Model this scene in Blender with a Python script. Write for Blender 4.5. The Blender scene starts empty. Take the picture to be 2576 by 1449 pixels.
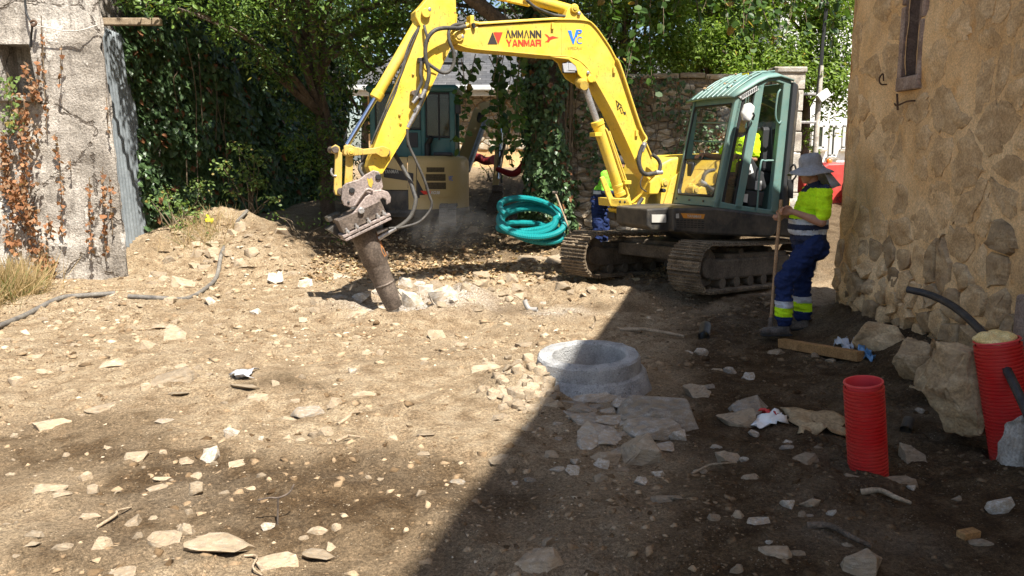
import bpy, bmesh, math, random
import numpy as np
from mathutils import Vector, Matrix
from mathutils.bvhtree import BVHTree

random.seed(7)
RNG = np.random.default_rng(7)
R = math.radians
SC = bpy.context.scene
COL = SC.collection
V = Vector

# ------------------------------------------------------------------ camera
CAM_H, PITCH, FOC = 1.75, R(9.1), 2022.0          # FOC in pixels of a 2576-wide picture
cam_d = bpy.data.cameras.new("camera")
cam_d.sensor_width = 36.0
cam_d.lens = 36.0 * FOC / 2576.0
cam_d.clip_start = 0.05
cam_d.clip_end = 900.0
cam = bpy.data.objects.new("camera", cam_d)
COL.objects.link(cam)
cam.location = (0, 0, CAM_H)
cam.rotation_euler = (R(90) - PITCH, 0, 0)
SC.camera = cam

# ------------------------------------------------------------------ sky, sun, exposure
SUN_TO = V((0.30, -0.50, 1.0)).normalized()        # towards the sun
elev = math.asin(SUN_TO.z)
world = bpy.data.worlds.new("World")
SC.world = world
world.use_nodes = True
wn = world.node_tree
wn.nodes.clear()
w_out = wn.nodes.new("ShaderNodeOutputWorld")
w_bg = wn.nodes.new("ShaderNodeBackground")
w_sky = wn.nodes.new("ShaderNodeTexSky")
w_sky.sky_type = 'NISHITA'
w_sky.sun_disc = False
w_sky.sun_elevation = elev
w_sky.sun_rotation = math.atan2(SUN_TO.x, SUN_TO.y)
w_sky.dust_density = 1.5
w_bg.inputs[1].default_value = 0.072
wn.links.new(w_sky.outputs[0], w_bg.inputs[0])
wn.links.new(w_bg.outputs[0], w_out.inputs[0])
sun_d = bpy.data.lights.new("sun", 'SUN')
sun_d.energy = 5.0
sun_d.angle = R(0.5)
sun_d.color = (1.0, 0.955, 0.88)
sun = bpy.data.objects.new("sun", sun_d)
COL.objects.link(sun)
sun.location = SUN_TO * 60
sun.rotation_euler = SUN_TO.to_track_quat('Z', 'Y').to_euler()
SC.view_settings.view_transform = 'Standard'
SC.view_settings.look = 'None'
SC.view_settings.gamma = 1.0
SC.view_settings.use_curve_mapping = False
SC.view_settings.exposure = 1.35
SC.cycles.max_bounces = 8
SC.cycles.transparent_max_bounces = 8
SC.cycles.volume_bounces = 1
SC.cycles.use_denoising = True

# ------------------------------------------------------------------ projection helpers
_F = V((0, math.cos(PITCH), -math.sin(PITCH)))
_U = V((0, math.sin(PITCH), math.cos(PITCH)))
_C = V((0, 0, CAM_H))
def ray(px, py):
    return _F + V((1, 0, 0)) * ((px - 1288.0) / FOC) + _U * ((724.5 - py) / FOC)
def at(px, py, Y):
    d = ray(px, py)
    return _C + d * (Y / d.y)
def onplane(px, py, p, n):
    d = ray(px, py)
    return _C + d * ((p - _C).dot(n) / d.dot(n))

# ------------------------------------------------------------------ noise
def _hash(ix, iy, iz, seed):
    h = (ix.astype(np.int64) * 374761393 + iy.astype(np.int64) * 668265263 + iz.astype(np.int64) * 2147483647 + seed * 974711) & 0xffffffff
    h = ((h ^ (h >> 13)) * 1274126177) & 0xffffffff
    return ((h ^ (h >> 16)) & 0xffffff) / float(0xffffff)
def vnoise(x, y, z=None, seed=0):
    x = np.asarray(x, float); y = np.asarray(y, float)
    z = np.zeros_like(x) if z is None else np.asarray(z, float)
    ix, iy, iz = np.floor(x), np.floor(y), np.floor(z)
    fx, fy, fz = x - ix, y - iy, z - iz
    fx, fy, fz = [f * f * f * (f * (f * 6 - 15) + 10) for f in (fx, fy, fz)]
    r = 0
    for dx in (0, 1):
        for dy in (0, 1):
            for dz in (0, 1):
                w = (fx if dx else 1 - fx) * (fy if dy else 1 - fy) * (fz if dz else 1 - fz)
                r = r + w * _hash(ix + dx, iy + dy, iz + dz, seed)
    return r * 2 - 1
def fbm(x, y, z=None, oct=4, seed=0, gain=0.5):
    s, a, f = 0, 1.0, 1.0
    for i in range(oct):
        s = s + a * vnoise(np.asarray(x) * f, np.asarray(y) * f, None if z is None else np.asarray(z) * f, seed + i * 17)
        a *= gain; f *= 2.03
    return s
def sstep(a, b, x):
    t = np.clip((np.asarray(x, float) - a) / (b - a), 0, 1)
    return t * t * (3 - 2 * t)

# ------------------------------------------------------------------ terrain height
def H0(x, y):
    x = np.asarray(x, float); y = np.asarray(y, float)
    t = np.clip(y - 10.8, 0, 13)
    z = 0.125 * t * t / (t + 0.8)
    z = z + 0.12 * sstep(-3.6, -5.4, x) * sstep(8.5, 11, y) * (1 - sstep(13, 16, y))
    z = z + 0.60 * np.exp(-((x + 4.75) / 1.25) ** 2 - ((y - 13.2) / 0.95) ** 2)
    z = z + 0.30 * np.exp(-((x + 3.7) / 0.7) ** 2 - ((y - 12.2) / 0.7) ** 2)
    berm = sstep(-1.1, -0.5, x) * (1 - sstep(1.3, 2.0, x))
    z = z + 0.15 * berm * np.exp(-((y - 9.95 - 0.12 * np.sin(x * 2.1)) / 0.33) ** 2)
    z = z - 0.10 * berm * np.exp(-((y - 10.8) / 0.35) ** 2)
    z = z - 0.13 * np.exp(-((x + 1.42) ** 2 + (y - 9.6) ** 2) / 0.22)
    z = z + 0.09 * np.exp(-((np.sqrt((x + 1.40) ** 2 + (y - 9.55) ** 2) - 0.75) / 0.25) ** 2)
    z = z - 0.16 * np.exp(-((x - 4.0) / 1.0) ** 2 - ((y - 12.0) / 0.9) ** 2)
    bank = sstep(2.75, 3.5, x) * sstep(4.9, 5.6, y) * (1 - sstep(8.2, 9.0, y))
    z = z + 0.28 * bank
    z = z + 0.16 * sstep(2.2, 3.0, x) * sstep(4.9, 3.6, y)
    # dirt heaped against the left of the manhole ring
    z = z + 0.20 * np.exp(-((x - 0.10) / 0.33) ** 2 - ((y - 6.05) / 0.42) ** 2)
    z = z + 0.30 * np.exp(-((x - 0.30) / 0.75) ** 2 - ((y - 13.15) / 0.55) ** 2)
    # wheel rut across the near left
    z = z - 0.035 * np.exp(-((y - 5.55 - 0.10 * x) / 0.35) ** 2) * sstep(-0.8, -2.0, x)
    z = z - 0.03 * np.exp(-((y - 4.45 + 0.05 * x) / 0.35) ** 2) * sstep(0.6, -0.6, x)
    z = z + 0.045 * fbm(x * 0.55 + 3, y * 0.55, oct=2, seed=3) * sstep(1.5, 3.5, y)
    return z
def Hd(x, y):
    x = np.asarray(x, float); y = np.asarray(y, float)
    soft = 0.35 + 0.65 * sstep(-0.35, 0.45, fbm(x * 0.7, y * 0.9, oct=2, seed=21))
    far = sstep(7.0, 9.5, y)
    rough = soft * (0.55 + 0.75 * far + 0.25 * sstep(1.0, 2.2, x))
    return (0.030 * fbm(x * 2.6, y * 2.6, oct=3, seed=31)
            + rough * (0.026 * fbm(x * 7.5, y * 7.5, oct=3, seed=41) + 0.018 * np.abs(fbm(x * 15, y * 15, oct=2, seed=51))))
def HT(x, y):
    return H0(x, y) + Hd(x, y)
def gz(x, y):
    return float(HT(np.array([x]), np.array([y]))[0])
def gp(px, py, lift=0.0):
    """Where the sight line through a pixel meets the terrain."""
    d = ray(px, py)
    ys = np.arange(2.6, 26, 0.02)
    xs = d.x / d.y * ys
    zs = CAM_H + d.z / d.y * ys
    below = np.nonzero(zs < H0(xs, ys) + lift)[0]
    k = below[0] if len(below) else -1
    return V((float(xs[k]), float(ys[k]), gz(xs[k], ys[k])))

# ------------------------------------------------------------------ object helpers
def link(name, me, parent=None):
    o = bpy.data.objects.new(name, me)
    COL.objects.link(o)
    if parent is not None:
        o.parent = parent
        if parent.type == 'EMPTY':
            o.matrix_parent_inverse = Matrix.Translation(-parent.location)
        else:
            o.matrix_parent_inverse = Matrix.Translation(-V(parent.location)) if parent.get("_own") else Matrix.Identity(4)
    return o
def tag(o, label=None, cat=None, group=None, kind=None):
    if label: o["label"] = label
    if cat: o["category"] = cat
    if group: o["group"] = group
    if kind: o["kind"] = kind
    return o
def thing(name, loc, label, cat, group=None):
    o = bpy.data.objects.new(name, None)
    o.empty_display_size = 0.2
    COL.objects.link(o)
    o.location = loc
    return tag(o, label, cat, group)

def frame_for(d):
    d = V(d).normalized()
    a = V((0, 0, 1)) if abs(d.z) < 0.95 else V((1, 0, 0))
    x = d.cross(a).normalized()
    return x, x.cross(d).normalized(), d

class MB:
    """Collects faces, then builds one mesh object."""
    def __init__(s): s.v, s.f, s.m, s.sm = [], [], [], []
    def add(s, vs, fs, mi=0, smooth=False):
        n = len(s.v)
        s.v += [tuple(v) for v in vs]
        for f in fs:
            s.f.append(tuple(i + n for i in f)); s.m.append(mi); s.sm.append(smooth)
        return s
    def box(s, c, size, X=(1, 0, 0), Y=(0, 1, 0), Z=(0, 0, 1), mi=0):
        c, X, Y, Z = V(c), V(X), V(Y), V(Z)
        a, b, h = [q / 2 for q in size]
        vs = [c + X * (i * a) + Y * (j * b) + Z * (k * h) for k in (-1, 1) for j in (-1, 1) for i in (-1, 1)]
        return s.add(vs, [(0, 2, 3, 1), (4, 5, 7, 6), (0, 1, 5, 4), (2, 6, 7, 3), (0, 4, 6, 2), (1, 3, 7, 5)], mi)
    def prism(s, pts, ext, mi=0, smooth_sides=False):
        """closed outline (3D points) extruded by a vector"""
        n = len(pts); ext = V(ext)
        pts = [V(p) for p in pts]
        nrm = V((0, 0, 0))
        for i in range(n):
            a, b = pts[i], pts[(i + 1) % n]
            nrm += V(((a.y - b.y) * (a.z + b.z), (a.z - b.z) * (a.x + b.x), (a.x - b.x) * (a.y + b.y)))
        if nrm.dot(ext) > 0: pts = pts[::-1]
        vs = pts + [p + ext for p in pts]
        s.add(vs, [tuple(range(n)), tuple(range(2 * n - 1, n - 1, -1))], mi)
        k = len(s.v) - 2 * n
        for i in range(n):
            j = (i + 1) % n
            s.f.append((k + i, k + n + i, k + n + j, k + j)); s.m.append(mi); s.sm.append(smooth_sides)
        return s
    def tube(s, pts, r, seg=8, mi=0, caps=True, smooth=True, closed=False):
        pts = [V(p) for p in pts]; n = len(pts)
        rr = [r] * n if not hasattr(r, '__len__') else list(r)
        rings = []
        prev = None
        for i, p in enumerate(pts):
            if closed: d = pts[(i + 1) % n] - pts[i - 1]
            else: d = pts[min(i + 1, n - 1)] - pts[max(i - 1, 0)]
            if d.length < 1e-9: d = V((0, 0, 1))
            d.normalize()
            if prev is None: x, y, _ = frame_for(d)
            else:
                x = prev - d * prev.dot(d)
                if x.length < 1e-6: x, y, _ = frame_for(d)
                x.normalize(); y = d.cross(x)
            prev = x
            y = d.cross(x)
            rings.append([p + (x * math.cos(t) + y * math.sin(t)) * rr[i] for t in [2 * math.pi * k / seg for k in range(seg)]])
        vs = [v for q in rings for v in q]
        fs = []
        last = n if closed else n - 1
        for i in range(last):
            j = (i + 1) % n
            for k in range(seg):
                l = (k + 1) % seg
                fs.append((i * seg + k, i * seg + l, j * seg + l, j * seg + k))
        s.add(vs, fs, mi, smooth)
        if caps and not closed:
            b = len(s.v) - len(vs)
            s.f.append(tuple(b + k for k in range(seg - 1, -1, -1))); s.m.append(mi); s.sm.append(False)
            s.f.append(tuple(b + (n - 1) * seg + k for k in range(seg))); s.m.append(mi); s.sm.append(False)
        return s
    def cyl(s, p0, p1, r0, r1=None, seg=16, mi=0, caps=True):
        return s.tube([p0, p1], [r0, r0 if r1 is None else r1], seg, mi, caps)
    def lathe(s, base, axis, prof, seg=24, mi=0, closed_prof=False):
        """prof: (radius, height along axis)"""
        x, y, d = frame_for(axis)
        base = V(base)
        vs = [base + d * h + (x * math.cos(t) + y * math.sin(t)) * r for (r, h) in prof for t in [2 * math.pi * k / seg for k in range(seg)]]
        fs = []
        n = len(prof)
        for i in range(n if closed_prof else n - 1):
            j = (i + 1) % n
            for k in range(seg):
                l = (k + 1) % seg
                fs.append((i * seg + k, i * seg + l, j * seg + l, j * seg + k))
        return s.add(vs, fs, mi, True)
    def sphere(s, c, r, seg=12, rings=8, mi=0, sc=(1, 1, 1)):
        c = V(c)
        vs, fs = [], []
        for i in range(rings + 1):
            ph = math.pi * i / rings
            for k in range(seg):
                t = 2 * math.pi * k / seg
                vs.append(c + V((r * sc[0] * math.sin(ph) * math.cos(t), r * sc[1] * math.sin(ph) * math.sin(t), r * sc[2] * math.cos(ph))))
        for i in range(rings):
            for k in range(seg):
                l = (k + 1) % seg
                fs.append((i * seg + k, (i + 1) * seg + k, (i + 1) * seg + l, i * seg + l))
        return s.add(vs, fs, mi, True)
    def mesh(s, name, mats):
        me = bpy.data.meshes.new(name)
        me.from_pydata(s.v, [], s.f)
        me.polygons.foreach_set("material_index", s.m)
        me.polygons.foreach_set("use_smooth", s.sm)
        for m in (mats if isinstance(mats, (list, tuple)) else [mats]): me.materials.append(m)
        me.validate(); me.update()
        if any(s.sm): me.set_sharp_from_angle(angle=R(58))
        return me
    def build(s, name, mats, parent=None, bevel=0.0, seg=2, recalc=False):
        me = s.mesh(name, mats)
        if recalc:
            bm = bmesh.new(); bm.from_mesh(me)
            bmesh.ops.remove_doubles(bm, verts=bm.verts, dist=1e-5)
            bmesh.ops.recalc_face_normals(bm, faces=bm.faces)
            bm.to_mesh(me); bm.free()
        o = link(name, me, parent)
        if bevel:
            b = o.modifiers.new("bevel", 'BEVEL')
            b.width = bevel; b.segments = seg; b.limit_method = 'ANGLE'; b.angle_limit = R(35)
        return o

def smooth_path(pts, n=8):
    """Catmull-Rom through points"""
    pts = [V(p) for p in pts]
    P = [pts[0] * 2 - pts[1]] + pts + [pts[-1] * 2 - pts[-2]]
    out = []
    for i in range(1, len(P) - 2):
        a, b, c, d = P[i - 1], P[i], P[i + 1], P[i + 2]
        for k in range(n):
            t = k / n
            out.append(0.5 * ((2 * b) + (c - a) * t + (2 * a - 5 * b + 4 * c - d) * t * t + (3 * b - a - 3 * c + d) * t ** 3))
    out.append(pts[-1])
    return out

def np_mesh(name, verts, faces, mat, attrs=None, smooth=False):
    """verts (N,3), faces (M,k) arrays"""
    me = bpy.data.meshes.new(name)
    N, M, k = len(verts), len(faces), faces.shape[1]
    me.vertices.add(N); me.vertices.foreach_set("co", np.ascontiguousarray(verts, dtype=np.float32).ravel())
    me.loops.add(M * k); me.loops.foreach_set("vertex_index", np.ascontiguousarray(faces, dtype=np.int32).ravel())
    me.polygons.add(M)
    me.polygons.foreach_set("loop_start", np.arange(M, dtype=np.int32) * k)
    me.polygons.foreach_set("loop_total", np.full(M, k, dtype=np.int32))
    me.polygons.foreach_set("use_smooth", np.full(M, smooth))
    for nm, arr in (attrs or {}).items():
        a = me.attributes.new(nm, 'FLOAT', 'POINT')
        a.data.foreach_set("value", np.ascontiguousarray(arr, dtype=np.float32))
    me.materials.append(mat)
    me.update(calc_edges=True)
    return me

def text_part(s, mat, org, X, Y, height, width=None, parent=None, name="lettering", shear=0.0, bold=0.0, ext=0.002):
    """flat lettering on a surface: org = lower left, X/Y unit directions"""
    cu = bpy.data.curves.new("txt", 'FONT')
    cu.body = s; cu.size = 1.0; cu.shear = shear; cu.offset = bold; cu.resolution_u = 3
    tmp = bpy.data.objects.new("txt", cu)
    COL.objects.link(tmp)
    dg = bpy.context.evaluated_depsgraph_get()
    me = bpy.data.meshes.new_from_object(tmp.evaluated_get(dg))
    bpy.data.objects.remove(tmp); bpy.data.curves.remove(cu)
    co = np.array([v.co[:] for v in me.vertices])
    lo, hi = co.min(0), co.max(0)
    sy = height / (hi[1] - lo[1])
    sx = sy if width is None else width / (hi[0] - lo[0])
    org, X, Y = V(org), V(X), V(Y)
    N = X.cross(Y).normalized()
    for v in me.vertices:
        v.co = org + X * ((v.co.x - lo[0]) * sx) + Y * ((v.co.y - lo[1]) * sy) + N * ext
    me.materials.clear(); me.materials.append(mat)
    me.name = name
    return link(name, me, parent)
# ------------------------------------------------------------------ materials
class NT:
    def __init__(s, name):
        s.m = bpy.data.materials.new(name); s.m.use_nodes = True
        s.t = s.m.node_tree; s.t.nodes.clear()
        s.out = s.n("ShaderNodeOutputMaterial")
    def n(s, typ, **kw):
        nd = s.t.nodes.new(typ)
        for k, v in kw.items(): setattr(nd, k, v)
        return nd
    def l(s, a, b): s.t.links.new(a, b)
    def coord(s, what="Object"):
        return s.n("ShaderNodeTexCoord").outputs[what]
    def mapping(s, vec, scale=(1, 1, 1), rot=(0, 0, 0)):
        mp = s.n("ShaderNodeMapping"); mp.inputs["Scale"].default_value = scale; mp.inputs["Rotation"].default_value = rot
        s.l(vec, mp.inputs[0]); return mp.outputs[0]
    def noise(s, vec, scale, detail=4, rough=0.55, dist=0.0):
        nd = s.n("ShaderNodeTexNoise"); nd.inputs["Scale"].default_value = scale
        nd.inputs["Detail"].default_value = detail; nd.inputs["Roughness"].default_value = rough
        nd.inputs["Distortion"].default_value = dist
        s.l(vec, nd.inputs["Vector"]); return nd.outputs["Fac"]
    def voro(s, vec, scale, feature='F1', out="Distance", rnd=1.0):
        nd = s.n("ShaderNodeTexVoronoi", feature=feature); nd.inputs["Scale"].default_value = scale
        nd.inputs["Randomness"].default_value = rnd
        s.l(vec, nd.inputs["Vector"]); return nd.outputs[out]
    def ramp(s, fac, stops):
        nd = s.n("ShaderNodeValToRGB"); cr = nd.color_ramp
        while len(cr.elements) < len(stops): cr.elements.new(0.5)
        for e, (p, c) in zip(cr.elements, stops):
            e.position = p; e.color = (*c, 1) if len(c) == 3 else c
        s.l(fac, nd.inputs[0]); return nd.outputs[0]
    def mr(s, v, a, b, c=0.0, d=1.0):
        nd = s.n("ShaderNodeMapRange"); nd.inputs[1].default_value = a; nd.inputs[2].default_value = b
        nd.inputs[3].default_value = c; nd.inputs[4].default_value = d
        s.l(v, nd.inputs[0]); return nd.outputs[0]
    def math(s, op, a, b=None):
        nd = s.n("ShaderNodeMath", operation=op)
        for i, q in enumerate((a, b)):
            if q is None: continue
            if isinstance(q, (int, float)): nd.inputs[i].default_value = q
            else: s.l(q, nd.inputs[i])
        return nd.outputs[0]
    def mix(s, fac, a, b, blend='MIX'):
        nd = s.n("ShaderNodeMix", data_type='RGBA', blend_type=blend)
        for i, q in ((0, fac), (6, a), (7, b)):
            if isinstance(q, (int, float)): nd.inputs[i].default_value = q
            elif isinstance(q, tuple): nd.inputs[i].default_value = (*q, 1)
            else: s.l(q, nd.inputs[i])
        return nd.outputs[2]
    def attr(s, name):
        return s.n("ShaderNodeAttribute", attribute_name=name).outputs["Fac"]
    def bump(s, h, strength=0.5, dist=0.02, normal=None):
        nd = s.n("ShaderNodeBump"); nd.inputs["Strength"].default_value = strength; nd.inputs["Distance"].default_value = dist
        s.l(h, nd.inputs["Height"])
        if normal is not None: s.l(normal, nd.inputs["Normal"])
        return nd.outputs[0]
    def pbsdf(s, col, rough=0.7, metal=0.0, normal=None, spec=0.4):
        b = s.n("ShaderNodeBsdfPrincipled")
        for key, q in (("Base Color", col), ("Roughness", rough), ("Metallic", metal), ("Specular IOR Level", spec)):
            if isinstance(q, tuple): b.inputs[key].default_value = (*q, 1)
            elif isinstance(q, (int, float)): b.inputs[key].default_value = q
            else: s.l(q, b.inputs[key])
        if normal is not None: s.l(normal, b.inputs["Normal"])
        s.l(b.outputs[0], s.out.inputs[0])
        return b

def lighten(c, k): return tuple(min(1, q * k) for q in c)

def mottled(name, c1, c2, scale=6, rough=0.8, bump=0.4, bscale=60, metal=0.0, rnd=0.0, dist=0.01, spec=0.3, fine=0.25):
    """two-tone mottled surface with fine relief; rnd = lightness change from object to object"""
    t = NT(name); co = t.coord()
    if rnd:
        oi = t.n("ShaderNodeObjectInfo")
        add = t.n("ShaderNodeVectorMath", operation='ADD'); t.l(co, add.inputs[0]); 
        mul = t.math('MULTIPLY', oi.outputs["Random"], 37.0)
        t.l(mul, add.inputs[1]); co = add.outputs[0]
    f = t.mr(t.noise(co, scale, 5, 0.6), 0.32, 0.68)
    col = t.mix(f, c1, c2)
    g = t.mr(t.noise(co, scale * 9, 3, 0.6), 0.37, 0.63, 1 - fine, 1 + fine)
    col = t.mix(1.0, col, g, 'MULTIPLY')
    if rnd:
        rr = t.mr(oi.outputs["Random"], 0, 1, 1 - rnd, 1 + rnd)
        col = t.mix(1.0, col, rr, 'MULTIPLY')
    nrm = t.bump(t.noise(co, bscale, 4, 0.65), bump, dist) if bump else None
    t.pbsdf(col, rough, metal, nrm, spec)
    return t.m

def painted(name, base, grime=(0.10, 0.07, 0.035), rust=(0.22, 0.09, 0.03), amount=0.5, rough=0.42, chips=0.5):
    """worn machine paint: dust film, dark scuffs, rusty chips"""
    t = NT(name); co = t.coord()
    dust = t.mr(t.noise(co, 3.0, 6, 0.7), 0.38, 0.66)
    col = t.mix(t.math('MULTIPLY', dust, 0.35 * amount), base, (0.42, 0.34, 0.22))
    sc = t.mapping(co, (14, 14, 5))
    scuff = t.mr(t.noise(sc, 3.2, 6, 0.75), 0.57, 0.66)
    col = t.mix(t.math('MULTIPLY', scuff, amount * 0.75), col, grime)
    chip = t.mr(t.noise(co, 26, 3, 0.7), 0.61, 0.65)
    chipm = t.mr(t.noise(co, 2.2, 2, 0.5), 0.45, 0.65)
    col = t.mix(t.math('MULTIPLY', t.math('MULTIPLY', chip, chipm), chips), col, rust)
    rg = t.mr(t.noise(co, 5, 4, 0.6), 0.3, 0.7, rough - 0.08, rough + 0.22)
    nrm = t.bump(t.noise(co, 45, 3, 0.5), 0.08, 0.004)
    t.pbsdf(col, rg, 0.0, nrm, 0.45)
    return t.m

def plain(name, c, rough=0.6, metal=0.0, spec=0.4):
    t = NT(name); co = t.coord()
    g = t.mr(t.noise(co, 11, 4, 0.6), 0.2, 0.8, 0.86, 1.12)
    t.pbsdf(t.mix(1.0, c, g, 'MULTIPLY'), rough, metal, None, spec)
    return t.m

def leafmat(name, dark, light, alt=None, alt_amt=0.0, trans=0.35, gloss=0.45):
    t = NT(name)
    a = t.attr("lv")
    col = t.mix(a, dark, light)
    if alt: col = t.mix(t.math('LESS_THAN', t.attr("lw"), alt_amt), col, alt)
    d = t.n("ShaderNodeBsdfPrincipled"); t.l(col, d.inputs["Base Color"]); d.inputs["Roughness"].default_value = gloss
    d.inputs["Specular IOR Level"].default_value = 0.35
    tr = t.n("ShaderNodeBsdfTranslucent")
    t.l(t.mix(1.0, col, (1.15, 1.25, 0.55), 'MULTIPLY'), tr.inputs[0])
    ms = t.n("ShaderNodeMixShader"); ms.inputs[0].default_value = trans
    t.l(d.outputs[0], ms.inputs[1]); t.l(tr.outputs[0], ms.inputs[2]); t.l(ms.outputs[0], t.out.inputs[0])
    return t.m

def glassmat(name, tint=(0.75, 0.85, 0.8), opac=0.16, rough=0.05, dirt=(0.35, 0.32, 0.25)):
    """thin dusty window glass"""
    t = NT(name); co = t.coord()
    tr = t.n("ShaderNodeBsdfTransparent"); tr.inputs[0].default_value = (*tint, 1)
    gl = t.n("ShaderNodeBsdfGlossy"); gl.inputs["Roughness"].default_value = rough
    fr = t.n("ShaderNodeFresnel"); fr.inputs[0].default_value = 1.5
    m1 = t.n("ShaderNodeMixShader"); t.l(fr.outputs[0], m1.inputs[0]); t.l(tr.outputs[0], m1.inputs[1]); t.l(gl.outputs[0], m1.inputs[2])
    df = t.n("ShaderNodeBsdfDiffuse"); df.inputs[0].default_value = (*dirt, 1)
    m2 = t.n("ShaderNodeMixShader"); t.l(t.mr(t.noise(co, 4, 5, 0.65), 0.3, 0.75, opac * 0.25, opac), m2.inputs[0])
    t.l(m1.outputs[0], m2.inputs[1]); t.l(df.outputs[0], m2.inputs[2])
    t.l(m2.outputs[0], t.out.inputs[0])
    return t.m

M = {}
# soil --------------------------------------------------------------
def make_soil():
    t = NT("soil"); co = t.coord()
    big = t.noise(co, 0.9, 5, 0.6)
    mid = t.noise(co, 5.5, 6, 0.65)
    fine = t.noise(co, 55, 5, 0.7)
    grit = t.noise(co, 190, 3, 0.7)
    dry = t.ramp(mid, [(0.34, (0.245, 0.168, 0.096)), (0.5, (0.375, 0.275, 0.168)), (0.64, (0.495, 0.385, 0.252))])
    wet_and_shade = t.ramp(mid, [(0.34, (0.058, 0.034, 0.016)), (0.5, (0.102, 0.064, 0.032)), (0.66, (0.165, 0.110, 0.060))])
    damp_and_shade = t.attr("damp_and_shade")  # damp patches, plus house shade painted into the soil colour
    dm = t.mr(t.math('ADD', damp_and_shade, t.math('MULTIPLY', t.math('SUBTRACT', mid, 0.5), 2.2)), 0.22, 0.80)
    col = t.mix(dm, dry, wet_and_shade)
    col = t.mix(t.mr(big, 0.5, 0.72, 0, 0.35), col, (0.46, 0.37, 0.26))
    white = t.attr("white")
    col = t.mix(t.math('MULTIPLY', t.mr(fine, 0.35, 0.65), white), col, (0.66, 0.64, 0.60))
    humus = t.attr("humus")
    col = t.mix(t.math('MULTIPLY', t.mr(mid, 0.3, 0.6, 0.45, 1.0), humus), col, (0.105, 0.070, 0.038))
    col = t.mix(1.0, col, t.mr(fine, 0.36, 0.64, 0.58, 1.36), 'MULTIPLY')
    col = t.mix(1.0, col, t.mr(grit, 0.36, 0.64, 0.66, 1.30), 'MULTIPLY')
    # specks: tiny pale chips trodden into the soil
    sp = t.voro(co, 46, 'F1')
    spk = t.math('MULTIPLY', t.mr(sp, 0.12, 0.20, 1, 0), t.mr(t.noise(co, 9, 2, 0.5), 0.48, 0.6))
    col = t.mix(t.math('MULTIPLY', spk, 0.55), col, (0.58, 0.48, 0.34))
    h = t.math('ADD', t.math('MULTIPLY', fine, 1.0), t.math('MULTIPLY', grit, 0.35))
    h = t.math('ADD', h, t.math('MULTIPLY', spk, 0.25))
    n1 = t.bump(h, 1.0, 0.03)
    n2 = t.bump(t.noise(co, 16, 6, 0.7), 0.8, 0.07, n1)
    t.pbsdf(col, 0.95, 0.0, n2, 0.15)
    return t.m
M['soil'] = make_soil()
def make_stone(name, c1, c2, c3, rnd=0.25, zs=5, dust=0.8):
    """layered schist: streaks and mineral spots"""
    t = NT(name); co = t.coord()
    oi = t.n("ShaderNodeObjectInfo")
    add = t.n("ShaderNodeVectorMath", operation='ADD'); t.l(co, add.inputs[0]); t.l(t.math('MULTIPLY', oi.outputs["Random"], 41.0), add.inputs[1])
    co = add.outputs[0]
    st = t.noise(t.mapping(co, (1, 1, zs)), 5, 5, 0.6, 0.4)
    col = t.ramp(st, [(0.36, c1), (0.5, c2), (0.64, c3)])
    fine = t.noise(co, 60, 4, 0.7)
    col = t.mix(1.0, col, t.mr(fine, 0.36, 0.64, 0.70, 1.28), 'MULTIPLY')
    dirt = t.mr(t.noise(co, 7, 6, 0.7), 0.40, 0.60)
    col = t.mix(t.math('MULTIPLY', dirt, dust), col, (0.335, 0.248, 0.155))
    col = t.mix(1.0, col, t.mr(oi.outputs["Random"], 0, 1, 1 - rnd, 1 + rnd), 'MULTIPLY')
    n = t.bump(t.math('ADD', fine, st), 0.55, 0.012)
    t.pbsdf(col, 0.88, 0.0, n, 0.25)
    return t.m
M['stone'] = make_stone("schist_stone", (0.19, 0.150, 0.106), (0.29, 0.232, 0.162), (0.39, 0.322, 0.238))
M['stone_grey'] = make_stone("grey_schist", (0.20, 0.178, 0.15), (0.31, 0.28, 0.235), (0.43, 0.395, 0.34))
M['stone_white'] = make_stone("quartz", (0.36, 0.315, 0.255), (0.49, 0.44, 0.37), (0.60, 0.56, 0.49), 0.15)
M['stone_wall'] = make_stone("wall_stone", (0.23, 0.148, 0.074), (0.37, 0.252, 0.132), (0.50, 0.368, 0.212), 0.28, 2.5, .5)
M['stone_high'] = make_stone("mortar_smeared_stone", (0.42, 0.275, 0.137), (0.53, 0.36, 0.187), (0.64, 0.46, 0.262), 0.12, 1.5, .12)
M['stone_garden'] = make_stone("garden_wall_stone", (0.20, 0.17, 0.125), (0.35, 0.31, 0.24), (0.54, 0.50, 0.42), 0.35)
M['granite'] = make_stone("granite", (0.26, 0.23, 0.20), (0.40, 0.37, 0.32), (0.54, 0.50, 0.44), 0.12, 1.2, .25)
M['granite_red'] = make_stone("reddish_granite", (0.17, 0.115, 0.09), (0.26, 0.185, 0.145), (0.36, 0.28, 0.23), 0.08, 1.2, .15)
def make_mortar():
    t = NT("ochre_lime_mortar"); co = t.coord()
    big = t.noise(co, 1.3, 5, 0.6)
    col = t.ramp(big, [(0.34, (0.52, 0.325, 0.150)), (0.5, (0.66, 0.435, 0.215)), (0.66, (0.74, 0.535, 0.30))])
    mid = t.noise(t.mapping(co, (1, 1, 0.6)), 6, 5, 0.62)
    col = t.mix(t.mr(mid, 0.52, 0.72, 0, 0.5), col, (0.40, 0.29, 0.17))
    org = t.mr(t.noise(co, 3.1, 2, 0.5), 0.66, 0.72, 0, 0.5)
    col = t.mix(org, col, (0.50, 0.25, 0.07))
    fine = t.noise(co, 70, 5, 0.7)
    col = t.mix(1.0, col, t.mr(fine, 0.36, 0.64, 0.74, 1.24), 'MULTIPLY')
    n1 = t.bump(fine, 0.5, 0.012); n2 = t.bump(mid, 0.6, 0.05, n1)
    t.pbsdf(col, 0.93, 0.0, n2, 0.15)
    return t.m
M['mortar'] = make_mortar()
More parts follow.
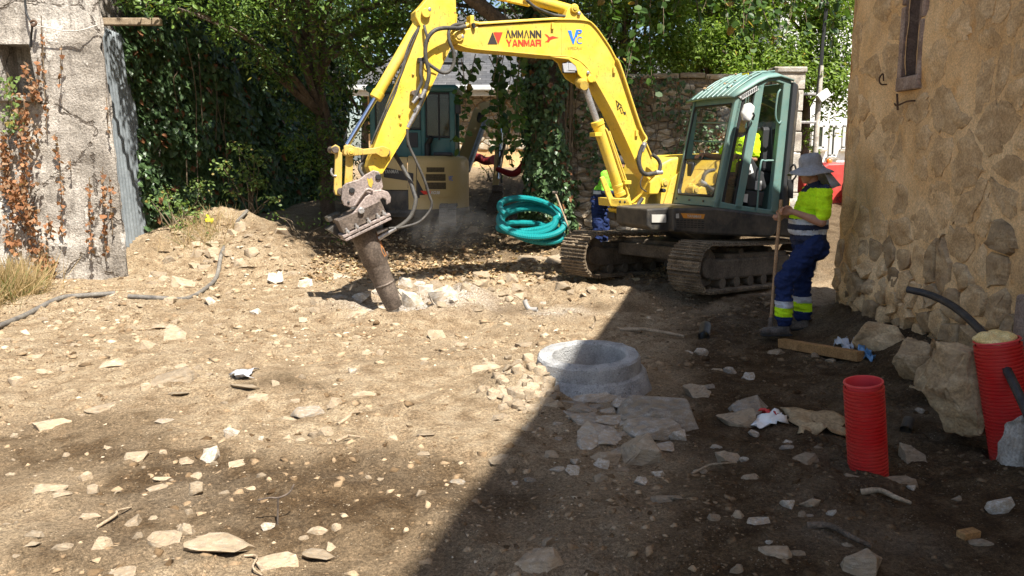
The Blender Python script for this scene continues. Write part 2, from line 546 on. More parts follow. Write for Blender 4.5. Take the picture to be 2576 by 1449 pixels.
def make_render():
    """old cement render of the left wall: stains, cracks, flaked patches"""
    t = NT("old_cement_render"); co = t.coord()
    big = t.noise(co, 0.9, 6, 0.65)
    col = t.ramp(big, [(0.34, (0.20, 0.175, 0.145)), (0.5, (0.33, 0.295, 0.25)), (0.66, (0.47, 0.43, 0.375))])
    streak = t.noise(t.mapping(co, (5, 5, 0.7)), 1.6, 5, 0.65)
    col = t.mix(t.mr(streak, 0.52, 0.66, 0, 0.65), col, (0.15, 0.13, 0.11))
    flake = t.mr(t.noise(t.mapping(co, (1.0, 1, 0.55)), 2.3, 4, 0.6), 0.60, 0.63, 0, 0.65)
    col = t.mix(flake, col, (0.55, 0.51, 0.45))
    ed = t.voro(co, 0.62, 'DISTANCE_TO_EDGE')
    wob = t.math('ADD', ed, t.math('MULTIPLY', t.math('SUBTRACT', t.noise(co, 7, 4, 0.6), 0.5), 0.11))
    crack = t.mr(t.math('ABSOLUTE', wob), 0.0, 0.012, 1, 0)
    col = t.mix(t.math('MULTIPLY', crack, 0.8), col, (0.09, 0.07, 0.055))
    fine = t.noise(co, 42, 5, 0.7)
    col = t.mix(1.0, col, t.mr(fine, 0.36, 0.64, 0.62, 1.34), 'MULTIPLY')
    pock = t.mr(t.voro(co, 19, 'F1'), 0.05, 0.16, 0.55, 1.0)
    col = t.mix(1.0, col, pock, 'MULTIPLY')
    h = t.math('SUBTRACT', t.math('ADD', fine, t.math('MULTIPLY', flake, 0.8)), t.math('MULTIPLY', crack, 1.3))
    n1 = t.bump(h, 0.7, 0.03); n2 = t.bump(big, 0.6, 0.15, n1)
    t.pbsdf(col, 0.94, 0.0, n2, 0.12)
    return t.m
M['render'] = make_render()
M['concrete'] = None
def make_concrete():
    t = NT("precast_concrete"); co = t.coord()
    f = t.noise(co, 5, 5, 0.6)
    col = t.ramp(f, [(0.36, (0.30, 0.298, 0.29)), (0.5, (0.40, 0.397, 0.388)), (0.64, (0.48, 0.477, 0.465))])
    pit = t.mr(t.voro(co, 44, 'F1'), 0.14, 0.24, 0, 1)
    pm = t.mr(t.noise(co, 14, 2, 0.5), 0.40, 0.52)
    pf = t.math('SUBTRACT', 1.0, t.math('MULTIPLY', t.math('SUBTRACT', 1.0, pit), pm))
    col = t.mix(1.0, col, t.mr(pf, 0, 1, 0.66, 1.0), 'MULTIPLY')
    col = t.mix(1.0, col, t.mr(t.noise(co, 95, 3, 0.7), 0.37, 0.63, 0.82, 1.14), 'MULTIPLY')
    n = t.bump(t.math('ADD', pf, t.math('MULTIPLY', t.noise(co, 60, 4, 0.7), 1.2)), 1.0, 0.02)
    t.pbsdf(col, 0.9, 0, n, 0.2); return t.m
M['concrete'] = make_concrete()
def make_slate():
    t = NT("roof_slate"); co = t.coord("UV")
    br = t.n("ShaderNodeTexBrick"); t.l(co, br.inputs[0])
    br.offset = 0.5
    br.inputs["Scale"].default_value = 1.0; br.inputs["Brick Width"].default_value = 0.26; br.inputs["Row Height"].default_value = 0.13
    br.inputs["Mortar Size"].default_value = 0.008; br.inputs["Color1"].default_value = (0.04, 0.042, 0.046, 1)
    br.inputs["Color2"].default_value = (0.085, 0.085, 0.09, 1); br.inputs["Mortar"].default_value = (0.03, 0.03, 0.033, 1)
    ob = t.coord()
    col = t.mix(t.mr(t.noise(ob, 1.2, 4, 0.6), 0.45, 0.7, 0, 0.5), br.outputs[0], (0.12, 0.112, 0.10))
    lich = t.mr(t.voro(ob, 4.5, 'F1'), 0.05, 0.11, 0.8, 0)
    col = t.mix(lich, col, (0.42, 0.41, 0.36))
    n = t.bump(br.outputs[1], 0.6, -0.02)
    t.pbsdf(col, 0.75, 0, n, 0.3); return t.m
M['slate'] = make_slate()
# machines ----------------------------------------------------------
M['yellow'] = painted("worn_yellow_paint", (0.66, 0.452, 0.038), amount=0.75, chips=.8)
M['yellow_dirty'] = painted("dirty_yellow_paint", (0.48, 0.32, 0.035), amount=1.0, chips=0.9, rough=0.55)
M['beige'] = painted("faded_beige_paint", (0.50, 0.365, 0.155), amount=0.30, chips=0.2)
M['green'] = painted("grey_green_paint", (0.105, 0.205, 0.185), amount=0.45, chips=0.25)
M['teal_dark'] = painted("dark_teal_paint", (0.025, 0.115, 0.110), amount=0.25, chips=0.2)
M['black'] = painted("black_machine_paint", (0.020, 0.019, 0.018), grime=(0.13, 0.10, 0.065), amount=0.55, chips=0.2, rough=0.5)
M['charcoal'] = plain("charcoal_plastic", (0.030, 0.031, 0.033), 0.55)
M['rubber'] = plain("black_rubber", (0.018, 0.018, 0.018), 0.6)
M['hose'] = mottled("dusty_hose_rubber", (0.030, 0.029, 0.028), (0.085, 0.078, 0.066), 9, 0.6, 0.2, 90)
M['track'] = mottled("mud_caked_steel", (0.105, 0.078, 0.050), (0.235, 0.180, 0.118), 7, 0.85, 0.8, 38, rnd=0.12, dist=0.02, fine=0.4)
M['track_rubber'] = mottled("dusty_track_rubber", (0.10, 0.095, 0.085), (0.20, 0.185, 0.16), 6, 0.8, 0.4, 40, rnd=0.15)
M['frame_mud'] = mottled("muddy_undercarriage", (0.060, 0.046, 0.032), (0.15, 0.118, 0.082), 5, 0.85, 0.5, 40)
M['steel_rust'] = mottled("rusty_steel", (0.085, 0.066, 0.052), (0.175, 0.138, 0.110), 5, 0.6, 0.3, 50, metal=0.25, fine=0.3)
M['steel_pink'] = mottled("scuffed_bracket_steel", (0.20, 0.165, 0.145), (0.34, 0.275, 0.245), 5, 0.55, 0.3, 50, metal=0.3, fine=0.3)
M['steel'] = mottled("worn_steel", (0.30, 0.29, 0.28), (0.44, 0.42, 0.40), 8, 0.42, 0.15, 60, metal=0.6)
M['rust_orange'] = mottled("orange_rust", (0.33, 0.12, 0.035), (0.46, 0.20, 0.07), 6, 0.75, 0.3, 50)
M['chrome'] = plain("chrome_rod", (0.62, 0.66, 0.74), 0.16, 1.0)
M['glass'] = glassmat("cab_glass", opac=0.10)
M['glass_clear'] = glassmat("clean_cab_glass", (0.95, 0.97, 0.96), opac=0.03)
M['glass_dirty'] = glassmat("dusty_cab_glass", opac=0.42, dirt=(0.40, 0.37, 0.27))
M['glass_dark'] = glassmat("tinted_glass", (0.35, 0.42, 0.40), opac=0.14)
M['lamp_glass'] = plain("lamp_glass", (0.55, 0.56, 0.58), 0.15, 0.4)
M['white_paint'] = plain("white_paint", (0.74, 0.74, 0.72), 0.55)
M['silver'] = plain("silver_plastic", (0.52, 0.52, 0.50), 0.45)
M['red_txt'] = plain("red_decal", (0.72, 0.045, 0.025), 0.45)
M['black_txt'] = plain("black_decal", (0.035, 0.03, 0.028), 0.5)
M['blue_txt'] = plain("blue_decal", (0.025, 0.17, 0.62), 0.45)
M['orange_txt'] = plain("orange_decal", (0.60, 0.24, 0.03), 0.5)
M['grey_txt'] = plain("pale_grey_decal", (0.45, 0.43, 0.38), 0.5)
M['olive_txt'] = plain("olive_decal", (0.22, 0.17, 0.03), 0.5)
M['beacon'] = plain("orange_beacon", (0.75, 0.16, 0.03), 0.25)
M['red_machine'] = painted("red_machine_paint", (0.52, 0.045, 0.04), amount=0.4, chips=0.1)
# pipes, plastics ---------------------------------------------------
M['red_pipe'] = painted("red_polyethylene", (0.52, 0.012, 0.012), grime=(.20, .06, .045), rust=(.40, .10, .08), amount=0.30, chips=.3, rough=.38)
M['red_pipe_in'] = plain("pale_red_polyethylene", (0.62, 0.05, 0.055), 0.4)
M['teal_pipe'] = plain("teal_hose", (0.008, 0.215, 0.215), 0.42)
M['red_fabric'] = plain("red_plastic_barrier", (0.26, 0.018, 0.018), 0.6)
M['black_pipe'] = mottled("black_polyethylene_pipe", (0.022, 0.021, 0.022), (0.055, 0.050, 0.046), 12, 0.5, 0.15, 70)
M['grey_cable'] = mottled("dusty_grey_pipe", (0.085, 0.078, 0.070), (0.20, 0.18, 0.15), 7, 0.7, 0.2, 60)
M['foam'] = mottled("yellow_foam", (0.60, 0.42, 0.15), (0.74, 0.58, 0.28), 18, 0.85, 0.6, 30)
M['zinc'] = mottled("galvanised_sheet", (0.15, 0.168, 0.178), (0.215, 0.238, 0.25), 3, 0.55, 0.05, 30, metal=0.0, fine=0.10)
M['timber'] = mottled("wet_timber", (0.22, 0.115, 0.04), (0.36, 0.20, 0.08), 9, 0.75, 0.3, 60)
M['wood_grey'] = mottled("weathered_wood", (0.20, 0.145, 0.09), (0.36, 0.28, 0.19), 9, 0.8, 0.4, 60)
M['handle'] = mottled("tool_handle_wood", (0.26, 0.15, 0.075), (0.38, 0.24, 0.13), 9, 0.6, 0.1, 60)
M['cardboard'] = mottled("soggy_cardboard", (0.27, 0.19, 0.10), (0.38, 0.28, 0.16), 4, 0.9, 0.2, 20)
M['poly'] = plain("pale_plastic_film", (0.42, 0.43, 0.45), 0.3)
M['poly_blue'] = plain("blue_plastic", (0.12, 0.25, 0.42), 0.35)
M['pvc_grey'] = plain("grey_pvc", (0.28, 0.26, 0.235), 0.45)
M['iron'] = mottled("rusty_iron", (0.055, 0.030, 0.018), (0.11, 0.06, 0.032), 12, 0.8, 0.3, 60)
M['yellow_plastic'] = plain("bright_yellow_plastic", (0.80, 0.72, 0.02), 0.5)
# people ------------------------------------------------------------
def fabric(name, c, rough=0.9):
    return mottled(name, lighten(c, 0.82), lighten(c, 1.12), 7, rough, 0.8, 11, dist=0.035, spec=0.15, fine=0.08)
M['hivis'] = fabric("hi_vis_yellow_cloth", (0.50, 0.80, 0.015))
M['hivis_green'] = fabric("hi_vis_green_cloth", (0.22, 0.62, 0.05))
M['navy'] = fabric("navy_work_cloth", (0.016, 0.028, 0.088))
M['navy_top'] = fabric("navy_top_cloth", (0.028, 0.034, 0.062))
M['reflect'] = fabric("silver_reflective_tape", (0.48, 0.50, 0.53), 0.5)
M['grey_hat'] = fabric("grey_hat_cloth", (0.30, 0.305, 0.315))
M['cap'] = fabric("blue_grey_cap_cloth", (0.05, 0.075, 0.10))
M['boot'] = mottled("dusty_boot", (0.06, 0.05, 0.045), (0.20, 0.17, 0.14), 8, 0.85, 0.3, 40)
def skin(name, c):
    t = NT(name); co = t.coord()
    g = t.mr(t.noise(co, 18, 4, 0.6), 0.25, 0.75, 0.86, 1.12)
    t.pbsdf(t.mix(1.0, c, g, 'MULTIPLY'), 0.55, 0, None, 0.4); return t.m
M['skin'] = skin("tanned_skin", (0.36, 0.185, 0.112))
M['hair'] = plain("dark_hair", (0.03, 0.025, 0.02), 0.7)
# plants ------------------------------------------------------------
M['bark'] = mottled("bark", (0.075, 0.055, 0.038), (0.17, 0.13, 0.095), 8, 0.9, 0.9, 22, dist=0.04)
M['twig'] = mottled("twig_bark", (0.09, 0.065, 0.04), (0.19, 0.145, 0.095), 14, 0.9, 0.3, 40)
M['leaf_ivy'] = leafmat("ivy_leaf", (0.042, 0.080, 0.032), (0.110, 0.178, 0.066), (0.22, 0.10, 0.045), 0.05, 0.18, 0.38)
M['leaf_laurel'] = leafmat("tree_leaf", (0.038, 0.085, 0.018), (0.175, 0.265, 0.052), (0.26, 0.24, 0.04), 0.02, 0.35, 0.36)
M['leaf_bright'] = leafmat("sunlit_tree_leaf", (0.085, 0.150, 0.022), (0.27, 0.37, 0.07), (0.36, 0.28, 0.06), 0.02, 0.45, 0.45)
M['leaf_big'] = leafmat("broad_leaf", (0.025, 0.060, 0.014), (0.085, 0.150, 0.030), (0.28, 0.19, 0.05), 0.05, 0.40, 0.42)
M['leaf_dead'] = leafmat("dead_ivy_leaf", (0.17, 0.072, 0.030), (0.36, 0.165, 0.072), (0.26, 0.16, 0.09), 0.3, 0.25, 0.7)
M['litter'] = leafmat("leaf_litter", (0.16, 0.095, 0.045), (0.44, 0.29, 0.15), (0.50, 0.38, 0.22), 0.25, 0.15, 0.8)
M['leaf_shrub'] = leafmat("shrub_leaf", (0.075, 0.135, 0.032), (0.24, 0.32, 0.092), (0.33, 0.26, 0.08), 0.06, 0.40, 0.5)
M['dry_grass'] = leafmat("dry_grass", (0.27, 0.18, 0.085), (0.46, 0.34, 0.175), (0.16, 0.19, 0.06), 0.15, 0.3, 0.8)
# ------------------------------------------------------------------ the ground
def axis_coords(lo, hi, dense_lo, dense_hi, step, grow=1.22):
    a = list(np.arange(dense_lo, dense_hi + 1e-6, step))
    s, x = step, dense_hi
    up = []
    while x < hi: s *= grow; x += s; up.append(min(x, hi))
    s, x = step, dense_lo
    dn = []
    while x > lo: s *= grow; x -= s; dn.append(max(x, lo))
    return np.array(dn[::-1] + a + up)
def make_ground():
    xs = axis_coords(-90, 90, -6.6, 4.6, 0.030)
    y1 = np.arange(2.6, 7.5, 0.025)
    y2 = np.arange(7.5, 14.5, 0.045)
    y3, s, y = [], 0.05, 14.5
    while y < 120: y3.append(y); s *= 1.09; y += s
    y0, s, y = [], 0.03, 2.6
    while y > -60: s *= 1.25; y -= s; y0.append(y)
    ys = np.array(y0[::-1] + list(y1) + list(y2) + y3)
    X, Y = np.meshgrid(xs, ys)
    Z = HT(X, Y)
    nx, ny = len(xs), len(ys)
    idx = np.arange(nx * ny).reshape(ny, nx)
    f = np.stack([idx[:-1, :-1], idx[:-1, 1:], idx[1:, 1:], idx[1:, :-1]], -1).reshape(-1, 4)
    damp_and_shade = np.zeros_like(X)
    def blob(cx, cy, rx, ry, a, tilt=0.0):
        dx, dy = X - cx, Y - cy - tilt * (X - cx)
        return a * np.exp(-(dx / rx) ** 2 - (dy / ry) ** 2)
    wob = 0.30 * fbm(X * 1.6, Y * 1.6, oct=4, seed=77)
    damp_and_shade += .58 * (blob(-3.1, 5.35, 1.1, 0.38, 1.0, 0.12) + blob(-1.6, 5.95, 0.5, 0.22, 0.9) + blob(-1.2, 4.28, 1.6, 0.38, 0.9, -0.05) + blob(-0.5, 4.1, 0.8, 0.35, 0.7))
    damp_and_shade += blob(-2.3, 4.75, 1.1, 0.25, 0.35) + blob(-1.0, 3.4, 1.3, 0.30, 0.25)
    damp_and_shade += 1.15 * sstep(0.2, 1.3, X - 0.22 * (Y - 3.2)) * sstep(11.0, 8.6, Y)  # house shadow area: its shade is painted into the soil colour
    damp_and_shade += blob(-1.6, 3.7, 2.2, 1.0, 0.30)
    damp_and_shade += blob(-0.8, 9.0, 1.4, 0.25, 0.45) + blob(0.7, 9.4, 0.9, 0.2, 0.4)
    damp_and_shade = np.clip(damp_and_shade + wob, 0, 1.2)
    white = np.clip(1.25 * np.exp(-((X + 1.15) / 0.75) ** 2 - ((Y - 9.55) / 0.42) ** 2), 0, 0.9)
    white = np.maximum(white, 0.55 * np.exp(-((X - 0.55) / 0.35) ** 2 - ((Y - 9.05) / 0.22) ** 2))
    humus = np.clip(sstep(11.6, 13.2, Y + 0.5 * fbm(X, Y, oct=2, seed=9)), 0, 1) * sstep(-4.6, -3.0, X) * sstep(26, 20, Y)
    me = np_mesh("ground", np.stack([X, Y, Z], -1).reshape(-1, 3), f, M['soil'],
                 {"damp_and_shade": damp_and_shade.ravel(), "white": white.ravel(), "humus": humus.ravel()}, smooth=True)
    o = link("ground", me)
    tag(o, kind="structure")
make_ground()

# ------------------------------------------------------------------ stones: a few angular shapes shared by all
def rock_mesh(name, sx, sy, sz, n, seed, mat, rough=0.0, sub=0):
    rg = random.Random(seed)
    bm = bmesh.new()
    for i in range(n):
        while True:
            p = V((rg.uniform(-1, 1), rg.uniform(-1, 1), rg.uniform(-1, 1)))
            if 0.55 < p.length < 1.12: break
        p = p / max(0.75, p.length ** 0.6)
        # flat bedding faces: push towards top or bottom
        if rg.random() < 0.6: p.z = math.copysign(rg.uniform(0.75, 1.0), p.z)
        bm.verts.new((p.x * sx, p.y * sy, p.z * sz))
    r = bmesh.ops.convex_hull(bm, input=bm.verts)
    bmesh.ops.delete(bm, geom=[v for v in r['geom_interior'] if isinstance(v, bmesh.types.BMVert)], context='VERTS')
    bmesh.ops.dissolve_limit(bm, angle_limit=R(9), verts=bm.verts, edges=bm.edges)
    if sub:
        bmesh.ops.triangulate(bm, faces=bm.faces)
        bmesh.ops.bevel(bm, geom=list(bm.edges) + list(bm.verts), offset=0.06 * min(sx, sy, sz), segments=1, affect='EDGES')
        bmesh.ops.triangulate(bm, faces=bm.faces)
        bmesh.ops.subdivide_edges(bm, edges=bm.edges, cuts=sub, use_grid_fill=True)
        co = np.array([v.co[:] for v in bm.verts]) / max(sx, sy, sz)
        d = fbm(co[:, 0] * 3 + seed, co[:, 1] * 3, co[:, 2] * 3, oct=4, seed=seed)
        bm.normal_update()
        for v, q in zip(bm.verts, d): v.co += v.normal * float(q) * rough * max(sx, sy, sz)
        d2 = np.abs(fbm(co[:, 0] * 8 + seed, co[:, 1] * 8, co[:, 2] * 8, oct=2, seed=seed + 5))
        for v, q in zip(bm.verts, d2): v.co -= v.normal * float(q) * rough * .6 * max(sx, sy, sz)
    cs_ = [v.co.copy() for v in bm.verts]
    k0 = 2 * sx / max(1e-6, max(q.x for q in cs_) - min(q.x for q in cs_)); k1 = 2 * sy / max(1e-6, max(q.y for q in cs_) - min(q.y for q in cs_))
    zx_ = max(abs(q.z) for q in cs_)
    for v in bm.verts:
        tp = 1 - .20 * v.co.z / zx_
        v.co.x *= k0 * tp; v.co.y *= k1 * tp
    me = bpy.data.meshes.new(name)
    bm.to_mesh(me); bm.free()
    me.materials.append(mat)
    if sub:
        for p in me.polygons: p.use_smooth = True
        me.set_sharp_from_angle(angle=R(30) if sub < 3 else R(75))
    return me
ROCKS = {'slab': [], 'chunk': [], 'white': [], 'grey': [], 'sliver': []}
for i in range(6): ROCKS['slab'].append(rock_mesh("slab_stone", 0.5, 0.36, 0.12 + 0.025 * (i % 3), 15, 100 + i, M['stone'], 0.035, 1))
for i in range(7): ROCKS['chunk'].append(rock_mesh("chunk_stone", 0.5, 0.42, 0.30 + 0.03 * (i % 3), 14, 200 + i, M['stone'], 0.05, 1))
for i in range(3): ROCKS['white'].append(rock_mesh("white_stone", 0.5, 0.42, 0.34, 14, 300 + i, M['stone_white'], 0.06, 1))
for i in range(5): ROCKS['grey'].append(rock_mesh("grey_stone", 0.5, 0.40, 0.13 + 0.03 * (i % 3), 13, 400 + i, M['stone_grey'], 0.035, 1))
for i in range(4): ROCKS['sliver'].append(rock_mesh("sliver_stone", 0.5, 0.20, 0.09, 12, 500 + i, M['stone'], 0.03, 1))
HROCK = {k: [max(v.co.z for v in m.vertices) for m in ms] for k, ms in ROCKS.items()}

def place_rock(kind, x, y, size, label, group=None, rz=None, tilt=0.12, sink=0.35, name="stone", k=None, sc=(1, 1, 1), z=None, cat="stone"):
    ms = ROCKS[kind]
    k = random.randrange(len(ms)) if k is None else k % len(ms)
    o = bpy.data.objects.new(name, ms[k]); COL.objects.link(o)
    h = HROCK[kind][k] * size * sc[2]
    r_ = .36 * size
    zz_ = [gz(x + a * r_, y + b_ * r_) for a, b_ in ((0, 0), (1, 0), (-1, 0), (0, -1), (0, 1))]
    o.location = (x, y, .45 * zz_[0] + .55 * min(zz_) + h * (1 - 2 * sink))
    o.scale = (size * sc[0], size * sc[1], size * sc[2])
    o.rotation_euler = (random.uniform(-tilt, tilt), random.uniform(-tilt, tilt), random.uniform(0, 6.28) if rz is None else rz)
    o["_own"] = 1
    del o["_own"]
    return tag(o, label, cat, group)

# ------------------------------------------------------------------ gravel: thousands of chips nobody could count
def chips(name, n, xr, yr, size, mat, seed, dens=None, squash=0.45, lift=0.0):
    rg = np.random.default_rng(seed)
    base = np.array([[1, 0, 0], [-1, 0, 0], [0, 1, 0], [0, -1, 0], [0, 0, 1], [0, 0, -1], [.65, .65, .55], [-.65, .6, .5]])
    tri = np.array([[0, 6, 4], [6, 2, 4], [2, 7, 4], [7, 1, 4], [1, 3, 4], [3, 0, 4], [0, 2, 6], [2, 1, 7], [0, 5, 2], [2, 5, 1], [1, 5, 3], [3, 5, 0]])
    x = rg.uniform(*xr, n * 3); y = rg.uniform(*yr, n * 3)
    if dens is not None:
        keep = rg.random(n * 3) < dens(x, y); x, y = x[keep], y[keep]
    x, y = x[:n], y[:n]; n = len(x)
    s = size[0] * np.exp(rg.exponential(1.0, n) * 0.55); s = np.minimum(s, size[1])
    v = base[None] * (0.7 + 0.6 * rg.random((n, 8, 1)))
    v = v * np.stack([s, s * rg.uniform(0.5, 1.0, n), s * squash * rg.uniform(0.5, 1.3, n)], -1)[:, None]
    a = rg.uniform(0, 6.28, n); c, sn = np.cos(a), np.sin(a)
    vx = v[..., 0] * c[:, None] - v[..., 1] * sn[:, None]; vy = v[..., 0] * sn[:, None] + v[..., 1] * c[:, None]
    t = rg.normal(0, 0.25, n); ct, st = np.cos(t), np.sin(t)
    vz = v[..., 2] * ct[:, None] + vx * st[:, None]; vx2 = vx * ct[:, None] - v[..., 2] * st[:, None]
    z = HT(x, y) + lift - s * .12
    P = np.stack([vx2 + x[:, None], vy + y[:, None], vz + z[:, None]], -1).reshape(-1, 3)
    F = (tri[None] + (np.arange(n) * 8)[:, None, None]).reshape(-1, 3)
    wet_and_shade = sstep(0.2, 1.2, x - 0.22 * (y - 3.2)) * sstep(11.0, 8.6, y)  # house shadow area: shade darkens the chips' own colour here
    lv = np.repeat(rg.random(n) * (1 - .85 * wet_and_shade), 8)
    return np_mesh(name, P, F, mat, {"lv": lv}, smooth=True)
def make_chipmat():
    t = NT("gravel_chips"); co = t.coord()
    col = t.ramp(t.attr("lv"), [(0.0, (0.10, 0.066, 0.036)), (0.15, (0.17, 0.112, 0.062)), (0.5, (0.29, 0.207, 0.123)), (0.88, (0.39, 0.30, 0.195)), (1.0, (0.50, 0.42, 0.31))])
    col = t.mix(1.0, col, t.mr(t.noise(co, 60, 3, 0.6), 0.2, 0.8, 0.75, 1.22), 'MULTIPLY')
    t.pbsdf(col, 0.92, 0, None, 0.2); return t.m
M['chips'] = make_chipmat()
def dens_near(x, y):
    d = sstep(-0.3, 0.45, fbm(x * 0.8 + 5, y * 0.8, oct=2, seed=91)) * 0.8 + 0.15
    return d * np.clip(4.2 / y, 0.3, 1)
def dens_far(x, y):
    d = sstep(-0.25, 0.4, fbm(x * 0.9, y * 0.9 + 8, oct=2, seed=93)) * 0.7 + 0.2
    d = d + 0.6 * np.exp(-((x + 4) / 1.6) ** 2 - ((y - 11.6) / 1.6) ** 2)
    return np.clip(d, 0, 1)
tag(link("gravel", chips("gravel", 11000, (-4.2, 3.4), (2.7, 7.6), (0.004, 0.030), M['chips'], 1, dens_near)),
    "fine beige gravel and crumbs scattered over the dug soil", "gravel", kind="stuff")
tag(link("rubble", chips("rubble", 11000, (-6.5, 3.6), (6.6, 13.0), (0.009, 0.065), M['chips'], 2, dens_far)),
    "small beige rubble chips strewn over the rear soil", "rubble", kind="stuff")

def make_clodmat():
    t = NT("soil_clods"); co = t.coord()
    col = t.ramp(t.attr("lv"), [(0.0, (0.06, 0.036, 0.018)), (0.3, (0.15, 0.098, 0.053)), (0.6, (0.25, 0.172, 0.10)), (1.0, (0.36, 0.265, 0.165))])
    col = t.mix(1.0, col, t.mr(t.noise(co, 80, 3, 0.6), 0.2, 0.8, 0.7, 1.25), 'MULTIPLY')
    t.pbsdf(col, 0.95, 0, t.bump(t.noise(co, 120, 3, .6), .6, .01), 0.1); return t.m
M['clods'] = make_clodmat()
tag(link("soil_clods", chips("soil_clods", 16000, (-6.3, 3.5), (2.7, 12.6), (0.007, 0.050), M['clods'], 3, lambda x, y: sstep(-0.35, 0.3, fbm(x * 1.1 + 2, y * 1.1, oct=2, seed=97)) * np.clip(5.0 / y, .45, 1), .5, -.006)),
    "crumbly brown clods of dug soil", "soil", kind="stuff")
# ------------------------------------------------------------------ masonry helpers
def clip_poly(poly, nx, ny, d):
    out = []
    for i in range(len(poly)):
        a, b = poly[i], poly[(i + 1) % len(poly)]
        da, db = a[0] * nx + a[1] * ny - d, b[0] * nx + b[1] * ny - d
        if da <= 0: out.append(a)
        if (da < 0 < db) or (db < 0 < da):
            t = da / (da - db)
            out.append((a[0] + (b[0] - a[0]) * t, a[1] + (b[1] - a[1]) * t))
    return out
def voronoi(pts, box, asp=1.0):
    P = np.array(pts) * np.array([1, asp])
    cells = []
    for i, p in enumerate(P):
        poly = [(box[0], box[1] * asp), (box[2], box[1] * asp), (box[2], box[3] * asp), (box[0], box[3] * asp)]
        dd = ((P - p) ** 2).sum(1)
        for j in np.argsort(dd)[1:16]:
            q = P[j]; n = q - p
            poly = clip_poly(poly, n[0], n[1], (n[0] * (p[0] + q[0]) + n[1] * (p[1] + q[1])) / 2)
            if len(poly) < 3: break
        cells.append([(a, b / asp) for a, b in poly])
    return cells
def scatter_pts(box, d, seed, tries=6000, asp=1.0):
    rg = random.Random(seed); pts = []
    for _ in range(tries):
        p = (rg.uniform(box[0], box[2]), rg.uniform(box[1], box[3]))
        dd = d(p) if callable(d) else d
        if all((p[0] - q[0]) ** 2 + ((p[1] - q[1]) * asp) ** 2 > dd * dd for q in pts): pts.append(p)
    return pts
def chaikin(poly, it=1, k=.84):
    for _ in range(it):
        out = []
        for i in range(len(poly)):
            a, b = poly[i], poly[(i + 1) % len(poly)]
            out += [(a[0] * k + b[0] * (1 - k), a[1] * k + b[1] * (1 - k)), (a[0] * (1 - k) + b[0] * k, a[1] * (1 - k) + b[1] * k)]
        poly = out
    return poly
def stone_mesh(poly, fmap, depth, joint, seed, mat, back=0.03, wob=0.08, jit=0.22, soft=1, base=None):
    """one wall stone: rounded outline, bulging rough face. fmap(s, z, d) -> 3D point"""
    rg = random.Random(seed)
    cx = sum(p[0] for p in poly) / len(poly); cz = sum(p[1] for p in poly) / len(poly)
    rad = max(0.02, sum(math.hypot(p[0] - cx, p[1] - cz) for p in poly) / len(poly))
    k = max(0.35, 1 - joint / rad)
    pl = chaikin([(cx + (p[0] - cx) * k, cz + (p[1] - cz) * k) for p in poly], soft)
    pl = [(p[0] + rg.uniform(-wob, wob) * rad * 0.5, p[1] + rg.uniform(-wob, wob) * rad * 0.5) for p in pl]
    n = len(pl)
    raw, fs = [], []
    def ring(f, dd, jj):
        for p in pl: raw.append((cx + (p[0] - cx) * f, cz + (p[1] - cz) * f, dd + rg.uniform(-jj, jj) * depth))
    ring(1.0, -back, 0); ring(1.0, depth * 0.45, jit * .5); ring(0.90, depth * 0.88, jit * .5); ring(0.5, depth * 1.0, jit * .3)
    raw.append((cx, cz, depth))
    ra = np.array(raw)
    nz = fbm(ra[:, 0] * 11 + seed, ra[:, 1] * 11, oct=2, seed=seed % 50) * jit * depth
    nz[:n] = 0
    vs = [fmap(a_, b_, c_ + q_) for (a_, b_, c_), q_ in zip(raw, nz + (base(ra[:, 0], ra[:, 1]) if base else 0))]
    for r_ in range(3):
        for i in range(n):
            j = (i + 1) % n
            fs.append((r_ * n + i, r_ * n + j, (r_ + 1) * n + j, (r_ + 1) * n + i))
    for i in range(n): fs.append((3 * n + i, 3 * n + (i + 1) % n, 4 * n))
    me = bpy.data.meshes.new("stone")
    me.from_pydata(vs, [], fs)
    for p in me.polygons: p.use_smooth = True
    me.materials.append(mat); me.update(); me.set_sharp_from_angle(angle=R(48))
    return me

# ------------------------------------------------------------------ stone house on the right
A_ = V((3.36, 8.25, 0)); B_ = V((3.80, -4.0, 0))
wd = (B_ - A_).normalized(); wnrm = V((-wd.y, wd.x, 0)).normalized()
if wnrm.x > 0: wnrm = -wnrm
def hw(s, z, d=0.0): return A_ + wd * s + wnrm * d + V((0, 0, z))
house = thing("stone_house", (5.5, 3.0, 0), "old stone house with ochre mortar joints and shaded side wall", "house")
E_far, E_near = V((3.23, 8.55, 5.02)), V((3.46, -3.32, 13.1))  # roof rake out of view, shaped to give the ground's shadow edge
def rake_z(s):
    y = A_.y + wd.y * s
    return E_far.z + (E_far.y - y) / (E_far.y - E_near.y) * (E_near.z - E_far.z) - 0.25
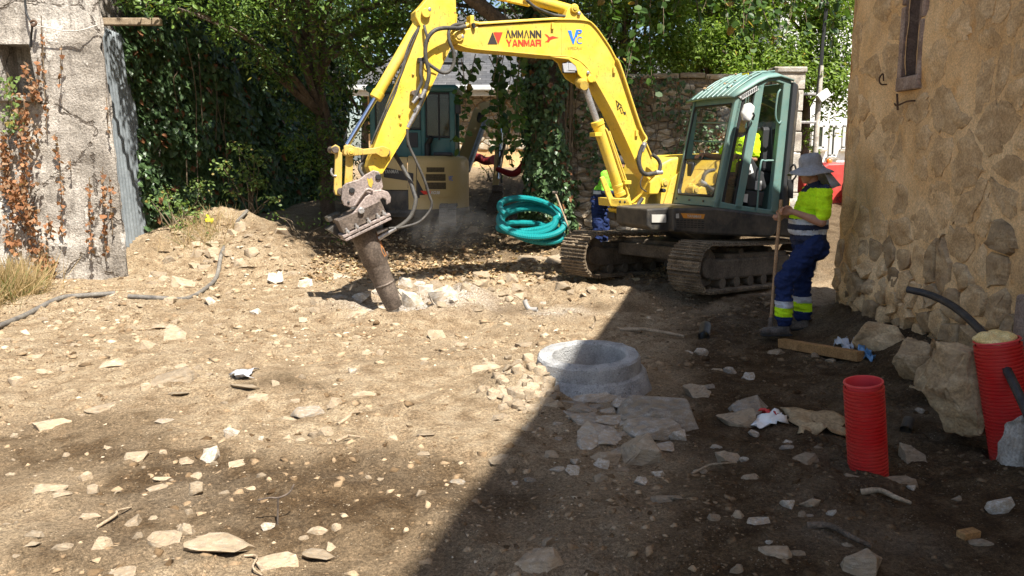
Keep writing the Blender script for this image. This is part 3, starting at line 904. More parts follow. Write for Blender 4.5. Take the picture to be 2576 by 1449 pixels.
# slot window in the wall
SL = (1.06, 1.30, 2.46, 4.2)                      # s0, s1, z0, z1
def wall_relief(S, Z):
    return 0.022 * fbm(S * 2.2, Z * 2.2, oct=3, seed=5) + 0.008 * fbm(S * 9, Z * 9, oct=3, seed=6)
def wall_grid():
    ss = np.concatenate([np.arange(0, 5.9, 0.04), np.arange(5.9, 12.3, 0.4), [12.26]])
    zs = np.concatenate([np.arange(-0.35, 3.6, 0.04), np.arange(3.6, 14.0, 0.25)])
    S, Z = np.meshgrid(ss, zs)
    top = np.vectorize(rake_z)(S)
    Z = np.minimum(Z, top)
    D = wall_relief(S, Z)
    low = sstep(1.0, 0.35, Z + 0.25 * fbm(S * 1.4, S * 0 + 2.2, oct=2, seed=8))
    D = D + low * 0.05 * fbm(S * 5, Z * 5, oct=3, seed=7) - 0.10 * low * sstep(0.5, 0.0, Z)
    hole = (S > SL[0]) & (S < SL[1]) & (Z > SL[2])
    D = np.where(S < 0.06, D - 0.02 * (1 - S / 0.06), D)
    P = np.array(A_)[None, None] + np.array(wd)[None, None] * S[..., None] + np.array(wnrm)[None, None] * D[..., None]
    P[..., 2] = Z
    ny, nx = S.shape
    idx = np.arange(nx * ny).reshape(ny, nx)
    f = np.stack([idx[:-1, :-1], idx[1:, :-1], idx[1:, 1:], idx[:-1, 1:]], -1)
    cs = (S[:-1, :-1] + S[1:, 1:]) / 2; cz = (Z[:-1, :-1] + Z[1:, 1:]) / 2
    keep = ~((cs > SL[0]) & (cs < SL[1]) & (cz > SL[2]) & (cz < SL[3])) & (Z[1:, 1:] - Z[:-1, :-1] > 1e-6)
    return np_mesh("wall", P.reshape(-1, 3), f[keep], M['mortar'], smooth=True)
hwall = link("wall", wall_grid(), house)
b = MB()                                          # the other walls of the house
C_, D_ = V((9.6, 8.5, 0)), V((10.0, -4.0, 0))
def quad_wall(mb, p, q, zp, zq, t=0.3):
    mb.add([p + V((0, 0, -.4)), q + V((0, 0, -.4)), q + V((0, 0, zq)), p + V((0, 0, zp))], [(0, 1, 2, 3)])
quad_wall(b, C_, A_ + wnrm * -0.01, rake_z(0), rake_z(0)); quad_wall(b, D_, C_, rake_z(12.2), rake_z(0)); quad_wall(b, B_, D_, rake_z(12.2), rake_z(12.2))
b.build("rear_wall", M['mortar'], house)
b = MB()
th = V((0, 0, -0.16))
b.prism([E_far, E_near, E_near + V((7.2, 0.2, 0)), E_far + V((7.2, 0.2, 0))], th)
b.build("roof", M['slate'], house)
b = MB()
b.prism([E_near, E_near + V((0, -3.6, -2.3)), E_near + V((7.2, -3.4, -2.3)), E_near + V((7.2, 0.2, 0))], th)
b.build("roof", M['slate'], house)
# slot: reveal, recessed back, dressed granite jamb stones
b = MB()
s0, s1, z0, z1 = SL
for (p, q) in (((s0, z0), (s0, z1)), ((s1, z1), (s1, z0)), ((s1, z0), (s0, z0))):
    b.add([hw(*p, 0.015), hw(*q, 0.015), hw(*q, -0.16), hw(*p, -0.16)], [(0, 1, 2, 3)])
b.add([hw(s0, z0, -.16), hw(s1, z0, -.16), hw(s1, z1, -.16), hw(s0, z1, -.16)], [(0, 1, 2, 3)])
b.build("window_recess", M['granite_red'], house)
for (a0, a1, c0, c1, dd) in ((0.98, 1.055, 2.40, 3.05, 0.02), (0.98, 1.055, 3.06, 3.75, 0.018), (1.305, 1.37, 2.40, 2.9, 0.022), (1.305, 1.37, 2.91, 3.75, 0.02), (1.0, 1.36, 2.33, 2.455, 0.035)):
    b = MB(); b.box(hw((a0 + a1) / 2, (c0 + c1) / 2, dd / 2 - 0.03), (a1 - a0 - 0.006, c1 - c0 - 0.006, dd + 0.06), wd, V((0, 0, 1)), wnrm)
    b.build("window_jamb", M['granite_red'], house, 0.012)
b = MB(); b.box(hw(1.18, 3.3, -0.10), (0.10, 1.66, 0.07), wd, V((0, 0, 1)), wnrm)
b.build("window_mullion", M['granite_red'], house, 0.01)
# iron hooks in the wall
for (s, z, k) in ((0.78, 2.42, 0), (1.16, 2.22, 1)):
    b = MB()
    if k == 0: b.tube(smooth_path([hw(s, z, -.02), hw(s, z, .05), hw(s, z + .05, .07), hw(s + .02, z + .09, .05), hw(s, z + .03, .03)], 5), 0.007, 6)
    else: b.tube(smooth_path([hw(s + .12, z + .02, -.02), hw(s + .10, z + .015, .05), hw(s - .05, z - .01, .06), hw(s - .09, z + .01, .06)], 5), 0.008, 6).tube([hw(s - .03, z - .05, .06), hw(s - .05, z + .09, .065)], 0.009, 6)
    b.build("iron_hook", M['iron'], house)
# wall stones: small and rough below, large and half buried in mortar above
wp = scatter_pts((0.0, 0.05, 5.6, 3.5), lambda p: .34 if p[0] > 3.45 else (0.12 + .10 * random.Random(int(p[0] * 3.1) + 31 * int(p[1] * 3.3)).random()) if p[1] < 0.9 else (0.15 + .27 * random.Random(int(p[0] * 2.3) + 37 * int(p[1] * 2.1)).random() ** 1.3), 11, 9000, 0.95)
wc = voronoi(wp, (0.02, -0.1, 5.8, 3.8))
for i, (p, c) in enumerate(zip(wp, wc)):
    if len(c) < 3: continue
    if SL[0] - 0.14 < p[0] < SL[1] + 0.14 and p[1] > 2.2: continue
    if 2.85 < p[0] < 3.65 and p[1] < 1.5: continue
    rg = random.Random(i)
    hi = float(sstep(0.7, 1.3, p[1] + rg.uniform(-.25, .25)))
    dep = (1 - hi) * rg.uniform(0.008, 0.055) + hi * rg.uniform(0.002, 0.010)
    jt = (1 - hi) * 0.018 + hi * rg.uniform(0.015, 0.05)
    if hi > 0.5 and rg.random() < 0.22: continue
    if p[1] < 0.35: dep -= rg.uniform(0.0, 0.06)
    mt = M['stone_high'] if hi > .5 else (M['stone_wall'] if rg.random() < 0.7 else M['stone_high'])
    link("stone", stone_mesh(c, hw, dep, jt, i, mt, wob=0.24, jit=.55 if hi < .5 else .3, soft=1 if hi < .5 else 2, base=wall_relief), hwall)
# granite jamb of a doorway at the near end of the view
z = -0.3
for i, hgt in enumerate((0.62, 0.55, 0.68, 0.60)):
    z_a, z_b = z, z + hgt
    b = MB()
    s0 = 2.86 + 0.05 * i + (0.02 if i % 2 else 0)
    b.box(hw(s0 + 0.32, (z_a + z_b) / 2, 0.02), (0.62, hgt - 0.012, 0.16), wd, V((0, 0, 1)), wnrm)
    if z_b < 1.45: b.build("jamb_stone", M['granite_red'], house, 0.03, 3)
    z = z_b

# ------------------------------------------------------------------ old rendered wall on the left
LY = 11.0
lw = thing("rendered_wall", (-7.5, LY, 0.1), "old grey cement rendered wall with square niche and dead vines", "wall")
pb, pt_ = at(320, 690, LY), at(245, 0, LY)
def lx(z): return pb.x + (pt_.x - pb.x) * (z - pb.z) / (pt_.z - pb.z)
na, nb = at(6, 234, LY), at(79, 114, LY)
def left_wall():
    us = np.arange(0, 4.4, 0.05); zs = np.arange(-0.5, 6.6, 0.05)
    U_, Z = np.meshgrid(us, zs)
    X = np.vectorize(lx)(Z) - U_
    D = 0.035 * fbm(X * 1.6, Z * 1.6, oct=3, seed=13) + 0.012 * fbm(X * 7, Z * 7, oct=3, seed=14)
    D = D + 0.12 * sstep(1.25, 1.0, Z + 0.55 * (X + 7.0)) * sstep(-5.9, -6.4, X)
    edge = sstep(0.12, 0.0, U_)
    X = X + edge * 0.03 * fbm(Z * 4, Z * 0, oct=3, seed=15)
    Yv = LY - D + edge * 0.05
    P = np.stack([X, Yv, Z], -1)
    ny, nx = X.shape
    idx = np.arange(nx * ny).reshape(ny, nx)
    f = np.stack([idx[:-1, :-1], idx[1:, :-1], idx[1:, 1:], idx[:-1, 1:]], -1)
    cx = X[:-1, :-1] - 0.025; cz = Z[:-1, :-1] + 0.025
    hole = (cx > na.x) & (cx < nb.x) & (cz > na.z) & (cz < nb.z)
    return np_mesh("wall", P.reshape(-1, 3), f[~hole], M['render'], smooth=True)
lwall = link("wall", left_wall(), lw)
b = MB()
x0, x1, z0, z1 = na.x - .03, nb.x + .03, na.z - .03, nb.z + .03
for q in ([(x0, z0), (x1, z0)], [(x1, z0), (x1, z1)], [(x1, z1), (x0, z1)], [(x0, z1), (x0, z0)]):
    (p, r_), (s_, t_) = q
    b.add([(p, LY + .0, r_), (s_, LY + .0, t_), (s_, LY + .45, t_), (p, LY + .45, r_)], [(0, 1, 2, 3)])
b.add([(x0, LY + .45, z0), (x1, LY + .45, z0), (x1, LY + .45, z1), (x0, LY + .45, z1)], [(0, 1, 2, 3)])
b.build("niche", M['render'], lw)
b = MB()
b.add([(lx(-.5) + .005, LY + .02, -.5), (lx(6.6) + .005, LY + .02, 6.6), (lx(6.6) - 1.1, LY + 1.1, 6.6), (lx(-.5) - 1.1, LY + 1.1, -.5)], [(0, 1, 2, 3)])
b.add([(-14, LY + .02, -.5), (-9.6, LY + .02, -.5), (-9.6, LY + .02, 6.6), (-14, LY + .02, 6.6)], [(0, 1, 2, 3)])
b.build("wall_return", M['render'], lw)
b = MB()                                           # projecting sill under the niche
b.box(((x0 + x1) / 2 - .05, LY - 0.03, z0 - .045), (x1 - x0 + .2, .12, .08)); b.build("niche_sill", M['render'], lw, 0.02)
# hook, loop and wire on the wall
hk = at(80, 62, LY - .14)
b = MB(); b.tube(smooth_path([hk + V((-.02, .12, .02)), hk, hk + V((.03, -.02, -.02)), hk + V((.06, 0, .02)), hk + V((.03, .0, .05)), hk + V((-.02, 0, .03))], 6), 0.016, 7)
b.build("wall_hook", M['iron'], lw)
b = MB(); b.tube(smooth_path([at(62, -20, LY - .05), at(66, 30, LY - .07), hk, at(79, 85, LY - .06), at(76, 118, LY - .03)], 6), 0.014, 7); b.build("cable", M['rubber'], lw)
b = MB(); b.tube(smooth_path([hk, at(130, 72, LY - .13), at(165, 78, LY - .12), at(205, 76, LY - .12), at(246, 63, LY - .05)], 6), 0.008, 6); b.build("wire", M['grey_txt'], lw)
b = MB(); b.tube(smooth_path([at(104, 40, LY - .05), at(106, 160, LY - .05), at(110, 200, LY - .04)], 6), 0.006, 5); b.build("dry_stem", M['twig'], lw)
# lintel board over the gap beside the wall
b = MB(); b.box((at(300, 55, 12.0)), (1.2, .10, .10)); b.build("lintel_board", M['wood_grey'], lw, 0.01)

# ------------------------------------------------------------------ corrugated sheet
q00, q10, q01, q11 = at(296, 650, 12.2), at(395, 606, 13.9), at(238, 60, 12.2), at(322, 95, 13.9)
def corr():
    nu, nv = 120, 24
    vs = np.zeros((nv + 1, nu + 1, 3))
    n = np.array((q10 - q00).cross(q01 - q00).normalized())
    for j in range(nv + 1):
        for i in range(nu + 1):
            u, v = i / nu, j / nv
            p = q00.lerp(q10, u).lerp(q01.lerp(q11, u), v)
            vs[j, i] = np.array(p) + n * 0.032 * math.sin(u * 2 * math.pi * 13)
    idx = np.arange((nu + 1) * (nv + 1)).reshape(nv + 1, nu + 1)
    f = np.stack([idx[:-1, :-1], idx[:-1, 1:], idx[1:, 1:], idx[1:, :-1]], -1).reshape(-1, 4)
    return np_mesh("corrugated_sheet", vs.reshape(-1, 3), f, M['zinc'], smooth=True)
cs = link("corrugated_sheet", corr())
cs.modifiers.new("solid", 'SOLIDIFY').thickness = 0.006
tag(cs, "blue grey corrugated metal sheet door beside the rendered wall", "metal sheet")

# ------------------------------------------------------------------ ivy covered wall behind it
IV0, IV1 = V((-6.35, 13.9, 0)), V((-4.15, 19.2, 0))
ivw = thing("ivy_wall", (-5.2, 16.5, 0.6), "tall garden wall overgrown with dark green ivy", "wall")
b = MB()
ivd = (IV1 - IV0).normalized(); ivn = V((ivd.y, -ivd.x, 0))
b.prism([IV0 - ivd * .6, IV1 + ivd * .5, IV1 + ivd * .5 - ivn * .5, IV0 - ivd * .6 - ivn * .5], (0, 0, 5.2))
b.build("wall", M['render'], ivw)

# ------------------------------------------------------------------ garden wall behind the excavator
GY, GX0, GX1 = 14.7, 0.55, 4.60
gw = thing("garden_wall", ((GX0 + GX1) / 2, GY, 0.35), "rubble stone garden wall behind the cab, patched with ivy", "wall")
GT = 3.18
b = MB(); b.prism([(GX0, GY, 0.0), (GX1, GY, 0.0), (GX1, GY, GT), (GX0, GY, GT - .06)], (0, 0.55, 0))
gcore = b.build("wall", M['render'], gw)
gpts = scatter_pts((GX0, 0.3, GX1, GT - .10), lambda p: .20 if random.Random(int(p[0] * 3) + int(p[1] * 4) * 7).random() < .6 else .28, 21, 9000, 2.1)
gcell = voronoi(gpts, (GX0, 0.1, GX1, GT - .10), 2.1)
for i, (p, c) in enumerate(zip(gpts, gcell)):
    if len(c) < 3: continue
    rg = random.Random(i + 900)
    link("stone", stone_mesh(c, lambda s, z, d: V((s, GY - d, z)), rg.uniform(0.02, 0.07), 0.010, i + 900, M['stone_garden'], wob=0.2, jit=.5), gcore)
x = GX0
for i in range(9):                                  # coping slabs
    w = random.Random(i + 40).uniform(.42, .58); w = min(w, GX1 - x)
    if w < .1: break
    b = MB(); b.box((x + w / 2, GY + .25, GT + .01 + .012 * (i % 3)), (w - .02, .72, .09)); b.build("coping_stone", M['stone_garden'], gw, 0.015)
    x += w
# granite gate pillar at its end
pl = thing("gate_pillar", (4.86, GY - .05, 0.3), "pale granite block pillar at the end of the garden wall", "pillar")
z = 0.05
for i in range(9):
    hgt = (0.37, 0.34, 0.40, 0.33, 0.38, 0.36, 0.35, 0.37, 0.30)[i]
    b = MB(); b.box((4.86 + .012 * ((i % 3) - 1), GY - .02, z + hgt / 2), (0.50 - .01 * (i % 2), 0.52, hgt - .012)); b.build("granite_block", M['granite'], pl, 0.018)
    z += hgt
b = MB(); b.box((4.85, GY, z + .04), (0.58, 0.62, .10)); b.build("cap_stone", M['granite'], pl, 0.02)

# ------------------------------------------------------------------ pole with floodlight
PX, PY = at(2058, 240, 16.6).x, 16.6
po = thing("utility_pole", (PX, PY, 0.6), "thin dark service pole with small white floodlight", "pole")
b = MB(); b.tube([(PX, PY, 0.4), (PX + .02, PY, 3.6)], 0.055, 10); b.build("pole", M['granite'], po)
b = MB(); b.tube([(PX + .03, PY, 2.2), (PX + .03, PY, 4.0), (PX + .16, PY, 6.6)], 0.035, 8); b.build("service_cable", M['rubber'], po)
b = MB(); b.tube([(PX - .04, PY - .05, 3.0), (PX + .0, PY - .05, 4.2), (PX + .10, PY - .03, 6.6)], 0.016, 6); b.build("thin_cable", M['rubber'], po)
for zz in (at(2040, 237, PY).z, at(2040, 308, PY).z):
    b = MB(); b.box((PX - .16, PY - .02, zz), (.46, .05, .05)); b.build("bracket_arm", M['steel'], po, .006)
fl = at(2072, 240, PY - .12)
b = MB(); b.box(fl, (.24, .10, .17), V((.8, 0, .6)), V((0, 1, 0)), V((-.6, 0, .8))); b.build("floodlight", M['white_paint'], po, .01)

# ------------------------------------------------------------------ house with slate roof at the back
hy = 24.5
ex0, ex1, ez = -4.6, 5.2, at(1200, 222, hy).z
rz_ = ez + 2.7
sh = thing("slate_house", (0.3, hy + 3, 1.4), "stone house under grey slate hip roof behind the trees", "house")
b = MB()
b.box(((ex0 + ex1) / 2, hy + 3.4, (ez + .3) / 2), (ex1 - ex0 - .5, 6.2, ez - .3)); swl = b.build("wall", M['mortar'], sh)
spts = scatter_pts((-3.8, ez - 1.7, 1.6, ez - .12), 0.20, 33, 3500, 1.4)
for i, (p, c) in enumerate(zip(spts, voronoi(spts, (-3.9, ez - 1.8, 1.7, ez - .1), 1.4))):
    if len(c) < 3: continue
    link("stone", stone_mesh(c, lambda s, z, d: V((s, hy + .30 - d, z)), 0.05, 0.012, i + 1500, M['stone_garden']), swl)
def roof_mesh():
    e = [V((ex0 - .2, hy - .3, ez)), V((ex1 + .2, hy - .3, ez)), V((ex1 + .2, hy + 7.1, ez)), V((ex0 - .2, hy + 7.1, ez))]
    r0, r1 = V((ex0 + 2.6, hy + 3.4, rz_)), V((ex1 - 2.6, hy + 3.4, rz_))
    me = bpy.data.meshes.new("roof")
    vs = e + [r0, r1]
    fs = [(0, 1, 5, 4), (1, 2, 5), (2, 3, 4, 5), (3, 0, 4)]
    me.from_pydata(vs, [], fs)
    uv = me.uv_layers.new()
    for p in me.polygons:
        a = vs[p.vertices[0]]; ux = (vs[p.vertices[1]] - a).normalized(); uy = p.normal.cross(ux)
        for li, vi in zip(p.loop_indices, p.vertices):
            d = vs[vi] - a; uv.data[li].uv = (d.dot(ux), d.dot(uy))
    me.materials.append(M['slate']); me.update()
    return me
rf = link("roof", roof_mesh(), sh); rf.modifiers.new("solid", 'SOLIDIFY').thickness = 0.10
b = MB(); b.box(((ex0 + ex1) / 2, hy - .36, ez - .02), (ex1 - ex0 + .4, .14, .16)); b.build("gutter", M['silver'], sh, .03)
b = MB(); b.box(((ex0 + ex1) / 2, hy - .22, ez - .17), (ex1 - ex0 + .2, .12, .14)); b.build("fascia_board", M['white_paint'], sh, .01)
sk = at(1128, 137, hy + 1.0)
sl = math.atan2(rz_ - ez, 3.7)
b = MB(); b.box(V((sk.x, hy + .95, ez + (1.25) * math.tan(sl) + .05)), (.95, .55, .10), V((1, 0, 0)), V((0, math.cos(sl), math.sin(sl))), V((0, -math.sin(sl), math.cos(sl))))
b.build("skylight", M['charcoal'], sh, .02)

# ------------------------------------------------------------------ white house far right
wy = 33.0
wx0, wx1 = 10.6, 22.0
wh = thing("white_house", (16, wy, 1.5), "bright white house with grey window frames beyond the gateway", "house")
b = MB(); b.box(((wx0 + wx1) / 2, wy + 4, 5.2), (wx1 - wx0, 8, 8.4)); b.build("wall", M['white_paint'], wh)
b = MB(); b.prism([(wx0 - .4, wy - .5, 9.4), (wx1 + .4, wy - .5, 9.4), (wx1 + .4, wy + 4, 11.6), (wx0 - .4, wy + 4, 11.6)], (0, 0, -.15)); b.build("roof", M['slate'], wh)
for (px0, px1, py0, py1) in ((2042, 2072, 316, 372), (2086, 2102, 316, 392), (2120, 2150, 316, 372)):
    a, c = at(px0, py1, wy), at(px1, py0, wy)
    w, h_ = c.x - a.x, c.z - a.z
    b = MB()
    for (cx, cz, sx, sz) in ((a.x, (a.z + c.z) / 2, .10, h_), (c.x, (a.z + c.z) / 2, .10, h_), ((a.x + c.x) / 2, a.z, w + .1, .10), ((a.x + c.x) / 2, c.z, w + .1, .10)):
        b.box((cx, wy - .03, cz), (sx, .10, sz))
    f_ = b.build("window_frame", M['silver'], wh)
    b = MB(); b.box(((a.x + c.x) / 2, wy - .008, (a.z + c.z) / 2), (w, .02, h_)); b.build("pane", M['glass_dark'], wh)
    b = MB(); b.box(((a.x + c.x) / 2, wy - .08, a.z - .10), (w + .3, .2, .08)); b.build("sill", M['granite'], wh)
# ------------------------------------------------------------------ leaves
LEAF = {'oval': np.array([[0, 0, 0], [-.30, .30, .09], [-.27, .68, .07], [0, 1, -.06], [.27, .68, .07], [.30, .30, .09]]),
        'lance': np.array([[0, 0, 0], [-.17, .32, .05], [-.15, .66, .03], [0, 1, -.08], [.15, .66, .03], [.17, .32, .05]]),
        'ivy': np.array([[0, 0.05, 0], [-.46, .18, .07], [-.28, .62, .05], [0, 1, -.06], [.28, .62, .05], [.46, .18, .07]]),
        'round': np.array([[0, 0, 0], [-.40, .28, .08], [-.36, .70, .06], [0, 1, -.05], [.36, .70, .06], [.40, .28, .08]]),
        'blade': np.array([[0, 0, 0], [-.007, .02, 0], [-.005, .6, .003], [.002, 1, .0], [.007, .6, .003], [.007, .02, 0]])}
def leaves(name, P, N, size, mat, shape='oval', seed=0, T=None, spread=0.5):
    rg = np.random.default_rng(seed)
    n = len(P)
    N = N + rg.normal(0, spread, (n, 3)); N /= np.linalg.norm(N, axis=1, keepdims=True) + 1e-9
    if T is None: T = rg.normal(0, 1, (n, 3)) + np.array([0, 0, -0.5])
    else: T = T + rg.normal(0, 0.35, (n, 3))
    T = T - (T * N).sum(1, keepdims=True) * N; T /= np.linalg.norm(T, axis=1, keepdims=True) + 1e-9
    B = np.cross(T, N)
    L = LEAF[shape]
    s = np.asarray(size) * np.ones(n)
    wv = rg.uniform(0.75, 1.25, n)
    V_ = (P[:, None] + s[:, None, None] * (L[None, :, 0:1] * wv[:, None, None] * B[:, None] + L[None, :, 1:2] * T[:, None] + L[None, :, 2:3] * N[:, None] * rg.uniform(-.6, 2.2, (n, 1, 1))))
    base = (np.arange(n) * 6)[:, None]
    F = np.concatenate([base + np.array([[0, 3, 2, 1]]), base + np.array([[0, 5, 4, 3]])], 0)
    lv = np.repeat(np.clip(rg.normal(0.5, 0.27, n), 0, 1), 6); lw = np.repeat(rg.random(n), 6)
    return np_mesh(name, V_.reshape(-1, 3), F, mat, {"lv": lv, "lw": lw})
def cloud(cl, per, seed, shell=0.45):
    """cl: list of (centre, radius) -> points and outward normals, uneven with gaps"""
    rg = np.random.default_rng(seed)
    Ps, Ns = [], []
    for c, r in cl:
        k = max(4, int(per * (r ** 2) * rg.uniform(0.6, 1.3)))
        d = rg.normal(0, 1, (k, 3)); d /= np.linalg.norm(d, axis=1, keepdims=True)
        q = d * (rg.random((k, 1)) ** shell) * r * np.array([1, 1, 0.72])
        Ps.append(np.array(c)[None] + q); Ns.append(d * 0.6 + np.array([0.15, -0.2, 0.75]))
    return np.concatenate(Ps), np.concatenate(Ns)
def limb(mb, p, q, r0, r1, sag=0.2, seg=7, k=5, seed=0):
    rg = random.Random(seed)
    p, q = V(p), V(q); L = (q - p).length
    m1 = p.lerp(q, .35) + V((rg.uniform(-1, 1), rg.uniform(-1, 1), rg.uniform(0, 1))) * L * 0.10
    m2 = p.lerp(q, .7) + V((rg.uniform(-1, 1), rg.uniform(-1, 1), rg.uniform(0, 1))) * L * 0.08
    pts = smooth_path([p, m1, m2, q], k)
    mb.tube(pts, [r0 + (r1 - r0) * i / (len(pts) - 1) for i in range(len(pts))], seg)
def hang_twigs(spec, leaf, lmin, lmax, seed, droop=0.8, step=0.055):
    """spec: list of (start, end) 3D; twigs carrying alternate leaves"""
    rg = np.random.default_rng(seed)
    mb = MB(); P, T, N, S = [], [], [], []
    for (a, b_) in spec:
        a, b_ = V(a), V(b_)
        mid = a.lerp(b_, .5) + V(rg.normal(0, .10, 3)) + V((0, 0, .06))
        path = smooth_path([a, mid, b_], 10)
        mb.tube(path, [0.009 - 0.006 * i / len(path) for i in range(len(path))], 5)
        L = (b_ - a).length
        for i in range(int(L / step)):
            u = (i + rg.random()) * step / L
            if u < 0.08 or u > 1: continue
            k = min(int(u * (len(path) - 1)), len(path) - 2)
            p = path[k].lerp(path[k + 1], u * (len(path) - 1) - k)
            off = V(rg.normal(0, .06, 3))
            P.append(p + off * .6); t = V(rg.normal(0, .6, 3)) + V((0, 0, -droop)); T.append(t)
            N.append(V(rg.normal(0, .5, 3)) + V((.2, -.55, .6))); S.append(rg.uniform(lmin, lmax))
    return mb, np.array(P), np.array(T), np.array(N), np.array(S)

# ------------------------------------------------------------------ big ivy clad tree in the middle
TX, TY = 0.70, 14.2
t1 = thing("ivy_clad_tree", (TX, TY, 0.3), "broad tree with ivy wrapped trunk behind the yellow boom", "tree")
mb = MB()
mb.tube(smooth_path([(TX, TY, .05), (TX - .02, TY, 1.2), (TX - .08, TY, 2.6), (TX - .02, TY + .1, 4.0), (TX + .1, TY, 5.4)], 6), [0.37 - .006 * i for i in range(25)], 16)
rg = random.Random(4)
c1 = []
for i in range(150):
    while True:
        u = V((rg.uniform(-1, 1), rg.uniform(-1, 1), rg.uniform(-1, 1)))
        if u.length < 1: break
    c = V((-0.2 + u.x * 5.2, 13.2 + u.y * 4.0, 7.4 + u.z * 1.9))
    if c.x < -2.8 and c.y < 11: continue
    if c.y < 9.6 or (c.x < -1.2 and c.y < 12.2): continue
    if c.x > 2.2 and c.y < 11.5: continue
    c1.append((c, rg.uniform(.65, 1.05)))
for i in range(46): c1.append((V((rg.uniform(-2.8, .9), rg.uniform(11.2, 14.8), rg.uniform(4.9, 6.6))), rg.uniform(.5, .8)))
for i in range(16):
    c = c1[i * 9 % len(c1)][0]
    limb(mb, (TX, TY, 4.0 + (i % 4) * .35), c, .14, .03, seed=i)
limb(mb, (TX - .05, TY, 3.2), (-1.9, 12.4, 4.7), .17, .06, seed=77)
mb.build("trunk", M['bark'], t1)
P, N = cloud(c1, 480, 1)
o = link("crown", leaves("crown", P, N, RNG.uniform(.10, .17, len(P)), M['leaf_big'], 'oval', 1), t1); tag(o, kind="stuff")
# ivy coat
n = 11500
th = RNG.uniform(-math.pi, math.pi, n); zz = RNG.uniform(.2, 4.6, n)
keep = (fbm(th * 1.3, zz * 1.1, oct=3, seed=61) > -0.05 - 0.45 * (np.cos(th + 2.2) > 0)) | (zz < 1.4)
th, zz = th[keep], zz[keep]; rr = RNG.uniform(.34, .49, len(th)) + .10 * fbm(th * 2, zz * 2, oct=2, seed=62)
P = np.stack([TX - .04 + rr * np.cos(th), TY + rr * np.sin(th), zz], -1); N = np.stack([np.cos(th), np.sin(th), th * 0 + .35], -1)
o = link("ivy", leaves("ivy", P, N, RNG.uniform(.06, .11, len(P)), M['leaf_ivy'], 'ivy', 2, np.tile([0, 0, -1.0], (len(P), 1))), t1); tag(o, kind="stuff")
mb = MB()
for i in range(16):                                   # bare ivy stems climbing the bark
    a = rg.uniform(-2.6, 0.2); pts = []
    for k in range(9): 
        a += rg.uniform(-.14, .14); pts.append((TX - .04 + .385 * math.cos(a), TY + .385 * math.sin(a), .3 + k * .42))
    mb.tube(smooth_path(pts, 3), rg.uniform(.008, .02), 5)
mb.build("ivy_stem", M['twig'], t1)
# low hanging leafy branches
sp = []
for i in range(14):
    x0 = rg.uniform(1150, 1320); y0 = rg.uniform(70, 180); Y0 = rg.uniform(12.6, 13.4)
    x1 = x0 + rg.uniform(-45, 25); y1 = y0 + rg.uniform(120, 300)
    sp.append((at(x0, y0, Y0), at(min(x1, 1318), min(y1, 470), Y0 - .1)))
for i in range(30):
    x0 = rg.uniform(1520, 2120); y0 = rg.uniform(-160, -20); Y0 = rg.uniform(11.8, 13.2)
    ln = rg.uniform(120, 250) * (1.25 if x0 < 1680 else 0.85)
    sp.append((at(x0, y0, Y0), at(x0 + rg.uniform(-70, 70), y0 + ln, Y0 - .2)))
mbt, P, T, N, S = hang_twigs(sp, 'round', .085, .15, 5, step=0.045)
sp2 = [(c1[(i * 7) % len(c1)][0], s[0]) for i, s in enumerate(sp)]
tag(mbt.build("hanging_twigs", M['twig'], t1), kind="stuff")
mb = MB()
for i, (a_, b_) in enumerate(sp2[::5]): limb(mb, a_, b_, .035, .010, seed=i, seg=5)
mb.build("limb", M['bark'], t1)
o = link("hanging_leaves", leaves("hanging_leaves", P, N, S, M['leaf_big'], 'round', 6, T), t1); tag(o, kind="stuff")

# ------------------------------------------------------------------ evergreen tree above the ivy wall
t2 = thing("evergreen_tree", (-3.55, 15.6, 0.6), "dense glossy evergreen tree spreading over the ivy wall", "tree")
mb = MB()
mb.tube(smooth_path([(-3.55, 15.6, .3), (-3.6, 15.6, 2.2), (-3.75, 15.3, 4.2), (-3.6, 15, 6)], 5), [.15 - .005 * i for i in range(16)], 10)
c2 = []
for (px, py, Y_, r_) in ((480, 20, 12.0, .45), (600, 35, 12.3, .5), (560, 95, 12.6, .30), (700, 50, 13, .55), (800, 50, 13.2, .6), (880, 110, 13.6, .6), (950, 50, 14, .7), (1000, 120, 14.6, .6),
                          (850, 215, 14.6, .45), (760, 150, 14.2, .5), (905, 290, 15.2, .55), (655, 135, 13.2, .42), (1040, 35, 14.2, .6), (400, 12, 11.9, .32), (770, 280, 15.5, .5), (945, 185, 14.6, .55),
                          (860, 0, 12.8, .6), (740, -30, 12.6, .6), (980, -20, 13.2, .6), (520, -40, 12.0, .5), (640, -40, 12.3, .6), (1060, 110, 15.5, .5), (690, 200, 14.2, .4), (1000, 215, 16.5, .55), (960, 300, 17, .5), (330, -10, 12.6, .35), (820, 330, 15.0, .5), (780, 400, 15.0, .45), (850, 420, 15.2, .45), (900, 380, 15.5, .4), (830, 480, 14.8, .35), (740, 360, 14.8, .4), (880, 470, 15.2, .3)):
    c2.append((at(px, py, Y_), r_))
for (px, py, Y_, r_) in ((1080, 60, 16, .6), (1160, 70, 17, .6), (1240, 60, 17, .55), (1330, 60, 16.5, .6), (1420, 70, 17, .6), (1480, 110, 17, .55), (1200, 20, 15.5, .4), (1500, 30, 16, .6), (1400, 10, 16, .6), (1100, 0, 15, .5), (1300, 0, 15, .5)): c2.append((at(px, py, Y_), r_))
nvis = len(c2)
for i in range(75):
    while True:
        u = V((rg.uniform(-1, 1), rg.uniform(-1, 1), rg.uniform(-1, 1)))
        if u.length < 1: break
    c = V((-4.2 + u.x * 2.8, 14.2 + u.y * 3.4, 6.4 + u.z * 1.4))
    if c.y < (10.7 if c.x < -4.5 else 12.2) + .25 * rg.random(): continue
    c2.append((c, rg.uniform(.6, .95)))
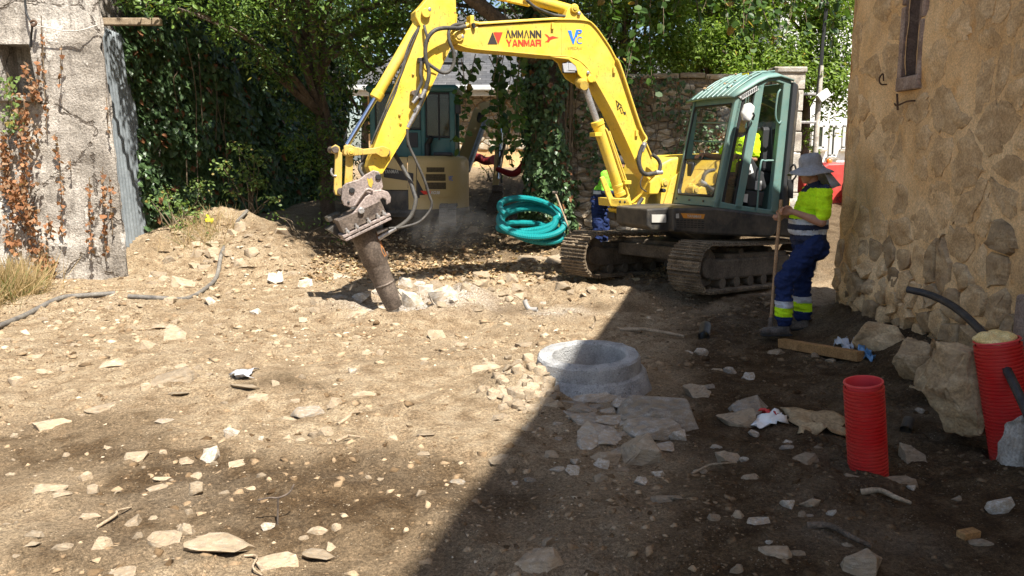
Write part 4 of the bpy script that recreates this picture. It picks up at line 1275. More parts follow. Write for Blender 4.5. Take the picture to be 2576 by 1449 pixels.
for i in range(20):
    limb(mb, (-3.6, 15.4, 2.6 + (i % 5) * .5), c2[(i * 5) % len(c2)][0], .075, .015, seed=100 + i, seg=6)
mb.build("trunk", M['bark'], t2)
P, N = cloud(c2[:nvis], 1250, 11, 0.5)
P2, N2 = cloud(c2[nvis:], 420, 12)
P = np.concatenate([P, P2]); N = np.concatenate([N, N2])
sz = np.concatenate([RNG.uniform(.065, .115, len(N) - len(N2)), RNG.uniform(.09, .14, len(N2))])
o = link("crown", leaves("crown", P, N, sz, M['leaf_laurel'], 'lance', 13), t2); tag(o, kind="stuff")

# ------------------------------------------------------------------ sunlit trees behind the garden wall
TR = [((2.4, 18.0), "bright green leafy tree behind the garden wall near the slate roof", (1480, 1700)),
      ((4.4, 18.6), "bright green leafy tree behind the garden wall above the cab roof", (1660, 1900)),
      ((6.4, 18.2), "bright green leafy tree behind the gate pillar and service pole", (1850, 2125))]
for ti, ((tx, ty), lab, (xa, xb)) in enumerate(TR):
    t3 = thing("broadleaf_tree", (tx, ty, .85), lab, "tree", "trees behind the garden wall")
    mb = MB(); mb.tube(smooth_path([(tx, ty, .5), (tx + .1, ty, 2.4), (tx, ty + .1, 4.6)], 5), [.17 - .009 * i for i in range(11)], 9)
    cl = []
    rg = random.Random(30 + ti)
    for i in range(52):
        px, py, Y_ = rg.uniform(xa, xb), rg.uniform(-170, 205), rg.uniform(16.6, 19.4)
        if px < 1640 and 40 < py < 150 and rg.random() < .75: continue        # the slate roof shows through here
        if py > 130 and px < 1600: py -= 40
        cl.append((at(px, py, Y_), rg.uniform(.42, .72)))
    for i in range(12):
        cl.append((V((tx + rg.uniform(-1.5, 1.5), ty + rg.uniform(-1, 1.6), rg.uniform(5.4, 7.6))), rg.uniform(.7, 1.1)))
    if ti == 2:
        for (px, py, r_) in ((2075, 245, .4), (2100, 285, .32), (2062, 290, .22), (2040, 330, .20), (2095, 330, .22), (2030, 360, .16), (2050, 200, .45), (2085, 150, .5), (2048, 375, .12), (2108, 225, .4), (2060, 60, .7), (2110, 60, .7), (2130, 140, .6), (2090, 120, .6), (2122, 210, .45), (2060, 130, .55), (2140, 20, .7), (2080, 0, .7), (2040, 180, .5), (2128, 262, .3), (2100, 180, .5)): cl.append((at(px, py, 17.6), r_))
    for i in range(14): limb(mb, (tx, ty, 2.2 + .17 * i), cl[(i * 3) % len(cl)][0], .055, .012, seed=i, seg=5)
    mb.build("trunk", M['bark'], t3)
    P, N = cloud(cl, 1150, 40 + ti, 0.55)
    o = link("crown", leaves("crown", P, N, RNG.uniform(.075, .14, len(P)), M['leaf_bright'], 'lance', 50 + ti), t3); tag(o, kind="stuff")

# ------------------------------------------------------------------ trees further back
BT = [(-9.0, 27, "dark tree rising behind the ivy wall"), (-5.5, 31, "dark tree rising beyond the left end of the slate roof"), (-1.0, 36, "tall tree rising above the slate ridge"),
      (4.0, 36, "tall tree behind the right end of the slate roof"), (8.5, 30, "tree standing between the slate house and the white house")]
for ti, (tx, ty, lab) in enumerate(BT):
    t4 = thing("background_tree", (tx, ty, 1.4), lab, "tree", "trees in the background")
    mb = MB(); mb.tube([(tx, ty, 1.0), (tx + .1, ty, 4.5), (tx, ty, 8)], [.3, .22, .1], 8)
    rg = random.Random(60 + ti); cl = []
    for i in range(26): cl.append((V((tx + rg.uniform(-3, 3), ty + rg.uniform(-1.6, 1.6), rg.uniform(3.2, 11.5))), rg.uniform(1.0, 1.7)))
    for i in range(8): limb(mb, (tx, ty, 3 + .5 * i), cl[i * 3][0], .09, .02, seed=i, seg=5)
    mb.build("trunk", M['bark'], t4)
    P, N = cloud(cl, 95, 70 + ti, 0.5)
    o = link("crown", leaves("crown", P, N, RNG.uniform(.22, .36, len(P)), M['leaf_laurel'], 'oval', 80 + ti), t4); tag(o, kind="stuff")

# ------------------------------------------------------------------ ivy on the walls
def ivy_on(p0, d, nrm, L, z0, z1, n, seed, thick=0.35, thr=-9, size=(.07, .15), parent=None, mat='leaf_ivy'):
    rg = np.random.default_rng(seed)
    s, z = rg.uniform(0, L, n), rg.uniform(z0, z1, n)
    f = fbm(s * .9, z * .9, oct=3, seed=seed)
    k = f > thr; s, z, f = s[k], z[k], f[k]
    dep = .05 + thick * (0.35 + 0.5 * np.clip(f, -.5, 1)) * rg.uniform(.6, 1.1, len(s))
    P = np.array(p0)[None] + np.array(d)[None] * s[:, None] + np.array(nrm)[None] * dep[:, None]; P[:, 2] = z
    N = np.tile(np.array(nrm) + np.array([0, 0, .45]), (len(s), 1))
    o = link("ivy", leaves("ivy", P, N, rg.uniform(*size, len(s)), M[mat], 'ivy', seed, np.tile([0, 0, -1.0], (len(s), 1)), .38), parent)
    return tag(o, kind="stuff")
ivy_on(IV0 - ivd * .4, ivd, ivn, 6.3, .25, 5.2, 17000, 91, .55, size=(.08, .17), parent=ivw)
mb = MB()
rg = random.Random(8)
for i in range(6):
    s_ = rg.uniform(0, 2.6); pts = [IV0 + ivd * (s_ + rg.uniform(-.1, .1)) + ivn * rg.uniform(.3, .52) + V((0, 0, zz_)) for zz_ in (4.2 - rg.random(), 3.0, 2.1, 1.3)]
    mb.tube(smooth_path(pts[:rg.randint(3, 4)], 5), .009, 5)
mb.build("hanging_stem", M['twig'], ivw)
ivy_on(V((GX0, GY, 0)), V((1, 0, 0)), V((0, -1, 0)), 4.3, .9, 3.25, 2600, 95, .16, 0.22, (.05, .09), gw)
mb = MB()
for i in range(22):
    x = rg.uniform(1.0, 4.4); pts = []
    zz_ = 3.2
    while zz_ > 3.2 - rg.uniform(.6, 2.4) - .3: pts.append((x, GY - rg.uniform(.10, .16), zz_)); x += rg.uniform(-.10, .10); zz_ -= .3
    if len(pts) > 2: mb.tube(smooth_path(pts, 3), .007, 5)
mb.build("ivy_stem", M['twig'], gw)

# dead vines on the rendered wall: stems with curled orange leaves
VINES = [((95, 150), (88, 260), 30, 8), ((104, 80), (112, 200), 16, 4), ((112, 200), (118, 330), 14, 4), ((155, 118), (150, 215), 9, 4), ((60, 160), (90, 250), 34, 14), ((20, 190), (30, 330), 70, 26),
         ((55, 230), (60, 470), 150, 26), ((8, 330), (12, 480), 90, 16), ((30, 450), (70, 560), 170, 34), ((15, 540), (40, 640), 60, 20), ((70, 560), (105, 700), 90, 20), ((100, 590), (125, 740), 90, 14),
         ((130, 640), (140, 720), 26, 10), ((150, 400), (156, 590), 40, 8), ((222, 455), (228, 640), 42, 9), ((258, 430), (266, 640), 60, 10), ((275, 450), (282, 580), 18, 5), ((140, 340), (146, 400), 20, 8),
         ((176, 400), (178, 430), 5, 4), ((95, 320), (92, 370), 16, 8), ((268, 250), (274, 340), 5, 3), ((120, 540), (132, 600), 20, 7)]
def vine_label(a, c, cnt, w, i):
    kind = "thick mass of orange dead vine leaves" if w > 18 else ("dense strip of brown dead vine leaves" if w > 8 else "thin stem with a few curled orange leaves")
    x, y = (a[0] + c[0]) / 2, (a[1] + c[1]) / 2
    if x > 200: pl_ = "near the corner of the rendered wall" if y > 400 else "at the edge of the rendered wall"
    elif x > 135: pl_ = "half way along the rendered wall" if y > 300 else "under the wire on the rendered wall"
    elif x > 76: pl_ = "below the wall hook and beside the niche" if y < 300 else ("at the foot of the rendered wall" if y > 560 else "in the middle of the rendered wall")
    else: pl_ = "hanging in and around the niche" if y < 300 else ("spilling down to the dry grass" if y > 520 else "just below the niche sill")
    if i == 5: kind = "patch of green and brown vine leaves"
    return kind + " " + pl_
for i, (a, c, cnt, w) in enumerate(VINES):
    vt = thing("dead_vine", at(c[0], c[1], LY - .05), vine_label(a, c, cnt, w, i), "vine", "dead vines on the rendered wall")
    rg_ = np.random.default_rng(200 + i)
    mb = MB()
    for k in range(1 + (w > 12)):
        pts = [at(a[0] + (c[0] - a[0]) * u + rg_.normal(0, w * .2), a[1] + (c[1] - a[1]) * u, LY - rg_.uniform(.06, .10)) for u in np.linspace(-.05, 1.08, 7)]
        mb.tube(smooth_path(pts, 3), .007, 5)
    mb.build("stem", M['twig'], vt)
    cnt = int(cnt * (1.6 if w > 10 else 0.9))
    u = rg_.random(cnt)
    P = np.array([at(a[0] + (c[0] - a[0]) * q + rg_.normal(0, w * .5), a[1] + (c[1] - a[1]) * q, LY - rg_.uniform(.05, .14 + .006 * w)) for q in u])
    N = np.tile([.1, -1, .2], (cnt, 1))
    o = link("leaf_mass", leaves("leaf_mass", P, N, rg_.uniform(.035, .075, cnt), M['leaf_dead'] if not (i in (5,) ) else M['leaf_shrub'], 'ivy', 300 + i, np.tile([0, 0, -1.0], (cnt, 1)), .8), vt); tag(o, kind="stuff")

# ------------------------------------------------------------------ shrubs and weeds
def shrub(name, lab, spots, per, size, mat, shape, seed, base, group=None, stems=8):
    t = thing(name, base, lab, "shrub", group)
    cl = [(at(px, py, Y_), r_) for (px, py, Y_, r_) in spots]
    P, N = cloud(cl, per, seed, .6)
    o = link("foliage", leaves("foliage", P, N, np.random.default_rng(seed).uniform(*size, len(P)), M[mat], shape, seed), t); tag(o, kind="stuff")
    mb = MB()
    for i in range(stems): limb(mb, V(base) + V((random.uniform(-.1, .1), random.uniform(-.1, .1), -.05)), cl[i % len(cl)][0], .014, .005, seed=seed + i, seg=5)
    mb.build("stem", M['twig'], t)
    return t
g = gp(430, 640)
shrub("bramble", "sunlit bramble with yellow green leaves beside the corrugated sheet", ((455, 515, 12.9, .22), (420, 490, 12.9, .2), (490, 540, 12.8, .22), (400, 520, 12.8, .16), (500, 470, 13.1, .25), (455, 570, 12.7, .18), (375, 500, 12.7, .10), (520, 590, 12.6, .16)), 1500, (.035, .07), 'leaf_shrub', 'oval', 401, at(455, 620, 12.8), None, 12)
shrub("ivy_bush", "bright leafy shrub growing out of the ivy wall foot", ((600, 370, 14.3, .22), (640, 400, 14.2, .3), (650, 460, 14.1, .25), (620, 440, 14.2, .25), (680, 500, 14.0, .2), (560, 420, 14.2, .25), (590, 480, 14.0, .25)), 1100, (.05, .09), 'leaf_shrub', 'oval', 402, at(640, 530, 14.2), None, 12)
shrub("weed_clump", "straggling green weeds on top of the soil mound", ((700, 545, 13.8, .22), (760, 560, 13.6, .22), (820, 560, 13.8, .25), (670, 560, 13.6, .16), (860, 600, 13.4, .2), (790, 610, 13.2, .18), (900, 560, 14.2, .2)), 900, (.03, .07), 'leaf_laurel', 'lance', 403, at(770, 600, 13.4))
shrub("weed_clump", "small green weeds by the far tree and barrier", ((1230, 430, 19, .25), (1265, 440, 18.6, .2), (1205, 400, 20, .3)), 500, (.05, .09), 'leaf_bright', 'lance', 404, at(1235, 450, 18.8))
# dry grass in the left corner
gt = thing("dry_grass_tuft", gp(25, 790), "tuft of long straw coloured dry grass at the wall foot", "grass")
n = 2600
gx = RNG.normal(-6.25, .17, n); gy = RNG.normal(9.7, .28, n)
P = np.stack([gx, gy, HT(gx, gy) - .02], -1); N = np.tile([.0, -1, .1], (n, 1))
o = link("blades", leaves("blades", P, N, RNG.uniform(.25, .6, n), M['dry_grass'], 'blade', 405, RNG.normal(0, .35, (n, 3)) + np.array([0, 0, 1.0]), .6), gt); tag(o, kind="stuff")
gt = thing("dry_grass_tuft", gp(500, 640), "tuft of straw coloured dead stems below the bramble", "grass")
n = 380
q = at(510, 610, 12.5); gx = RNG.normal(q.x, .25, n); gy = RNG.normal(12.5, .2, n)
P = np.stack([gx, gy, HT(gx, gy) - .02], -1); N = np.tile([.0, -1, .1], (n, 1))
o = link("blades", leaves("blades", P, N, RNG.uniform(.2, .5, n), M['dry_grass'], 'blade', 406, RNG.normal(0, .5, (n, 3)) + np.array([0, 0, .8]), .6), gt); tag(o, kind="stuff")
# leaf litter under the trees
n = 8000
gx = RNG.uniform(-3.0, 3.2, n); gy = 11.0 + RNG.gamma(2.0, 1.0, n)
P = np.stack([gx, gy, HT(gx, gy) + .012], -1); N = np.tile([0, 0, 1.0], (n, 1))
tag(link("leaf_litter", leaves("leaf_litter", P, N, RNG.uniform(.03, .085, n), M['litter'], 'oval', 407, None, .45)), "brown fallen leaves strewn under the trees", "leaf litter", kind="stuff")
# ------------------------------------------------------------------ yellow excavator with rock breaker
UX = V((-0.92, -0.39, 0)).normalized()              # the way it faces
LX = V((-UX.y, UX.x, 0))                            # its left, towards the viewer
ZX = V((0, 0, 1))
PR = at(1656, 455, 10.9)                            # boom foot pin, near face
def bp(px, py, off=0.0): return onplane(px, py, PR + LX * off, LX)
def z2(x, y, off=0.0): return bp(798.6 + .35273 * x, .35273 * y, off)
def z6(x, y, off=0.0): return bp(798.6 + .35273 * x, 319.45 + .35273 * y, off)
def z8(x, y, off=0.0): return bp(1150 + .17361 * x, .17361 * y, off)
def z1(x, y, off=0.0): return bp((2300 + x / 3.22) / 1.5652, (550 + y / 3.22) / 1.5652, off)
EX = thing("yellow_excavator", (2.7, 11.3, 0.02), "large worn yellow excavator with green cab and rock breaker", "excavator")
BW = 0.27                                           # boom width
def plate(name, pts, off, thick, mat, parent=EX, bevel=0.008, fn=z2):
    b = MB(); b.prism([fn(x, y, off) for x, y in pts], -LX * thick); return b.build(name, mat, parent, bevel)
def pin(name, c, off, r, thick, mat, parent=EX, seg=18):
    b = MB(); b.cyl(c + LX * off, c - LX * thick, r, seg=seg); return b.build(name, mat, parent, 0.006)
def ribbon(name, path, t, off, width, mat, parent, fn=z2):
    """plate bent along a path in the boom plane"""
    pts = smooth_path([fn(x, y, off) for x, y in path], 5)
    b = MB(); vs, fs = [], []
    for i, p in enumerate(pts):
        d = (pts[min(i + 1, len(pts) - 1)] - pts[max(0, i - 1)]).normalized()
        n = LX.cross(d).normalized() * t
        vs += [p, p + n, p + n - LX * width, p - LX * width]
    for i in range(len(pts) - 1):
        k, m = i * 4, i * 4 + 4
        fs += [(k + j, k + (j + 1) % 4, m + (j + 1) % 4, m + j) for j in range(4)]
    fs += [(3, 2, 1, 0), tuple(len(vs) - 4 + j for j in range(4))]
    b.add(vs, fs); return b.build(name, mat, parent, 0.003, recalc=True)
BOOM = [(950, 262), (962, 236), (990, 222), (1100, 196), (1210, 182), (1450, 166), (1690, 152), (1765, 128), (1785, 66), (1805, 42), (1828, 35), (1850, 44), (1868, 66), (1905, 115), (1975, 175), (2020, 228), (2060, 290), (2110, 375), (2165, 500),
        (2232, 700), (2300, 905), (2385, 1120), (2440, 1235), (2456, 1275), (2450, 1312), (2420, 1330), (2370, 1290), (2290, 1200), (2195, 985), (2100, 785), (2030, 655), (1980, 570), (1930, 492), (1875, 438), (1800, 405), (1640, 396), (1380, 372), (1110, 347), (1000, 312), (962, 290)]
boom = plate("boom", BOOM, 0.0, BW, M['yellow'], bevel=0.010)
ribbon("top_flange", [(1150, 176), (1450, 156), (1690, 142), (1905, 148), (1975, 185), (2060, 300), (2110, 385), (2165, 510), (2300, 910), (2385, 1120)], 0.016, 0.020, BW + .04, M['yellow'], boom)
ribbon("bottom_flange", [(1000, 318), (1110, 350), (1380, 374), (1640, 398), (1800, 408), (1875, 440), (1930, 494), (1980, 572), (2100, 787), (2195, 987), (2290, 1202)], 0.014, 0.012, BW + .024, M['yellow'], boom)
for (x, y, r_) in ((1830, 62, .052), (2430, 1285, .06), (1005, 262, .058)):
    pin("pin_boss", z2(x, y), 0.028, r_, 0.02, M['yellow'], boom); pin("pin", z2(x, y), 0.038, r_ * .55, 0.0, M['yellow_dirty'], boom)
for (x, y) in ((1030, 262), (1862, 98), (1925, 520)):
    pin("grease_bolt", z2(x, y), 0.032, .022, 0.0, M['steel'], boom, 12)
plate("weld_seam", [(1742, 172), (1747, 172), (1747, 392), (1742, 392)], 0.004, 0.006, M['yellow'], boom, 0)
for (x, y) in ((1680, 185), (2120, 500), (2280, 950)):
    plate("pipe_clamp", [(x - 8, y - 22), (x + 10, y - 22), (x + 10, y + 22), (x - 8, y + 22)], 0.03, 0.035, M['yellow'], boom, 0.004)
# lamp bracket under the knee
plate("lamp_bracket", [(1650, 402), (1800, 408), (1875, 442), (1935, 500), (1988, 580), (1962, 592), (1915, 590), (1860, 530), (1842, 470), (1790, 425), (1700, 412)], 0.012, 0.02, M['yellow'], boom)
plate("lamp_bracket", [(1650, 402), (1800, 408), (1875, 442), (1935, 500), (1925, 600), (1830, 600), (1770, 560), (1735, 500), (1715, 450)], -BW + .02, 0.02, M['yellow'], boom)
b = MB(); c0 = z2(1800, 482, -0.08); b.box(c0, (.15, .16, .13), UX, LX, ZX); b.build("lamp_housing", M['charcoal'], boom, 0.012)
b = MB(); b.box(c0 + UX * .078 + LX * .02, (.012, .13, .10), UX, LX, ZX); b.box(c0 + LX * .081, (.12, .012, .09), UX, LX, ZX); b.build("lamp_lens", M['lamp_glass'], boom, 0.004)
b = MB(); b.add([z2(1748, 452, .0), z2(1832, 448, .0), z2(1838, 515, .0), z2(1760, 515, .0)], [(0, 1, 2, 3)]); b.build("lamp_lens", M['lamp_glass'], boom)
for (x, y) in ((1946, 562),): pin("pin_boss", z2(x, y), 0.03, .05, .02, M['yellow'], boom)
# hydraulic pipes on the boom
for k, off in enumerate((-.03, -.09)):
    b = MB(); b.tube(smooth_path([z2(1060, 185 - 12 * k, off), z2(1100, 165 - 8 * k, off), z2(1160, 168, off), z2(1300, 160, off), z2(1690, 134, off), z2(1760, 122, off)], 6), 0.020, 8); b.build("hydraulic_pipe", M['yellow'], boom)
b = MB(); b.tube(smooth_path([z2(2135, 420, .03), z2(2170, 500, .03), z2(2300, 895, .03), z2(2345, 985, .04), z2(2325, 1020, .05)], 6), 0.016, 7); b.build("hydraulic_pipe", M['yellow'], boom)
b = MB(); b.box(z2(1090, 150, -.05), (.05, .14, .11), UX, LX, ZX); b.build("pipe_bracket", M['yellow'], boom, .006)
b = MB(); b.tube([z2(1108, 165, .02), z2(1118, 200, .02)], .022, 8); b.build("pipe_bracket", M['rubber'], boom)

# lettering -----------------------------------------------------------
LET = {'L': [[(0, 0), (.24, 0), (.47, .70), (.5, 1), (.38, 1)], [(.76, 0), (1, 0), (.62, 1), (.5, 1), (.53, .70)], [(.47, .70), (.53, .70), (.5, 1)]],
       'M': [[(0, 0), (.2, 0), (.2, 1), (0, 1)], [(.8, 0), (1, 0), (1, 1), (.8, 1)], [(.2, 1), (.2, .62), (.42, .08), (.5, .08), (.5, .42)], [(.8, 1), (.8, .62), (.58, .08), (.5, .08), (.5, .42)]],
       'N': [[(0, 0), (.24, 0), (.24, 1), (0, 1)], [(.76, 0), (1, 0), (1, 1), (.76, 1)], [(.24, 1), (.24, .62), (.76, 0), (.76, .40)]],
       'Y': [[(.37, 0), (.63, 0), (.63, .44), (.5, .62), (.37, .44)], [(0, 1), (.37, .44), (.5, .62), (.27, 1)], [(1, 1), (.63, .44), (.5, .62), (.73, 1)]],
       'A': [[(0, 0), (.25, 0), (.5, .78), (.5, 1), (.36, 1)], [(.75, 0), (1, 0), (.64, 1), (.5, 1), (.5, .78)], [(.26, .16), (.74, .16), (.68, .36), (.32, .36)]],
       'R': [[(0, 0), (.25, 0), (.25, 1), (0, 1)], [(.25, .80), (.88, .80), (1, .88), (.9, 1), (.25, 1)], [(.74, .50), (1, .5), (1, .88), (.74, .80)], [(.25, .36), (.95, .36), (1, .5), (.25, .56)], [(.72, 0), (1, 0), (.98, .36), (.72, .36)]]}
def word(name, s, p0, p1, h, mat, parent, lift, gap=.09, shear=0.0, strip=None):
    """letters made of flat strokes, from p0 to p1 along the plate"""
    d = p1 - p0; n = len(s); w = d.length / (n + gap * (n - 1)); X = d.normalized(); Y = X.cross(LX).normalized()
    if Y.z < 0: Y = -Y
    b = MB(); k = 0
    for i, ch in enumerate(s):
        for poly in LET[ch]:
            parts = [poly]
            if strip == i: parts = [clip_poly(clip_poly(poly, 0, 1, y1), 0, -1, -y0) for y0, y1 in ((0, .11), (.18, .29), (.36, .47), (.54, .65), (.72, .83), (.9, 1.0))]
            for q in parts:
                if len(q) < 3: continue
                k += 1
                vs = [p0 + X * ((i * (1 + gap) + u) * w + shear * v * h) + Y * (v * h) + LX * (lift + .0003 * (k % 5)) for u, v in q]
                b.add(vs, [tuple(range(len(vs)))])
    return b.build(name, mat, parent)
LO = .004
word("lettering", "LMMLNN", z8(700, 550), z8(1220, 550), (z8(700, 437) - z8(700, 550)).length, M['black_txt'], boom, LO, strip=3)
word("lettering", "YANMAR", z8(712, 672), z8(1216, 670), (z8(700, 573) - z8(700, 672)).length, M['red_txt'], boom, LO, .07, 0.0)
def decal(name, pts, mat, parent=boom, lift=LO, fn=z8, nrm=LX):
    b = MB(); b.add([fn(x, y) + nrm * lift for x, y in pts], [tuple(range(len(pts)))]); return b.build(name, mat, parent)
decal("emblem", [(440, 640), (582, 640), (515, 470), (508, 470)], M['black_txt'])
decal("emblem", [(525, 468), (658, 468), (598, 638), (594, 638)], M['red_txt'])
decal("emblem", [(1265, 490), (1305, 505), (1338, 538), (1380, 522), (1472, 547), (1400, 556), (1350, 575), (1325, 612), (1300, 605), (1265, 606), (1300, 592), (1318, 560), (1310, 538), (1285, 512)], M['red_txt'])
decal("emblem", [(1602, 442), (1652, 442), (1680, 560), (1712, 545), (1690, 640), (1675, 640)], M['blue_txt'])
decal("emblem", [(1690, 552), (1722, 432), (1745, 432), (1715, 552)], M['blue_txt'], lift=LO + .001)
tp = z8(1728, 512); text_part("P", M['blue_txt'], z8(1718, 530), (z8(1800, 530) - z8(1718, 530)).normalized(), ZX, (z8(1718, 430) - z8(1718, 530)).length, (z8(1805, 530) - z8(1718, 530)).length, boom, "emblem", 0.2, .01, LO + .002)
text_part("C", M['blue_txt'], z8(1728, 636), (z8(1800, 530) - z8(1718, 530)).normalized(), ZX, (z8(1718, 534) - z8(1718, 636)).length, (z8(1806, 530) - z8(1728, 530)).length, boom, "emblem", 0.0, -.005, LO)
text_part("VIPECA s.l", M['olive_txt'], z8(1602, 724), (z8(1812, 712) - z8(1602, 722)).normalized(), ZX, (z8(1602, 680) - z8(1602, 724)).length, (z8(1812, 700) - z8(1602, 700)).length, boom, "lettering", .15, -.004, LO)
# warning pictogram
wl = [(2130, 720), (2165, 765), (2140, 775)]
for q in ([(2128, 715), (2168, 752), (2140, 782)],):
    b = MB(); b.tube([z2(x, y) + LX * .004 for x, y in q], .005, 5, closed=True, caps=False); b.build("pictogram", M['black_txt'], boom)
decal("pictogram", [(2141, 738), (2152, 748), (2146, 768), (2139, 760)], M['black_txt'], fn=z2)
b = MB(); b.tube([z2(x, y) + LX * .004 for x, y in ((2155, 770), (2168, 762), (2182, 800), (2168, 808))], .004, 5, closed=True, caps=False); b.build("pictogram", M['black_txt'], boom)
decal("pictogram", [(2182, 800), (2196, 795), (2204, 830), (2196, 812), (2186, 822)], M['black_txt'], fn=z2)

# arm ------------------------------------------------------------------
ARM = [(820, -70), (905, -95), (985, -70), (992, 100), (982, 200), (948, 330), (850, 530), (700, 830), (545, 1090), (455, 1238), (425, 1262), (385, 1250), (362, 1190), (372, 1140), (440, 950), (560, 640), (650, 420), (735, 190), (700, 120), (700, 78), (742, 38), (790, -20)]
arm = plate("arm", ARM, -0.03, 0.21, M['yellow'], bevel=0.010)
ribbon("edge_flange", [(992, 100), (982, 200), (948, 330), (850, 530), (700, 830), (545, 1090), (455, 1238)], 0.012, -0.018, .234, M['yellow'], arm)
pin("pin_boss", z2(490, 1090), .015, .062, .02, M['yellow_dirty'], arm); pin("pin", z2(490, 1090), .03, .042, 0, M['steel_rust'], arm)
pin("pin_boss", z2(775, 92), .015, .055, .02, M['yellow'], arm); pin("grease_bolt", z2(798, 68), .02, .022, 0, M['steel'], arm, 12)
for (x, y) in ((686, 528), (590, 818), (598, 880)): pin("bolt", z2(x, y), -.012, .016, .03, M['yellow_dirty'], arm, 10)
plate("hose_bracket", [(678, 648), (700, 640), (760, 690), (755, 712), (735, 712), (672, 670)], .06, .09, M['steel_rust'], arm, .005)
plate("weld_seam", [(870, 440), (880, 395), (884, 396), (872, 500)], -.026, .006, M['yellow'], arm, 0)
plate("stiffener_plate", [(720, 410), (830, 380), (905, 440), (850, 530), (770, 500)], -.018, .02, M['yellow'], arm, .004)
# bucket cylinder
b = MB(); b.cyl(z2(742, 130, -.13), z2(420, 688, -.13), .062, seg=20); b.cyl(z2(440, 655, -.13), z2(412, 702, -.13), .074, seg=20); b.cyl(z2(775, 92, -.06), z2(775, 92, -.22), .055); bcy = b.build("bucket_cylinder", M['yellow'], EX, .006)
b = MB(); b.cyl(z2(415, 696, -.13), z2(212, 1035, -.13), .031, seg=16); b.build("piston_rod", M['chrome'], bcy)
b = MB(); b.tube(smooth_path([z2(735, 175, -.06), z2(650, 330, -.06), z2(560, 650, -.04), z2(440, 900, -.04), z2(385, 1030, -.05)], 6), .014, 7); b.build("pipe", M['hose'], bcy)
b = MB(); b.tube(smooth_path([z2(725, 200, -.02), z2(640, 400, -.03), z2(600, 520, -.02), z2(480, 790, -.02), z2(380, 1030, -.02)], 6), .010, 7); b.build("pipe", M['hose'], bcy)
# arm cylinder on top of the boom
b = MB(); b.cyl(z2(1800, 72, -.135), z2(1480, -20, -.135), .068, seg=20); b.cyl(z2(1500, -14, -.135), z2(1462, -25, -.135), .078, seg=20); b.cyl(z2(1830, 62, -.06), z2(1830, 62, -.21), .06)
acy = b.build("arm_cylinder", M['yellow'], EX, .006)
b = MB(); b.cyl(z2(1470, -22, -.135), z2(1000, -95, -.135), .034, seg=14); b.build("piston_rod", M['chrome'], acy)
b = MB(); b.box(z2(1400, 5, -.135), (.42, .07, .06), (z2(1480, 20) - z2(1300, -20)).normalized(), LX, ZX); b.build("rod_guard", M['yellow'], acy, .008)
b = MB(); b.tube(smooth_path([z2(1770, 118, -.02), z2(1680, 105, -.02), z2(1560, 55, .02), z2(1490, 0, .02)], 6), .020, 8); b.build("hose", M['hose'], acy)
b = MB(); b.tube(smooth_path([z2(1640, 122, -.02), z2(1590, 90, -.02), z2(1540, 40, .0), z2(1480, -10, .0)], 6), .009, 7); b.build("hose", M['hose'], acy)
# linkage
for off in (.05, -.20):
    plate("link_plate", [(190, 1040), (230, 1030), (262, 1045), (330, 1062), (420, 1052), (465, 1040), (505, 1055), (515, 1092), (495, 1120), (460, 1122), (420, 1098), (330, 1105), (262, 1112), (225, 1122), (190, 1100)], off, .045, M['yellow_dirty'], EX, .008)
    plate("link_plate", [(100, 1050), (130, 1030), (160, 1048), (165, 1085), (178, 1090), (175, 1330), (195, 1370), (165, 1398), (130, 1390), (118, 1350), (128, 1100), (100, 1085)], off - .03, .04, M['yellow_dirty'], EX, .008)
    plate("link_plate", [(205, 1090), (255, 1110), (250, 1330), (215, 1360), (192, 1340), (200, 1200)], off - .05, .035, M['yellow_dirty'], EX, .008)
pin("pin", z2(230, 1085), .075, .045, .23, M['yellow_dirty'], EX); pin("pin", z2(122, 1068), .06, .040, .24, M['steel_rust'], EX); pin("pin", z2(230, 1085), .085, .026, 0, M['yellow'], EX)
pin("pin", z2(165, 1365), .05, .045, .23, M['steel_rust'], EX)
b = MB(); b.tube(smooth_path([z2(105, 1200, .02), z2(98, 1225, .02), z2(110, 1250, .02), z2(135, 1255, .02)], 6), .012, 8); b.build("lifting_hook", M['steel'], EX)
b = MB(); b.tube(smooth_path([z2(430, 1040, -.3), z2(330, 1150, -.28), z2(300, 1200, -.25), z2(330, 1260, -.2)], 6), .022, 8); b.build("hose", M['hose'], EX)
# breaker bracket ------------------------------------------------------
BR = [(178, 425), (205, 400), (300, 372), (345, 338), (400, 308), (440, 318), (455, 350), (470, 430), (440, 470), (300, 560), (240, 575), (190, 560), (172, 520)]
for off, mt in ((.10, 'steel_pink'), (-.24, 'steel_rust')):
    plate("bracket_plate", BR, off, .035, M[mt], EX, .010, z6)
    plate("bracket_plate", [(265, 600), (340, 500), (400, 455), (455, 445), (505, 462), (527, 500), (522, 540), (492, 556), (488, 520), (465, 505), (445, 525), (440, 560), (450, 588), (462, 600), (265, 722), (225, 640)], off + .03, .035, M[mt], EX, .010, z6)
b = MB(); b.tube(smooth_path([z6(262, 560, .14), z6(345, 450, .14), z6(395, 455, .14)], 4), .018, 8); b.build("weld_rib", M['steel_pink'], EX)
pin("pin", z6(292, 592), .165, .036, .3, M['steel'], EX); pin("bolt", z6(418, 355), .12, .036, 0, M['rubber'], EX, 8); pin("bolt", z6(232, 450), .12, .034, 0, M['rubber'], EX, 8); pin("bolt", z6(208, 535), .115, .016, 0, M['rubber'], EX, 8)
decal("paint_patch", [(338, 362), (358, 372), (372, 360), (384, 392), (370, 432), (352, 418)], M['yellow_dirty'], EX, .104, z6)
